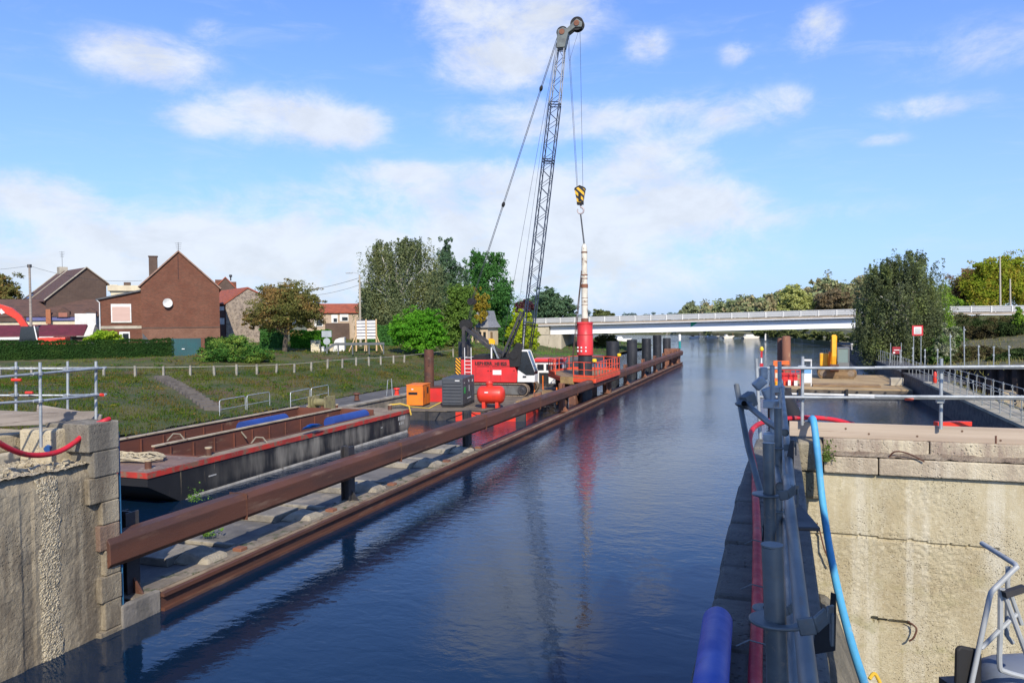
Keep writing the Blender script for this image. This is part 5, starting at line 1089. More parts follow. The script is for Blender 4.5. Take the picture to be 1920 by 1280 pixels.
tree('shrub', 'yellow green shrub showing above the clipped hedge', 'shrub', 73, (190, 660), [(195, 632, 30, 14), (170, 640, 20, 10), (218, 636, 14, 10)], 3800, .12, Lm('yellowish_shrub_leaves', (.10, .18, .012), (.24, .28, .03)), .06, clump=.2)
def hedge(label, pts, h, th, n, lm, ls=.09, name='hedge'):
    """pts: base points on the ground, left to right"""
    root = thing(name, label, 'hedge', pts[0]); core = MB(); P_ = []; N_ = []
    for a, b in zip(pts[:-1], pts[1:]):
        d = (b-a); L = d.length; d.normalize(); s = Vector((-d.y, d.x, 0)).normalized()
        core.bar(a+Vector((0, 0, h/2-.15))+s*th/2, b+Vector((0, 0, h/2-.15))+s*th/2, th*.8, h-.2)
        m = int(n*L/sum((q-p).length for p, q in zip(pts[:-1], pts[1:]))); u = rng.uniform(0, 1, m); f = rng.uniform(0, 1, m)
        front = f < .62; top = (f >= .62) & (f < .9)
        zz = np.where(front, rng.uniform(-.3, h, m), np.where(top, h, rng.uniform(-.3, h, m))); ss = np.where(front, 0, np.where(top, rng.uniform(0, th, m), th))
        jit = rng.normal(0, .05, (m, 3)) + (np.sin(u*L*2.1)*.05+np.sin(u*L*5.3+zz*3)*.04)[:, None]*np.array([0, 0, 1.])
        P_.append(np.array(a)+u[:, None]*np.array(b-a)+ss[:, None]*np.array(s)+np.stack([0*u, 0*u, zz], 1)+jit)
        N_.append(np.where(front[:, None], -np.array(s), np.where(top[:, None], np.array([0, 0, 1.]), np.array(s))))
    core.build('stem_core', dk, root); np_mesh('foliage', leaves_at(np.concatenate(P_), np.concatenate(N_), ls), None, 4, lm, root); return root
hedge('long clipped dark green hedge running left of the teal gate', [D(-140, 678, 70), D(100, 677, 70.5), D(326, 672, 71.5)], 1.75, .9, 34000, Lm('hedge_leaves', (.014, .036, .01), (.032, .06, .014)), .06)
hedge('dark clipped hedge between the brick house and the autumn tree', [D(384, 660, 75), D(432, 656, 77)], 1.2, .8, 2600, Lm('hedge_leaves', (.014, .036, .01), (.032, .06, .014)))
hedge('dark green hedge left behind the autumn tree trunk', [D(489, 658, 83), D(533, 658, 84)], 2.3, 1, 4200, tdark, .1)
hedge('bright green clipped hedge right of the autumn tree trunk', [D(545, 658, 84), D(622, 657, 85)], 2.1, 1, 6500, Lm('bright_hedge_leaves', (.03, .10, .01), (.07, .16, .015)), .1)
hedge('dark clipped hedge behind the information sign', [D(690, 654, 90), D(745, 652, 91)], 2.6, 1, 4200, tdark, .11)

# woodland beyond the bridge: one mass, with the trees that stand out as things
def wood():
    ells = []; 
    for k in range(64):
        px = rng.uniform(1322, 1640); f = (px-1320)/300; d = rng.uniform(185, 330); top = 570-56*f**.85 + rng.uniform(-4, 14)
        ells.append((D(px, top+22, d), np.array([16, 16, 22])*d/FPX*rng.uniform(.75, 1.15)))
    for k in range(34):
        px = 1322+k*9.6; f = (px-1320)/300; d = rng.uniform(200, 280); ells.append((D(px, 592-26*f, d), np.array([22, 18, 24])*d/FPX))
    p, nr = crown_points(ells, 95000, .42)
    tag(np_mesh('woodland', leaves_at(p, nr, .45), None, 4, Lm('haze_paled_woodland_leaves', (.10, .125, .06), (.18, .205, .10), (.19, .15, .085), tr=.3, clump=.07)), 'green autumn woodland, leaves paled as by haze, rising beyond the bridge', 'woodland', kind='stuff')  # leaf colours made paler to stand for distance haze
wood()
tree('reddish_tree', 'reddish brown tree at the near edge of the far woodland', 'tree', 182, (1563, 610), [(1560, 562, 32, 20), (1580, 570, 24, 18), (1545, 575, 18, 16)], 6000, .33, Lm('reddish_leaves', (.10, .085, .05), (.15, .105, .06)), .3)
tree('grey_green_tree', 'lone round tree left of the far woodland over the parapet', 'tree', 300, (1295, 612), [(1290, 584, 19, 16), (1303, 590, 14, 10)], 2600, .55, Lm('far_grey_leaves', (.12, .14, .08), (.19, .20, .10)), .3)
tree('yellow_tree', 'bright yellow green tree in the middle of the woodland edge', 'tree', 184, (1490, 612), [(1490, 560, 26, 26), (1475, 580, 20, 16), (1510, 578, 18, 18)], 5500, .33, Lm('woodland_yellow_leaves', (.19, .21, .07), (.27, .27, .10)), .3)
def far_row():
    ells = [(D(px, 592, d), np.array([s, s, s*.45])*d/FPX) for px, d, s in ((1176, 620, 11), (1188, 640, 9), (1240, 700, 10), (1256, 700, 12), (1100, 500, 16), (1215, 800, 14), (1275, 500, 16))]
    p, nr = crown_points(ells, 2600, .3)
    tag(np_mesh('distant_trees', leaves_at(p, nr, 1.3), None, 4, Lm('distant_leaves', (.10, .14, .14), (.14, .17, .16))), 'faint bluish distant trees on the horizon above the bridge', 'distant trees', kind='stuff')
far_row()
# far bank undergrowth below the woodland
def scrub(name, label, n, seeds, ls, lm, kind='stuff', cat='scrub'):
    ells = [(D(px, py, d), np.array([rx, rx, ry])*d/FPX) for px, py, d, rx, ry in seeds]; p, nr = crown_points(ells, n, .3)
    tag(np_mesh(name, leaves_at(p, nr, ls), None, 4, lm), label, cat, kind=kind)
scrub('undergrowth', 'dark olive undergrowth along the far right bank under the bridge', 9000, [(1420+k*14, 622+.8*k, 190-3.0*k, 16, 9) for k in range(15)], .3, olive)

# ------------------------------------------------------------------ right bank
RT = [(11.8, y, 1.5) for y in (58, 66, 74, 84, 95, 110, 128)] + [(14, y, 1.4) for y in (140, 150)] + [(70, y, 4.5) for y in (62, 80, 100)] + [(120, y, 5.5) for y in (62, 90, 110)] + [tuple(D(*q)) for q in ((1720, 690, 72), (1690, 688, 84), (1780, 686, 75), (1880, 636, 96), (1960, 630, 92), (1800, 640, 105), (1850, 672, 68), (1930, 676, 64))] + [(30, 122, 4.5), (60, 124, 6.4), (95, 124, 6.5), (30, 146, 4.5), (60, 146, 6.4), (110, 146, 6.5), (140, 130, 6.5)]
w0, w1 = D(1690, 690, 63), D(1990, 692, 50)
RT += [(w0.x+(w1.x-w0.x)*f+.3, w0.y+(w1.y-w0.y)*f+.6, w0.z+(w1.z-w0.z)*f+.12) for f in (0, .25, .5, .75, 1, 1.5, 2)] + [(40, 45, 3.4), (80, 40, 4), (140, 40, 4.5), (60, 34, 3.6)]
def behind(x, y):
    f = (x-w0.x)/(w1.x-w0.x); return y > w0.y+(w1.y-w0.y)*min(f, 2.0)+.35
RZ = rbf(RT, .05)
tag(grid_mesh('right_bank_terrain', np.concatenate([np.linspace(10.9, 60, 70), np.linspace(62, 140, 30)]), np.linspace(34, 150, 130), RZ, mat('right_bank_ground', (.075, .075, .03), (.13, .11, .055), .4, rough=1, bump=.8, bscale=8, c3=(.04, .06, .015), s3=.5), keep=behind, jitter=.04), kind='structure')
tag(blades('grass', 9000, (12, 60), (60, 124), RZ, Lm('dry_grass_blades', (.10, .10, .03), (.17, .14, .06)), .3), 'dry patchy grass over the right bank slope', 'grass', kind='stuff')
rq = thing('right_quay_wall', 'dark concrete quay wall with pale walkway along the right basin', 'quay wall', (9.8, 60, 0))
MB().box(9.4, 9.9, 22, 150, -2, 1.38).build('wall', conc_dark, rq); MB().box(9.3, 11.9, 60.02, 150, 1.382, 1.52).build('walkway', conc_dark, rq); MB().box(9.3, 10.75, 22, 60, 1.382, 1.52).build('walkway', mat('pale_walkway', (.36, .33, .25), (.26, .24, .18), .7, rough=.95, c3=(.14, .13, .08), s3=1.2), rq)
MB().box(13.4, 14.2, 128, 160, -2, 1.9).build('far_wall', conc_dark, rq)
MB().box(10.2, 13.4, 92, 128, 1.522, 2.5).build('upper_wall', conc_dark, rq)
galv_rail = mat('dull_rail_tube', (.27, .29, .285), (.19, .205, .20), 5, rough=.55, metal=.2)
def post_rail(a, b, n, lab, h=1.15, group='scaffold tube railings on the right bank', twin=True):
    a, b = Vector(a), Vector(b); t = thing('tube_railing', lab, 'railing', a, group); lean = rng.normal(0, .03, (n+1, 2))
    for k in range(n+1):
        p = a.lerp(b, k/n); q = p+Vector((lean[k, 0], lean[k, 1], h)); mb = MB(); mb.tube([p, q], .027, 6)
        for f in (.45, .92): c = p.lerp(q, f); mb.box(c.x-.05, c.x+.05, c.y-.05, c.y+.05, c.z-.04, c.z+.04)
        mb.build('post', galv_rail, t)
    mb = MB()
    for f in (.48, .95): mb.tube([a+Vector((0, 0, h*f)), b+Vector((0, 0, h*f))], .022, 5)
    mb.build('rail', galv_rail, t)
post_rail((9.55, 36, 1.52), (9.55, 100, 1.52), 38, 'long galvanised tube railing on the water edge of the right walkway')
post_rail((10.6, 30, 1.52), (10.6, 62, 1.52), 17, 'galvanised tube railing on the landward edge of the right walkway')
s0, s1 = D(1690, 690, 63), D(1990, 692, 50)
shp = thing('sheet_pile_wall', 'dark brown sheet pile wall of the excavated pit on the right', 'retaining wall', s0)
s1 = s0+(s1-s0)*2.0; zs = s1.z-s0.z; dv = (s1-s0); dv.z = 0; Ls = dv.length; dv.normalize(); SF = Matrix.Translation((s0.x, s0.y, 0)) @ Matrix.Rotation(math.atan2(dv.y, dv.x), 4, 'Z')
mb = MB(SF); prof = []
k = 0.0
while k < Ls: prof += [(k, 0), (k+.35, 0), (k+.5, .38), (k+.85, .38)]; k += 1.0
n = len(prof); mb.add([(x, y, -1.5) for x, y in prof]+[(x, y, s0.z+zs*x/Ls) for x, y in prof]+[(x, y+.03, -1.5) for x, y in prof]+[(x, y+.03, s0.z+zs*x/Ls) for x, y in prof], [(i, i+1, i+1+n, i+n) for i in range(n-1)]+[(i+2*n, i+3*n, i+1+3*n, i+1+2*n) for i in range(n-1)]+[(i+n, i+1+n, i+1+3*n, i+3*n) for i in range(n-1)])
mb.build('sheet', mat('dark_sheet_pile', (.035, .024, .02), (.022, .017, .016), 2, rough=.8, stretch=(1, 1, .3), c3=(.07, .04, .03)), shp)
MB(SF).bar((0, .19, s0.z+.112), (Ls, .19, s0.z+zs+.112), .62, .22).build('capping_beam', rust, shp)
mb = MB(); mb.quad((11.8, 18, -.1), (140, 18, -.1), (140, 75, -.1), (11.8, 75, -.1)); tag(mb.build('pit_floor', mat('pit_rubble_ground', (.16, .13, .08), (.09, .075, .05), .8, rough=1, bump=1, bscale=4, c3=(.28, .25, .18), s3=2)), kind='structure')
a_, b_ = D(1700, 686, 62), D(1960, 672, 49)
for i in range(12):
    f = i/22; p = s0.lerp(s1, f); h = (1.3, 1.5, 1.3, 1.3, 2.4, 2.9, 1.5, 1.4, 1.4, 1.4, 1.4, 1.4)[i]; z = s0.z+zs*f+.2; t = thing('scaffold_post', ('short grey scaffold post on the pit edge', 'tall grey scaffold post on the pit edge')[h > 2] + ' by the sheet piles', 'post', (p.x, p.y, z), 'scaffold posts above the sheet pile wall')
    mb = MB(); mb.tube([(p.x, p.y+.2, z), (p.x+rng.normal(0, .04), p.y+.2, z+h)], .04, 6); mb.build('tube', galv, t); mb = MB()
    for q in (.5, .9): mb.box(p.x-.06, p.x+.06, p.y+.14, p.y+.26, z+h*q, z+h*q+.1)
    mb.build('coupler', galv, t)
# rubble in the pit
def rubble(label, c, n, spread, size, m, name='rubble_heap'):
    mb = MB()
    for k in range(n):
        p = np.array(c)+rng.normal(size=3)*np.array(spread); p[2] = c[2]+max(0, rng.normal(.0, spread[2])); s = size*rng.uniform(.4, 1.4); q = rng.uniform(-1, 1, (8, 3))*.35
        base = np.array([[i, j, l] for i in (-1, 1) for j in (-1, 1) for l in (-.7, .7)])+q; mb.add([tuple(p+b*s) for b in base], [(0, 1, 3, 2), (4, 6, 7, 5), (0, 4, 5, 1), (2, 3, 7, 6), (0, 2, 6, 4), (1, 5, 7, 3)])
    tag(mb.build(name, m), label, 'rubble', kind='stuff')
rub = mat('tan_rubble', (.36, .30, .20), (.22, .18, .12), 2, rough=.95)
rubble('tan broken rubble on the pit floor below the sheet piles', (15.5, 44, .1), 420, (2.0, 6.5, .7), .32, rub); rubble('earth and stones heaped by the near walkway posts', (13.2, 33, .3), 200, (1.0, 4, .5), .3, rub)
mb = MB(); mb.prism([(10.76, -.2), (10.76, 1.5), (12.9, .2), (13.6, -.2)], 20, 60); tag(mb.build('walkway_slope', mat('walkway_slope_earth', (.14, .13, .07), (.20, .17, .10), 1, rough=1, bump=1, bscale=6, c3=(.07, .08, .03), s3=2)), kind='structure')
tag(blades('grass', 5000, (10.8, 13.4), (20, 60), lambda x, y: 1.5-(x-10.8)*.6, Lm('dry_grass_blades', (.10, .10, .03), (.17, .14, .06)), .25), 'dry grass tufts on the slope beside the right walkway', 'grass', kind='stuff')

# trees of the right bank
bl2 = Lm('right_birch_leaves', (.042, .054, .028), (.115, .130, .064), (.11, .135, .045), tr=.42, clump=.32); lm_lime = Lm('lime_leaves', (.09, .16, .02), (.15, .21, .03), tr=.4)
tree('birch_tree', 'big dark weeping birch beside the right end of the bridge', 'tree', 82, (1700, 694), [(1690, 560, 66, 62), (1640, 575, 48, 60), (1725, 540, 44, 50), (1690, 505, 46, 34), (1650, 520, 34, 30), (1745, 590, 36, 55), (1640, 640, 44, 40), (1700, 640, 58, 42), (1620, 615, 24, 28), (1655, 515, 30, 26), (1715, 485, 22, 18), (1672, 500, 20, 20)], 46000, .115, bl2, .34, birch_bark, 26, .17, .7, limb_r=.62)
tree('broadleaf_tree', 'lime green leafy tree just right of the big dark birch', 'tree', 92, (1760, 690), [(1762, 600, 24, 60), (1775, 640, 20, 40), (1752, 560, 16, 30)], 6000, .13, lm_lime, .15)
mpl = Lm('yellow_green_maple_leaves', (.10, .14, .014), (.21, .215, .025), (.20, .15, .025), tr=.4)
tree('maple_tree', 'large yellow green maple at the right edge above the bridge approach', 'tree', 152, (1870, 605), [(1865, 535, 48, 50), (1905, 530, 40, 52), (1840, 550, 34, 42), (1885, 498, 32, 22), (1940, 540, 40, 55), (1850, 505, 26, 20)], 20000, .24, mpl, .4)
tree('maple_tree', 'reddish brown maple between the birch and the yellow green maple', 'tree', 160, (1805, 605), [(1805, 545, 26, 36), (1830, 520, 22, 20), (1790, 565, 20, 26)], 7500, .26, Lm('reddish_maple_leaves', (.12, .07, .04), (.18, .10, .05), (.13, .12, .03)), .3)
tree('broadleaf_tree', 'pale yellow green tree low behind the bridge barrier', 'tree', 156, (1790, 605), [(1785, 575, 24, 22), (1770, 560, 14, 24)], 4200, .26, lm_lime, .2)
for i, (px, d, y0, y1, lab) in enumerate(((1876, 142, 480, 600, 'tall pale pole in front of the yellow green maple'), (1895, 143, 523, 600, 'shorter pale pole right of the tall one by the maple'))):
    a, b = D(px, y1, d), D(px-1, y0, d); tag(MB().tube([a, b], .17, 8, r1=.12).build('pole', mat('pale_pole', (.42, .38, .32), rough=.9), smooth=True), lab, 'pole', 'poles beside the bridge approach')
shd = Lm('brown_scrub_leaves', (.035, .03, .015), (.06, .05, .022), (.045, .06, .02), tr=.25); shg = Lm('dark_scrub_leaves', (.016, .026, .009), (.03, .045, .015), tr=.25)
for lab, d, b, bl, n, m in (('dark brown bush on the slope below the bridge barrier', 104, (1820, 660), [(1820, 632, 28, 24), (1800, 645, 22, 18)], 4500, shd), ('dark green bush at the right edge of the slope', 100, (1900, 655), [(1895, 622, 30, 24), (1925, 620, 30, 28)], 5500, shg), ('brownish bush in the middle of the right slope', 102, (1858, 655), [(1858, 628, 26, 22), (1845, 650, 20, 14)], 4500, shd),
                          ('leafy green bush with pale flowers behind the red bordered sign', 78, (1775, 692), [(1770, 652, 24, 28), (1785, 630, 22, 22), (1760, 675, 20, 14)], 5000, Lm('leafy_scrub', (.04, .085, .018), (.09, .125, .04), (.17, .17, .12), tr=.3)), ('low olive bush behind the pit edge posts', 74, (1830, 688), [(1830, 672, 28, 16), (1870, 668, 26, 14), (1800, 680, 20, 12)], 4500, shd), ('dark bushy thicket under the bridge barrier right of the birch', 112, (1800, 640), [(1790, 615, 22, 18), (1815, 612, 22, 16), (1840, 610, 20, 14)], 5000, shg), ('brown green thicket under the barrier near the right edge', 112, (1880, 640), [(1865, 608, 22, 16), (1900, 606, 24, 16), (1930, 606, 24, 18)], 5500, shd), ('low brown green brush in the middle of the right slope near the posts', 84, (1840, 680), [(1820, 662, 26, 14), (1850, 660, 28, 14), (1790, 668, 20, 14)], 4500, shd), ('dark brush patch below the path on the right slope', 80, (1900, 680), [(1880, 664, 24, 10), (1915, 662, 26, 10)], 3500, shg), ('dark bushes hiding the foot of the bridge approach', 118, (1800, 630), [(1790, 600, 24, 14), (1820, 598, 24, 12), (1850, 598, 24, 12)], 5000, shd), ('dark bushes below the barrier at the right edge', 118, (1890, 630), [(1880, 597, 24, 11), (1912, 597, 26, 12)], 4500, shg), ('slim young green tree on the right slope', 98, (1912, 650), [(1912, 605, 11, 22), (1910, 585, 7, 12)], 1500, lm_lime), ('dark green low bush at the right edge above the pit', 66, (1915, 690), [(1915, 668, 34, 12), (1880, 674, 24, 9)], 3500, shg)):
    tree('bush', lab, 'bush', d, b, bl, n, .13, m, .06, limbs=3)
# signs of the right bank
O, F, L = hframe(1720, 692, 70, -6)
s_ = thing('waterway_sign', 'white notice board with thick red border on two tall posts', 'sign', O); z0, z1 = L(1720, 629)[1], L(1720, 610)[1]
for x in (-.32, .32): MB(F).tube([(x, .03, -.5), (x, .03, z0+.5)], .035, 6).build('post', galv, s_)
MB(F).box(-.47, .47, -.03, -.0, z0, z1).build('board', mat('sign_red', (.5, .02, .03), rough=.5), s_); MB(F).box(-.32, .32, -.045, -.032, z0+.15, z1-.13).build('panel', white_paint, s_)
mb = MB(F)
for k in range(5): mb.box(-.26, .26, -.052, -.047, z0+.21+k*.105, z0+.25+k*.105)
mb.build('text_line', mat('sign_text_grey', (.12, .12, .13)), s_)
O, F, L = hframe(1680, 694, 76, -6)
s_ = thing('small_red_sign', 'small dark red sign on two thin posts left of the bordered board', 'sign', O); z1 = L(1680, 648)[1]
for x in (-.5, .5): MB(F).tube([(x, .03, -.5), (x, .03, z1+.3)], .035, 6).build('post', galv, s_)
MB(F).box(-.35, .42, -.02, .0, z1-.8, z1-.1).build('board', mat('sign_maroon', (.28, .02, .03)), s_); mb = MB(F); mb.box(-.2, .3, -.03, -.022, z1-.45, z1-.38); mb.box(-.28, -.1, -.03, -.022, z1-.75, z1-.6); mb.build('mark', white_paint, s_)
mb = MB(); c = Vector((9.62, 57.5, 1.52)); mb.lathe(c, [(.10, .1), (.13, .3), (.11, .7), (.06, .85)], 10); tag(mb.build('warning_bag', scarlet, smooth=True), 'orange red wrapped post on the right walkway railing', 'post')
# moored boats beyond the bridge
for i, (px, w) in enumerate(((1302, 20), (1335, 26), (1365, 22), (1408, 34))):
    c = P(px, 634-.2*i, 0.02); k = (c-C0).length/FPX; F_ = Matrix.Translation(c) @ Matrix.Rotation(YAW+.05, 4, 'Z'); l = w*k*.95; t = thing('moored_boat', ('white moored boat, leftmost of the row beyond the bridge', 'white moored boat second from the left beyond the bridge', 'white moored boat third in the row beyond the bridge', 'longest white moored boat at the right of the row')[i], 'boat', c, 'white boats moored beyond the bridge')
    MB(F_).prism([(-l/2, .45), (-l/2+.5, -.2), (l/2-1, -.2), (l/2, .75), (l/2-1.2, .6)], -1.1, 1.1).build('hull', mat('boat_white', (.75, .72, .66), rough=.4), t)
    MB(F_).prism([(-l/2+.7, .5), (l/2-1.8, .55), (l/2-2.4, 1.15), (-l/2+1, 1.15)], -.8, .8).build('cabin', white_paint if i else wood_brown, t); MB(F_).box(l/2-.35, l/2-.2, -.1, .1, -.5, 1.6).build('mooring_post', wood_brown, t)
c = P(1164, 639, .1); F_ = Matrix.Translation(c) @ Matrix.Rotation(YAW, 4, 'Z'); t = thing('moored_boat', 'small white boat at the left bank under the bridge', 'boat', c); MB(F_).prism([(-1.6, .5), (-1.2, -.2), (2.2, -.2), (3.0, .7)], -.9, .9).build('hull', mat('boat_white', (.75, .72, .66)), t); MB(F_).prism([(-1.2, .55), (.6, .55), (.2, 1.3), (-1.0, 1.3)], -.7, .7).build('cabin', white_paint, t)
c = D(1435, 634, 205); tag(MB().tube([c-Vector((0, 0, .6)), c+Vector((0, 0, 4.6*.9))], .22, 8).build('white_post', white_paint), 'white post on the far bank right of the moored boats', 'post')

# ------------------------------------------------------------------ right work pontoon with yellow excavator
RP = thing('work_pontoon', 'wide low pontoon with tan timber deck across the right basin', 'pontoon', (3.5, 68, 0))
MB().box(-.9, 9.0, 62.5, 78, -.5, .379).build('hull', dark_steel, RP); MB().box(-.95, 9.05, 62.42, 78, .38, .62).build('deck_edge', mat('stained_steel_edge', (.12, .10, .075), (.075, .062, .05), 1.2, rough=.9, c3=(.07, .05, .04)), RP, bevel=.03); MB().box(-.9, 9, 62.5, 77.9, .622, .70).build('deck', mat('tan_muddy_deck', (.40, .29, .15), (.30, .21, .11), .5, rough=.95, bump=.3, c3=(.2, .14, .09)), RP)
MB().box(-.2, 8.2, 62.38, 62.499, .2, .34).build('rubbing_strip', white_paint, RP)
for x in (1.3, 4.6): MB().box(x-.09, x+.09, 62.2, 62.4, -.3, .68).build('fender', rubber, RP)
mb = MB()
for k in range(7): mb.tube([(1.5+k*.95, 62.33, .46), (1.5+k*.95, 62.43, .46)], .09, 8)
mb.build('bolt_hole', black_matte, RP)
XO = D(1568, 712, 68.5); XO.z = .70; XF = frame(XO, R(-1))
xe = thing('yellow_excavator', 'yellow tracked excavator facing the camera with raised boom on the right pontoon', 'excavator', XO)
for s in (-1, 1):
    mb = MB(XF); a = s*1.0; r = .47
    th = np.linspace(0, math.pi*2, 25)[:-1]; prof = [((-1.12 if math.cos(t) < 0 else 1.12)+r*math.cos(t), r+r*math.sin(t)) for t in th]
    mb.prism(prof, a-.3, a+.3, 'y'); mb.build('track', mat('tan_muddy_track', (.21, .135, .065), (.13, .085, .045), 2.5, rough=.95, bump=.3), xe, bevel=.03)
    mb = MB(XF); mb.prism([(-1.0, .25), (1.0, .25), (1.05, .6), (-1.05, .6)], a-.32, a+.32); mb.build('track_frame', wood_brown, xe)
    for x in (-1.12, 1.12): MB(XF).lathe((x, a, r), [(.28, -.33), (.28, .33)], 16, 'y').build('idler', track_mat, xe)
MB(XF).box(-.7, .7, -.8, .8, .5, 1.0).build('undercarriage', track_mat, xe)
mb = MB(XF); mb.prism([(-1.1, 1.05), (1.0, 1.05), (1.0, 1.5), (-.45, 1.55), (-.5, 2.0), (-1.0, 2.05), (-1.1, 1.9)], .1, 2.4); mb.box(-1.38, -.7, -.9, .099, 1.05, 2.2); mb.build('body', yellow_paint, xe, bevel=.08)
mb = MB(XF); mb.tube([(-.75, .5, 1.9), (-.75, .5, 2.5)], .05, 8); mb.build('exhaust', black_matte, xe)
mb = MB(XF); mb.tube([(-1.0, -.7, 1.8), (-1.0, -.7, 2.7), (-.4, -.7, 2.7), (-.4, -.7, 1.8)], .025, 6); mb.build('hand_rail', black_matte, xe)
mb = MB(XF); mb.box(.05, 1.0, -1.0, .5, 1.05, 1.4); mb.box(.05, 1.0, -1.0, .5, 2.6, 2.68)
for x in (.08, .97):
    for y in (-.97, .47): mb.box(x-.04, x+.04, y-.04, y+.04, 1.45, 2.6)
mb.build('cab_frame', mat('cab_grey', (.16, .17, .17), rough=.5), xe); MB(XF).box(.1, .95, -.95, .45, 1.401, 2.59).build('cab_glass', mat('greenish_glass', (.20, .27, .26), rough=.1, spec=.8), xe); mb = MB(XF); mb.tube([(1.2, -1.0, 2.5), (1.2, -1.0, 2.95)], .03, 6); mb.lathe((1.2, -1, 2.95), [(.1, 0), (.1, .1)], 8); mb.build('beacon', white_paint, xe)
mb = MB(XF); mb.prism([(-.1, 1.3), (-.9, 2.4), (-1.5, 3.6), (-1.8, 3.75), (-1.75, 3.35), (-1.3, 2.4), (-.6, 1.2)], -.5, -.02, 'x'); mb.build('boom', yellow_paint, xe, bevel=.03)
mb = MB(XF); mb.prism([(-1.7, 3.72), (-2.05, 3.85), (-2.25, 2.0), (-2.1, 1.2), (-1.85, 1.3), (-1.8, 2.8)], -.44, -.1, 'x'); mb.build('arm', yellow_paint, xe, bevel=.03)
mb = MB(XF); mb.tube([(-.62, -.9, 1.1), (-.56, -1.25, 2.35)], .12, 8); mb.build('cylinder', orange_paint, xe)
mb = MB(XF); mb.prism([(-2.35, 1.3), (-1.8, 1.3), (-1.7, .85), (-2.1, .62), (-2.4, .8)], -.6, .1, 'x'); mb.build('bucket', rust, xe, bevel=.04)
for k in range(3): mb = MB(); mb.box(2.3, 7.1, 64.0+k*.5, 64.4+k*.5, .702, .86); tag(mb.build('timber_mat', wood_brown, bevel=.02), 'brown timber mat under the yellow excavator tracks', 'timber mat', 'timber mats on the right pontoon')
tag(MB().box(8.0, 8.9, 66, 66.8, .702, 1.3).build('concrete_block', conc_pale, bevel=.04), 'pale concrete block on the right end of the pontoon', 'block')
# rusty piles and orange gear at the left corner of the pontoon
for px, r, d, py, lab in ((1474, .36, 66, 632, 'rusty tubular pile, right one of the close pair by the orange winch frame'), (1464, .3, 67, 636, 'rusty tubular pile, left one of the close pair by the orange winch frame')):
    c = D(px, py, d); tag(MB().lathe((c.x, c.y, 0), [(r, -2), (r, c.z), (r*.8, c.z+.1)], 18).build('tubular_pile', mat('brown_rust_pile', (.20, .085, .05), (.13, .06, .04), 1.5, stretch=(1, 1, .3), rough=.8, c3=(.28, .17, .1)), smooth=True), lab, 'pile', 'rusty piles on the right pontoon')
c = P(1475, 723, .7); GF = frame((c.x, c.y, .7), 0)
og = thing('winch_frame', 'orange red winch frame with railing at the left corner of the right pontoon', 'winch', c)
mb = MB(GF); mb.box(-1.0, -.55, 0, .6, 0, 1.9); mb.box(-.55, -.1, .05, .5, .0, .35); mb.box(-1.0, .2, .1, .3, 1.65, 1.95); mb.build('frame', mat('orange_red_frame', (.75, .16, .03), (.6, .1, .03), 2), og, bevel=.03)
mb = MB(GF)
for z in (.5, 1.0, 1.25): mb.tube([(-.6, 0, z), (1.0, 0, z)], .035, 6)
for x in (-.6, -.2, .3, .65, 1.0): mb.tube([(x, 0, 0), (x, 0, 1.25)], .035, 6)
mb.box(-.5, .8, .3, .9, 0, .9); mb.build('railing', red_paint, og)
MB(GF).box(-.85, -.45, -.03, -.005, .6, 1.0).build('plate', mat('cream_plate', (.6, .55, .42)), og); mb = MB(GF); mb.box(.1, .3, -.1, .2, .02, .45); mb.box(.55, .8, -.1, .2, .02, .42); mb.build('canister', white_paint, og); MB(GF).lathe((-.75, -.1, 0), [(.13, 0), (.15, .3), (.1, .35)], 10).build('yellow_can', yellow_paint, og)
mb = MB(GF); mb.tube([(-1.5, 0, 0), (-1.5, 0, 2.0)], .09, 8); ls = thing('light_post', 'red and white post with a yellow lamp at the pontoon corner', 'post', GF.translation+Vector((-1.9, 0, 0)))
mb = MB(GF); mb.box(-2.0, -1.75, -.1, .1, 0, .6); mb.box(-2.0, -1.75, -.1, .1, 1.1, 1.75); mb.box(-1.95, -1.8, -.08, .08, 2.2, 2.75); mb.build('red_section', mat('sign_red', (.5, .02, .03)), ls); mb = MB(GF); mb.box(-1.99, -1.76, -.09, .09, .6, 1.1); mb.box(-1.92, -1.83, -.05, .05, 1.75, 2.2); mb.build('white_section', white_paint, ls); MB(GF).lathe((-1.87, 0, 2.75), [(.13, 0), (.17, .12), (.1, .3), (.02, .34)], 12).build('lamp', mat('yellow_lamp_body', (.85, .55, .02)), ls, smooth=True)
bd_ = thing('blue_white_board', 'white notice board with blue lettering by the grey scaffold standard', 'board', GF.translation+Vector((1.5, 0, 0)))
MB(GF).box(1.15, 1.85, -.03, 0, .25, 1.5).build('board', white_paint, bd_); MB(GF).box(1.2, 1.8, -.04, -.032, 1.0, 1.35).build('blue_strip', mat('sky_blue_strip', (.15, .35, .6)), bd_); mb = MB(GF); mb.tube([(1.2, .05, -.05), (1.2, .05, 2.1)], .05, 6); mb.tube([(1.8, .05, -.05), (1.8, .05, 2.1)], .05, 6); mb.box(1.15, 1.85, .02, .08, 1.95, 2.1); mb.build('stand', white_paint, bd_)
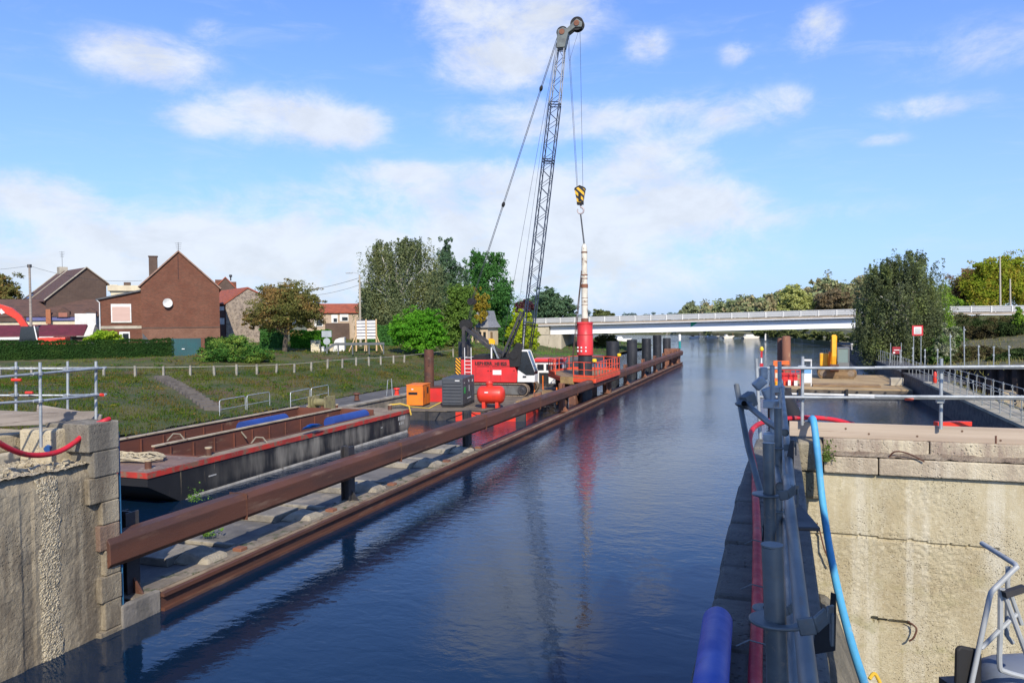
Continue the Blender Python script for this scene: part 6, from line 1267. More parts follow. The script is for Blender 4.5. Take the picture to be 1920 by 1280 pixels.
# dark rubber fender legs below the corner
fd = thing('dolphin_fender', 'dark splayed rubber fender legs standing in the basin below the winch', 'fender', (-.9, 43, 0))
a, b = D(1470, 742, 44), D(1498, 782, 42); MB().tube([a, b-Vector((0, 0, .6))], .45, 14).build('leg', rubber, fd, smooth=True)
a, b = D(1462, 742, 45), D(1466, 785, 43.5); MB().tube([a, b-Vector((0, 0, .6))], .3, 14).build('leg', dark_steel, fd, smooth=True)
a, b = D(1447, 735, 46), D(1448, 785, 46); MB().tube([a, b-Vector((0, 0, 1))], .25, 12).build('leg', rust, fd, smooth=True)
a = D(1440, 733, 46); b = D(1480, 735, 45); MB().bar(a, b, .5, .5).build('cap', dark_steel, fd)

# ------------------------------------------------------------------ left lock pier
from mathutils import noise as mnoise
def fbm(x, y, s, o=4, seed=0.0):
    return mnoise.fractal(Vector((x*s+seed, y*s, seed*1.7)), .9, 2.1, o)
def rough_face(name, m, parent, u0, u1, v0, v1, res, to, disp):
    nu, nv = max(2, int((u1-u0)/res)), max(2, int((v1-v0)/res)); vs = []
    for j in range(nv+1):
        for i in range(nu+1):
            u, v = u0+(u1-u0)*i/nu, v0+(v1-v0)*j/nv; vs.append(to(u, v, disp(u, v)))
    mb = MB(); mb.add(vs, [(j*(nu+1)+i, j*(nu+1)+i+1, (j+1)*(nu+1)+i+1, (j+1)*(nu+1)+i) for j in range(nv) for i in range(nu)]); return mb.build(name, m, parent)
def pier_mat(name, base, dark, pale, streak=.5):
    m = bpy.data.materials.new(name); m.use_nodes = True; t = NT(m.node_tree); b = m.node_tree.nodes['Principled BSDF']; p = t.n('ShaderNodeNewGeometry').outputs['Position']
    c = t.mix(t.ramp(t.noise(t.scaled(p, (1, 1, .30)), 1.25, 7, .68), .36, .58), base, dark)
    c = t.mix(t.math('MULTIPLY', t.ramp(t.noise(t.scaled(p, (2.2, 2.2, .12)), 1.3, 5, .6), .5, .7), streak), c, pale)
    vo = t.n('ShaderNodeTexVoronoi', {'Vector': p, 'Scale': 20}).outputs[0]; sz = t.noise(p, 1.0, 5)
    pit = t.math('MULTIPLY', t.math('SUBTRACT', 1.0, t.ramp(vo, .05, .35)), t.ramp(sz, .42, .6))
    c = t.mix(t.math('MULTIPLY', pit, .7), c, tuple(x*.4 for x in base)); c = t.mix(t.math('MULTIPLY', t.ramp(t.noise(p, 9, 6, .7), .5, .8), .45), c, tuple(min(.7, x*1.35) for x in base))
    t.t.links.new(c, b.inputs['Base Color']); b.inputs['Roughness'].default_value = .95
    h = t.math('SUBTRACT', t.math('ADD', t.noise(p, 12, 7, .7), t.math('MULTIPLY', t.noise(p, 38, 4, .7), .5)), t.math('MULTIPLY', pit, .8))
    bp = t.n('ShaderNodeBump', {'Height': h, 'Strength': .9, 'Distance': .03}); t.t.links.new(bp.outputs[0], b.inputs['Normal']); return m
pier_m = pier_mat('rough_pier_concrete', (.32, .272, .19), (.145, .118, .082), (.43, .37, .26), .6)
pale_rough = pier_mat('broken_pale_concrete', (.52, .45, .31), (.40, .34, .23), (.6, .53, .38), .3)
block_m = pier_mat('grey_masonry_block', (.255, .232, .185), (.14, .125, .10), (.36, .33, .26), .7)
brown_m = pier_mat('brown_stained_block', (.24, .165, .115), (.14, .085, .06), (.30, .25, .18), .6)
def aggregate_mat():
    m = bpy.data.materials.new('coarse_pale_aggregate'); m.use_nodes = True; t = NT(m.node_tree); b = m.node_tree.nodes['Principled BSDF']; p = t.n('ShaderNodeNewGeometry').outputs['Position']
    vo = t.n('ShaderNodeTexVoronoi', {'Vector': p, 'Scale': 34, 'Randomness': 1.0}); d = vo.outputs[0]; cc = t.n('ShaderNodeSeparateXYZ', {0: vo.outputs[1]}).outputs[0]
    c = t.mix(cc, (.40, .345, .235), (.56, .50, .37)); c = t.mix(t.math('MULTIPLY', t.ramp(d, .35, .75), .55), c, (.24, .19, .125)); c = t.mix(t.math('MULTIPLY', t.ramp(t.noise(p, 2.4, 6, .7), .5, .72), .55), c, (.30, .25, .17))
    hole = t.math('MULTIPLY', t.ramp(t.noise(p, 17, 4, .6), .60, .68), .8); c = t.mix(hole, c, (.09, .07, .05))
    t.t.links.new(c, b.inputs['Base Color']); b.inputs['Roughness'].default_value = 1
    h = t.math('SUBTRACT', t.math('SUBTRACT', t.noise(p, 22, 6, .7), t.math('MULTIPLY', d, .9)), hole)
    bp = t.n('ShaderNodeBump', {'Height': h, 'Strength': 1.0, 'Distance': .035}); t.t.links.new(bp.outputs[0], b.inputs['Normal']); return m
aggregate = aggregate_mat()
lpz = thing('lock_pier', 'weathered lock pier at the left with stone quoins and a pale broken concrete strip coloured as sunlit', 'lock pier', (-13, 9, 0))
MB().box(-20, -12.72, 3, 11.70, -2, 3.3).build('core', pier_m, lpz)
def pd(y, z):
    n = fbm(y, z, 1.6, 5, 3)*.022 + fbm(y, z, 12, 4, 9)*.007
    g = 0
    if 9.80 < y < 9.98: g = -.018
    return n+g
lipf = lambda y: 3.42+.12*math.sin(y*5)+.1*fbm(y, 0, 2, 3)
rough_face('rough_face', pier_m, lpz, 3, 11.46, -1.5, 3.42, .055, lambda u, v, d: (-12.45+d-max(0, (v-3.15))*.35, u, v+(.14*fbm(u, 0, 1.6, 4) if v > 3.1 else 0)), pd)
rough_face('sun_painted_pale_strip', aggregate, lpz, 10.07, 10.56, -.3, 3.5, .025, lambda u, v, d: (-12.425+d-max(0, v-3.2)*.5, u, v), lambda u, v: fbm(u, v, 2, 3, 1)*.012+rng.normal(0, .006)-.05*(abs(u-10.31+.07*fbm(u*.1, v, 1.5, 4, 8))/.25)**4)  # coarse broken concrete; the band of sunlight is painted in as paler colour
rough_face('broken_top', aggregate, lpz, 3, 11.2, 0, 1.0, .05, lambda u, v, d: (-12.42-v, u, 3.38+d), lambda u, v: .12*v+fbm(u, v, 2.2, 5, 2)*.05+rng.normal(0, .012))
zc = -1.4
for k, (h, m_) in enumerate(((.9, pier_m), (.6, pier_m), (.55, pier_m), (.5, pier_m), (.5, pier_m), (.5, brown_m), (.45, pier_m), (.5, pier_m), (.5, block_m), (.55, block_m))):
    j = rng.uniform(-.02, .02); y0 = (11.40 if k < 7 else 11.2)-(.12 if k % 2 else 0)+rng.uniform(-.05, .03)
    ztop = min(zc+h-.010, 4.14)
    MB().box(-13.4, -12.33+j, y0, 11.78+j*.5, zc, ztop).build('quoin_block', m_, lpz, bevel=.022); zc += h
mb = MB(); mb.lathe((-12.78, 11.3, 0), [(.46, zc-.65), (.47, zc-.1), (.43, zc), (.3, zc+.03)], 24); 
zq = zc
MB().box(-17, -13.75, 3, 11.5, 3.3, 3.62).build('rear_course', conc_pale, lpz, bevel=.04); MB().box(-17, -13.85, 3, 11.3, 3.622, 3.95).build('rear_course', pier_mat('yellowish_course', (.42, .35, .22), (.3, .25, .17), (.5, .42, .3)), lpz, bevel=.04)
MB().box(-13.7, -12.9, 10.75, 11.7, 3.3, 4.05).build('rear_block', pale_rough, lpz, bevel=.05)
lb1 = D(-160, 792, 13.5); lb2 = D(182, 772, 15.6)
def board(a, b, h, th, lab, m=wood_grey, name='scaffold_board'):
    mb = MB(); mb.bar(a, b, th, h); o = mb.build(name, m, bevel=.008); tag(o, lab, 'board', None); return o
board(lb1, lb2+Vector((0, 0, -.1)), .24, .05, 'grey weathered scaffold board along the top of the left pier'); board(D(70, 768, 16.2), D(190, 787, 16.0), .22, .05, 'tilted broken board end behind the left scaffold standards'); board(D(-150, 775, 15.2), D(85, 783, 16.4), .24, .05, 'grey board lying behind the front one on the left pier')
sc_l = thing('scaffold_guardrail', 'galvanised scaffold tube guardrail standing on the left lock pier', 'scaffold guardrail', (-13, 10, 3.6))
def std(px, y0, y1, d, par, r=.027, m=galv):
    a = D(px, y0, d); b = D(px+ (2 if y1-y0 > 120 else 0), y1, d); MB().tube([Vector((b.x, b.y, b.z)), Vector((a.x, a.y, a.z))], r, 10).build('standard', m, par, smooth=True); return a, b
def coupler(p, par, m=galv, s=1.0):
    mb = MB(); mb.lathe(Vector(p)-Vector((0, 0, .035*s)), [(.045*s, 0), (.05*s, .01), (.05*s, .06*s), (.045*s, .07*s)], 12); mb.box(p[0]-.07*s, p[0]+.02, p[1]-.075*s, p[1]+.03*s, p[2]-.03*s, p[2]+.03*s); mb.build('coupler', m, par, bevel=.006)
stl = [std(75, 679, 838, 14.0, sc_l), std(180, 677, 792, 15.4, sc_l), std(30, 678, 772, 16.6, sc_l), std(127, 677, 772, 16.9, sc_l), std(-110, 679, 860, 12.4, sc_l)]
def ltube(a, b, par, r=.024, name='ledger', m=galv, ext=.15):
    a, b = Vector(a), Vector(b); d = (b-a).normalized(); MB().tube([a-d*ext, b+d*ext], r, 10).build(name, m, par, smooth=True)
for y0, y1, y2 in ((690, 697, 716), (740, 748, 762)):
    a, b, c = D(188, y0, 15.35), D(75, y1+3, 13.95), D(-110, y2, 12.35); ltube(a, b, sc_l); ltube(b, c, sc_l)
    a, b, c = D(190, y0, 15.5), D(128, y0+1, 16.85), D(30, y0, 16.55); ltube(a, b, sc_l); ltube(b, D(-120, y0+1, 16.2), sc_l)
    for p in (D(180, y0, 15.35), D(75, y1+3, 13.95), D(127, y0+1, 16.85), D(30, y0, 16.55)): coupler(p, sc_l)
MB().tube([D(188, 740, 15.34), D(193, 740, 15.3)], .032, 8).build('red_sleeve', scarlet, sc_l); MB().tube([D(48, 736, 16.5), D(62, 736, 16.5)], .032, 8).build('red_sleeve', scarlet, sc_l); MB().tube([D(22, 712, 16.5), D(40, 712, 16.5)], .032, 8).build('red_sleeve', scarlet, sc_l)
def smooth_path(pts, n=8):
    pts = [Vector(p) for p in pts]; out = []
    for i in range(len(pts)-1):
        p0, p1, p2, p3 = pts[max(0, i-1)], pts[i], pts[i+1], pts[min(len(pts)-1, i+2)]
        for k in range(n):
            t = k/n; out.append(.5*((2*p1)+(p2-p0)*t+(2*p0-5*p1+4*p2-p3)*t*t+(-p0+3*p1-3*p2+p3)*t**3))
    return out+[pts[-1]]
hp = [D(205, 785, 15.1), D(195, 789, 15.0), D(172, 800, 14.95), D(140, 829, 14.5), D(105, 848, 14.1), D(60, 853, 13.6), D(20, 842, 13.1), D(-25, 815, 12.6), D(-60, 790, 12.4)]
tag(MB().tube(smooth_path(hp), .048, 12).build('red_hose', red_hose, smooth=True), 'red hose sagging across the broken top of the left pier', 'hose')
tag(MB().tube([D(136, 796, 15.6), D(88, 842, 14.4)], .06, 10).build('blue_pole', mat('blue_painted_pole', (.02, .10, .30), (.015, .07, .22), 3, rough=.5), smooth=True), 'short blue pole leaning on the top of the left pier', 'pole')
tag(MB().tube([(-12.38, 11.84, -.2), (-12.40, 11.84, 3.9)], .022, 8).build('blue_conduit', mat('blue_conduit', (.03, .13, .25), rough=.5)), 'thin blue conduit running down the right edge of the left pier', 'conduit')

# ------------------------------------------------------------------ right lock wall under the camera
P_ = []
mb = MB()
for k_ in range(90):
    y = rng.uniform(8.2, 11.1); c = Vector((-12.5-rng.uniform(0, .75), y, 3.42+rng.uniform(0, .05))); s_ = rng.uniform(.015, .06); q = rng.uniform(-.4, .4, (8, 3))
    base = np.array([[i, j, l] for i in (-1, 1) for j in (-1, 1) for l in (-.7, .7)])+q; mb.add([tuple(np.array(c)+b*s_) for b in base], [(0, 1, 3, 2), (4, 6, 7, 5), (0, 4, 5, 1), (2, 3, 7, 6), (0, 2, 6, 4), (1, 5, 7, 3)])
tag(mb.build('broken_stones', pale_rough), 'loose broken pale stones scattered on top of the left pier', 'stones', kind='stuff')
rw = thing('lock_wall', 'narrow dark stone wall with block coping running ahead along the right of the water', 'lock wall', (0, 6, 0))
MB().box(-.40, .24, .2, 13.2, -2, 3.62).build('wall', block_m, rw)
ys = [0.2, 1.6, 2.9, 3.8, 4.62, 5.5, 6.22, 6.9, 7.55, 8.45, 9.3, 10.2, 11.1, 12.0, 12.9]
stone = pier_mat('dark_coping_stone', (.165, .158, .138), (.11, .104, .092), (.21, .2, .18), .4)
for i in range(len(ys)-1):
    j = rng.uniform(-.03, .03); xr = -.16; sl_ = min(0, -(ys[i]-10.5)*.0) 
    mb = MB(); mb.prism([(-.46+j*.4+(.06*max(0, ys[i]-9.5)/3), ys[i]+.022), (xr, ys[i]+.022), (xr, ys[i+1]-.022), (-.46+j*.4+(.06*max(0, ys[i+1]-9.5)/3), ys[i+1]-.022)], 3.622, 4.08+rng.uniform(-.012, .012), 'z'); mb.build('coping_block', stone, rw, bevel=.035)
MB().box(xr+.004, .25, .2, 12.9, 3.622, 4.06).build('inner_coping', stone, rw, bevel=.02)
def wall_mat(name):
    m = bpy.data.materials.new(name); m.use_nodes = True; t = NT(m.node_tree); b = m.node_tree.nodes['Principled BSDF']; p = t.n('ShaderNodeNewGeometry').outputs['Position']
    c = t.mix(t.ramp(t.noise(t.scaled(p, (1, 1, .5)), 1.4, 7, .7), .36, .66), (.455, .405, .275), (.37, .31, .19))
    s1 = t.noise(t.scaled(p, (1.6, 1, .07)), 1.6, 4, .55); c = t.mix(t.math('MULTIPLY', t.ramp(t.math('ADD', s1, t.math('MULTIPLY', t.math('SUBTRACT', t.noise(p, 3.5, 6, .7), .5), .22)), .46, .72), .85), c, (.57, .54, .44))
    s2 = t.noise(t.scaled(p, (3.1, 1, .13)), 2.3, 5, .6); c = t.mix(t.math('MULTIPLY', t.ramp(s2, .58, .72), .5), c, (.36, .31, .18))
    sp = t.n('ShaderNodeSeparateXYZ', {0: p}); z = sp.outputs[2]
    smooth = t.math('MULTIPLY', t.ramp(z, 2.5, 3.0), t.ramp(t.noise(t.scaled(p, (1, 1, .6)), .8, 3), .38, .55))
    vo = t.n('ShaderNodeTexVoronoi', {'Vector': p, 'Scale': 26}).outputs[0]; v2 = t.n('ShaderNodeTexVoronoi', {'Vector': p, 'Scale': 55}).outputs[0]
    pit = t.math('ADD', t.math('MULTIPLY', t.math('SUBTRACT', 1.0, t.ramp(vo, .04, .3)), t.ramp(t.noise(p, 1.3, 5), .40, .58)), t.math('MULTIPLY', t.math('SUBTRACT', 1.0, t.ramp(v2, .05, .35)), .6), clamp=True)
    pit = t.math('MULTIPLY', pit, t.math('SUBTRACT', 1.0, t.math('MULTIPLY', smooth, .9)))
    c = t.mix(t.math('MULTIPLY', pit, .75), c, (.19, .145, .085)); c = t.mix(t.math('MULTIPLY', t.ramp(t.noise(p, 14, 7, .75), .5, .78), .5), c, (.66, .62, .48))
    c = t.mix(t.math('MULTIPLY', t.math('MULTIPLY', t.ramp(t.noise(t.scaled(p, (1, 1, 2)), 2.2, 5), .52, .7), t.n('ShaderNodeMapRange', {0: z, 1: 2.75, 2: 1.2}).outputs[0]), .45), c, (.25, .24, .10))
    t.t.links.new(c, b.inputs['Base Color']); b.inputs['Roughness'].default_value = .95
    h = t.math('SUBTRACT', t.math('ADD', t.math('MULTIPLY', t.noise(p, 16, 7, .75), t.math('SUBTRACT', 1.0, t.math('MULTIPLY', smooth, .7))), t.math('MULTIPLY', t.noise(p, 50, 4, .7), .4)), pit)
    bp = t.n('ShaderNodeBump', {'Height': h, 'Strength': .85, 'Distance': .022}); t.t.links.new(bp.outputs[0], b.inputs['Normal']); return m
ew = thing('end_wall', 'sunlit cream coloured pitted concrete wall across the right recess', 'wall', (3, 13.5, 0))
wall_m = wall_mat('cream_pitted_concrete')
course_m = pier_mat('cream_course', (.52, .46, .33), (.36, .30, .22), (.6, .55, .44), .6)
MB().box(.25, 14, 12.98, 14.4, -2, 3.60).build('core', wall_m, ew)
crack = lambda u, z0, a: z0+a*math.sin(u*1.7)+.03*fbm(u, 0, 3, 4)
def wd(u, v):
    pitty = max(0, min(1, .5+1.4*fbm(u, v*.7, .8, 3, 4)-(.7 if (.9 < u < 2.6 and v > 2.75) else 0)))
    d = fbm(u, v, 1.2, 3, 7)*.008 + pitty*(fbm(u, v, 18, 4, 2)*.011)
    c = crack(u, 2.62, .02); 
    if abs(v-c) < .02 and u < 3.0: d -= .035
    if 1.3 < u < 1.85 and abs(v-1.38+.05*(u-1.5)) < .03+.02*fbm(u, v, 5): d -= .12
    return d
rough_face('main_face', wall_m, ew, .25, 5.2, -.5, 3.60, .022, lambda u, v, d: (u, 12.88-d, v), wd)
MB().box(5.2, 14, 12.87, 12.97, -2, 3.6).build('main_face', wall_m, ew)
for x0, x1, m_ in ((.62, 1.38, course_m), (1.395, 3.9, course_m), (3.92, 9, course_m)): MB().box(x0, x1, 12.80, 13.2, 3.615, 3.87).build('course', m_, ew, bevel=.02)
tm = pier_mat('upper_course', (.54, .48, .34), (.26, .20, .16), (.6, .55, .42), .5)
for x0, x1 in ((.62, 2.1), (2.115, 3.45), (3.465, 9)): MB().box(x0, x1, 13.0, 14.2, 3.872, 4.12).build('course', tm, ew, bevel=.02)
rough_face('dirt_ledge', mat('ledge_dirt', (.20, .15, .11), (.32, .27, .2), 3, rough=1, bump=1, bscale=25), ew, .64, 5, 0, .2, .03, lambda u, v, d: (u, 12.81+v, 3.876+d), lambda u, v: v*.25+fbm(u, v, 7, 4)*.02+.01)
MB().box(.24, .60, 12.72, 13.6, 3.64, 4.09).build('corner_block', pier_mat('tan_corner_block', (.33, .29, .21), (.2, .18, .13), (.4, .36, .28)), ew, bevel=.04); MB().box(.26, .60, 12.76, 13.4, 3.2, 3.63).build('corner_block', pier_mat('tan_corner_block2', (.30, .25, .17), (.16, .15, .10), (.4, .36, .28)), ew, bevel=.05)
mb = MB(); mb.tube(smooth_path([(1.52, 12.86, 3.84), (1.6, 12.8, 3.98), (1.78, 12.78, 3.97), (2.0, 12.76, 3.86)], 5), .012, 6); mb.tube([(.55, 12.84, 2.75), (.62, 12.75, 2.45), (.72, 12.76, 2.2)], .013, 6); mb.tube([(.42, 12.84, 2.85), (.45, 12.78, 2.74), (.53, 12.76, 2.83)], .012, 5); mb.tube(smooth_path([(1.80, 12.84, 1.42), (1.9, 12.76, 1.36), (1.86, 12.74, 1.22), (1.8, 12.75, 1.16)], 4), .014, 6); mb.build('rebar', rust, ew)
c = np.array((.62, 12.72, 3.95)); q = c+np.abs(rng.normal(size=(200, 3)))*np.array([.06, .03, .14])-np.array([0, 0, .15]); np_mesh('moss', leaves_at(q, np.array([0, -1, .3]), .02), None, 4, Lm('moss_leaf', (.05, .08, .02), (.09, .11, .03)), ew)
mb = MB(); mb.quad((-.1, -6, -.4), (20, -6, -.4), (20, 13.1, -.4), (-.1, 13.1, -.4)); tag(mb.build('recess_floor', mat('recess_floor_concrete', (.26, .24, .19), (.17, .155, .13), 1, rough=.95)), kind='structure')
def mound(u, v): return 2.45*math.exp(-(((u-.55)/.62)**2+((v-11.7)/2.2)**2))+fbm(u, v, 2.5, 5, 3)*.08-.06
rm = MB(); o = rough_face('rubble_mound', pier_mat('grey_mound', (.17, .155, .12), (.10, .095, .08), (.22, .2, .16)), None, .1, 2.6, 8.2, 12.9, .06, lambda u, v, d: (u, v, -.4+d), mound); tag(o, 'grey rough concrete mound at the foot of the cream wall', 'mound')
kboard = board((.12, 13.10, 4.24), (3.40, 13.10, 4.235), .235, .05, 'long raw timber board standing on edge along the cream wall top', mat('pinkish_board', (.44, .36, .28), (.35, .28, .215), 1.0, stretch=(.25, 2, 9), rough=.85, c3=(.25, .17, .12), s3=2.6, t3=(.64, .72)))
for x_, z_ in ((.95, 4.27), (1.28, 4.2), (1.95, 4.19), (2.55, 4.29), (3.05, 4.17)): MB().lathe((x_, 13.072, z_), [(.016, -.001), (.016, .002)], 10, 'y').build('knot', mat('dark_knot', (.13, .075, .045)), kboard)
MB().box(2.98, 3.0, 13.066, 13.073, 4.12, 4.24).build('nail_plate', rust, kboard)
board((3.42, 13.11, 4.235), (8, 13.11, 4.23), .235, .05, 'second timber board continuing to the right along the cream wall', wood_grey)

# raised sheeted gangway, added out of view to shade the near wall and its guardrail
gg = thing('added_shade_gangway', 'added out of view scaffold gangway with green sheeted sides, shading the near wall', 'gangway', (3.1, 0, .9))
MB().box(2.55, 3.7, -6, 6.2, 7.35, 7.42).build('deck', wood_grey, gg)
MB().box(2.46, 2.50, -6, 6.2, 7.3, 9.7).build('side_sheet', mat('green_sheeting', (.05, .10, .06), (.04, .08, .05), 1, rough=.8), gg); MB().box(3.72, 3.76, -6, 6.2, 7.3, 9.0).build('side_sheet', mat('green_sheeting', (.05, .10, .06)), gg)
for x in (2.53, 3.69):
    for y in (-5.9, -2.9, .1, 3.0): MB().tube([(x, y, .9), (x, y, 9.6)], .025, 8).build('standard', galv, gg)
# scaffold guardrail along the right wall
sr = thing('scaffold_guardrail', 'dull grey scaffold tube guardrail receding along the dark right wall', 'scaffold guardrail', (0, 4, 4.1))
for x, y, zt_, r, lean in ((-.02, 1.85, 5.48, .0242, .06), (-.05, 3.37, 5.48, .0242, .02), (-.02, 5.25, 5.42, .0242, .01), (-.09, 8.6, 5.5, .026, .0), (-.02, 10.4, 5.45, .026, 0)):
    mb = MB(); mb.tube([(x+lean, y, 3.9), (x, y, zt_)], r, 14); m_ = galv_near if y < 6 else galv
    mb.build('standard', m_, sr, smooth=True); MB().lathe((x, y, zt_+.001), [(r+.001, 0), (r+.001, .004), (r*.5, .004)], 14).build('end_cap', galv_near, sr)
# ledgers
for (x0, y0, z0), (x1, y1, z1) in (((.075, .9, 5.12), (.03, 4.6, 5.10)), ((.05, 4.3, 5.10), (.0, 11.5, 5.12)), ((.05, .9, 4.72), (.03, 5.4, 4.70)), ((.03, 5.2, 4.70), (0, 11.5, 4.74))):
    MB().tube([(x0, y0, z0), (x1, y1, z1)], .0242, 14).build('ledger', galv_near, sr, smooth=True)
def collar(x, y, z):
    mb = MB(); n = 18; vs = []; fs = []
    for k in range(n+1):
        a = R(100)+R(250)*k/n
        for r_, zz in ((.028, 0), (.060+.014*math.sin(k*.35), .004), (.060+.014*math.sin(k*.35), .012), (.028, .014)): vs.append((x+r_*math.cos(a), y+r_*math.sin(a), z+zz))
    for k in range(n):
        for q in range(4): a_, b_ = k*4+q, k*4+(q+1) % 4; fs.append((a_, b_, b_+4, a_+4))
    mb.add(vs, fs+[(0, 1, 2, 3), tuple(n*4+q for q in (3, 2, 1, 0))])
    pts = [(x+.035, y-.03, z+.012), (x+.07, y-.03, z+.02), (x+.095, y-.0, z+.035), (x+.11, y+.03, z+.03)]
    for a_, b_ in zip(pts[:-1], pts[1:]): mb.bar(a_, b_, .007, .04)
    mb.box(x+.104, x+.112, y+.01, y+.05, z-.04, z+.035); mb.build('wedge_collar', galv_near, sr, smooth=True, bevel=.003)
for x, y, z in ((0.0, 1.85, 5.30), (-.045, 3.37, 5.26), (-.02, 5.25, 5.16), (-.02, 5.25, 4.75), (-.045, 3.37, 4.78)): collar(x, y, z)
for x, y, z in ((-.09, 8.6, 5.1), (-.09, 8.6, 4.75), (-.02, 10.4, 5.1), (-.02, 10.4, 4.72)): coupler((x, y, z), sr, galv, 1.3)
MB().tube([D(1381, 722, 6.6), D(1402, 835, 6.2), D(1428, 930, 5.7)], .024, 12).build('raking_tube', galv_near, sr, smooth=True)
MB().tube([D(1393, 752, 6.5), D(1441, 792, 5.8), D(1472, 811, 5.4)], .024, 12).build('brace_tube', galv_near, sr, smooth=True)
ylw = mat('olive_tube_end', (.20, .18, .04), rough=.6)
for q, d, r in (((1472, 811), 5.4, .026), ((1463, 912), 4.35, .026), ((1395, 756), 6.3, .022)):
    c = D(*q, d); dr = (C0-c).normalized(); MB().tube([c-dr*.05, c+dr*.012], r, 14, cap=False).build('tube_end', ylw, sr, smooth=True); MB().tube([c-dr*.045, c-dr*.04], r*.98, 14).build('tube_bore', black_matte, sr)
c = D(1463, 912, 4.35); dr = (C0-c).normalized(); MB().tube([c-dr*.0, D(1452, 868, 5.2)], .0242, 12).build('brace_tube', galv_near, sr, smooth=True)
mb = MB(); c = D(1395, 756, 6.45); mb.lathe(c-Vector((0, 0, .04)), [(.03, 0), (.075, .03), (.075, .045), (.03, .07)], 14); mb.bar(c, D(1412, 745, 6.5), .08, .12); mb.build('wedge_collar', galv_near, sr, bevel=.01)
for q0, q1, d in (((1425, 700), (1438, 700), 8.6), ((1432, 742), (1450, 735), 8.4), ((1418, 712), (1430, 725), 8.5)): mb = MB(); mb.bar(D(*q0, d), D(*q1, d), .08, .14); mb.build('bracket', galv, sr, bevel=.015)
# toe-board bracket plates
mb = MB(); a = D(1555, 1185, 2.75); mb.M = Matrix.Translation(a) @ Matrix.Rotation(R(-12), 4, 'Z'); mb.prism([(-.055, -.09), (.02, -.06), (.022, .05), (.022, .14), (.005, .145), (.0, .06), (-.045, .045)], -.004, .004); mb.build('toe_board_bracket', black_matte, sr)
mb = MB(); a = D(1482, 860, 4.9); mb.M = Matrix.Translation(a) @ Matrix.Rotation(R(-12), 4, 'Z'); mb.prism([(-.03, -.09), (.02, -.06), (.022, .12), (.0, .12), (-.02, .02)], -.004, .004); mb.build('toe_board_bracket', dark_steel, sr)
board(D(1462, 925, 6.6), D(1516, 992, 5.7), .03, .17, 'short dark plank end sticking out beside the guardrail', dark_steel, 'plank')

# scaffold guardrail on the end wall
sf = thing('scaffold_guardrail', 'light galvanised guardrail with two rails standing behind the cream wall', 'scaffold guardrail', (3, 13.15, 4.1))
for px, y0, y1 in ((1505, 668, 797), (1765, 672, 804), (2040, 675, 812)):
    d = 13.2/(.329*(px-960)/FPX+.944)-.14; a = D(px, y0, d); b = D(px-1, y1, d); MB().tube([b, a], .026, 10).build('standard', galv, sf, smooth=True)
    for z in (5.22, 4.74): coupler((a.x, a.y, z+.0), sf)
for y0, y1 in ((690, 689), (744, 748)):
    q = []
    for px, yy in ((1415, y0), (1740, y0+.5*(y1-y0)), (2060, y1)): d = 13.15/(.329*(px-960)/FPX+.944)-.18; q.append(D(px, yy, d))
    MB().tube(q, .0242, 10).build('rail', galv, sf, smooth=True)
    d = 13.15/(.329*(1700-960)/FPX+.944)-.2; MB().tube([D(1640, y0-3+2, d), D(2060, y1-3, d-1.0)], .0242, 10).build('rail', galv, sf, smooth=True)
a = D(1697, 746.5, 11.57); b = D(1712, 747, 11.55); MB().tube([a, b], .031, 10).build('red_sleeve', scarlet, sf)
a, b = D(1766, 806, 11.8), D(1832, 805, 11.9); tag(MB().bar(a+Vector((0, .5, .03)), b+Vector((0, .5, .03)), .1, .07).build('red_beam', scarlet), 'bright red beam lying behind the timber board', 'beam')
for px in (1418,): d = 12.3; a, b = D(px, 672, d), D(px+8, 830, d); MB().tube([b, a], .028, 10).build('standard', galv, sf, smooth=True)
# hoses and pipes of the right wall
hp = [P(1416, 1420, 4.13), P(1416, 1260, 4.12), P(1420, 1150, 4.12), P(1420, 1060, 4.12), P(1419, 980, 4.12), P(1416, 920, 4.12), P(1415, 880, 4.13), D(1408, 845, 10.2), D(1406, 820, 10.9), D(1415, 800, 11.5), D(1440, 789, 12.1), D(1480, 784, 12.5), D(1520, 782.5, 12.6), D(1560, 786, 12.7), D(1600, 795, 12.9)]
tag(MB().tube(smooth_path(hp), .037, 12).build('red_hose', red_hose, smooth=True), 'red hose lying along the dark right wall and over its far end', 'hose')
mb = MB()
for q in ((1420, 1020), (1418, 1105), (1415, 1212)):
    c = P(*q, 4.15); mb.tube([c+Vector((-.10, -.02, .0)), c+Vector((-.03, 0, .035)), c+Vector((.08, .02, .01))], .005, 5)
tag(mb.build('tie_wire', galv_near), 'thin tie wires over the red hose on the right wall', 'wire')
hp = [D(1520, 790, 12.3)+Vector((0, .25, -.1)), D(1522, 785, 12.15), D(1526, 793, 11.95), D(1533, 850, 11.75), D(1541, 930, 11.6), D(1554, 1020, 11.0), D(1572, 1110, 10.4), D(1595, 1200, 9.7), D(1622, 1285, 9.1), D(1640, 1340, 8.7)]
tag(MB().tube(smooth_path(hp), .052, 14).build('light_blue_hose', blue_hose, smooth=True), 'light blue hose hanging down in front of the cream wall', 'hose')
a, b = P(1346, 1158, 4.18), P(1318, 1420, 4.18); dr = (a-b).normalized()
tag(MB().tube([b, a-dr*.05, a-dr*.02, a], [.088, .088, .08, .055], 24).build('blue_pipe', blue_pvc, smooth=True), 'thick dark blue plastic pipe on the wall edge at the bottom', 'pipe')
mb = MB(); c = D(1630, 1272, 9.2); mb.tube(smooth_path([c, c+Vector((.06, .05, .05)), c+Vector((.12, .02, -.05)), c+Vector((.16, -.05, -.25))]), .022, 8); tag(mb.build('yellow_strap', mat('yellow_strap', (.6, .38, .03)), smooth=True), 'yellow strap tail beside the foot of the light blue hose', 'strap')

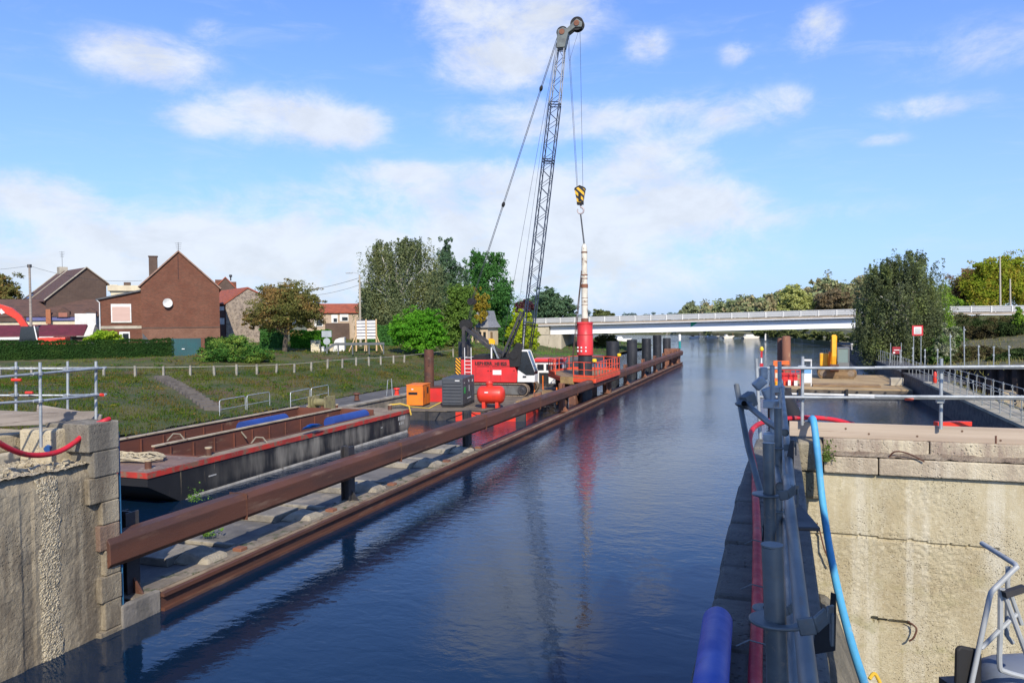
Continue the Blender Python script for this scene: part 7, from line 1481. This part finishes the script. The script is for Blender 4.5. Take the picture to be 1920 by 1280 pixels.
# machine with tubular frame at the lower right
MO = D(1890, 1250, 6.2); MF = frame((MO.x, MO.y, 0), YAW+.1); k = 6.2/FPX
mc = thing('site_machine', 'grey tubular guard frame of a small machine with black mirror at the lower right', 'machine', (MO.x, MO.y, .9))
def ml(px, py, y=0): p = MF.inverted() @ D(px, py, 6.2); return Vector((p.x, y, p.z))
tubg = mat('light_grey_tube', (.34, .36, .37), (.27, .29, .30), 4, rough=.5)
mb = MB(MF)
mb.tube([ml(1812, 1300), ml(1850, 1118), ml(1853, 1108), ml(1858, 1102), ml(1898, 1066), ml(1904, 1062), ml(1910, 1060, .05), ml(1940, 1058, .6)], .021, 10)
mb.tube(smooth_path([ml(1872, 1100), ml(1873, 1180), ml(1873, 1245), ml(1885, 1258), ml(1940, 1275)], 5), .02, 8); mb.tube([ml(1872, 1100, -.02), ml(1925, 1230, -.02)], .02, 8); mb.tube([ml(1905, 1068, .1), ml(1905, 1200, .1), ml(1918, 1215, .1)], .018, 8); mb.tube([ml(1905, 1105, .1), ml(1935, 1180, .1)], .018, 8)
mb.tube([ml(1835, 1212), ml(1873, 1178), ml(1906, 1150)], .018, 8); mb.build('tube_frame', tubg, mc, smooth=True)
mb = MB(MF); mb.bar(ml(1870, 1108, -.05), ml(1910, 1097, -.05), .05, .05); mb.build('wiper_bar', dark_steel, mc)
mb = MB(MF); p = [(-.10, -.17), (.09, -.19), (.115, -.16), (.115, .10), (.09, .14), (-.07, .18), (-.105, .15), (-.11, -.12)]; c = ml(1817, 1251, .06); mb.prism([(c.x+x, c.z+z) for x, z in p], .03, .07); mb.build('mirror', black_matte, mc, bevel=.02)
mb = MB(MF); c = ml(1925, 1330); mb.lathe((c.x+.42, .3, c.z-.02), [(.05, -.55), (.2, -.52), (.28, -.45), (.3, -.35), (.3, .5), (.24, .6)], 24, 'x'); mb.build('tank', mat('bluish_grey_tank', (.17, .20, .25), (.13, .15, .19), 3, rough=.4), mc, smooth=True)
c2 = ml(1925, 1400); mb = MB(MF); mb.box(c2.x+.1, c2.x+1.2, .2, 1.2, -.4, c2.z); mb.build('chassis', grey_paint, mc)
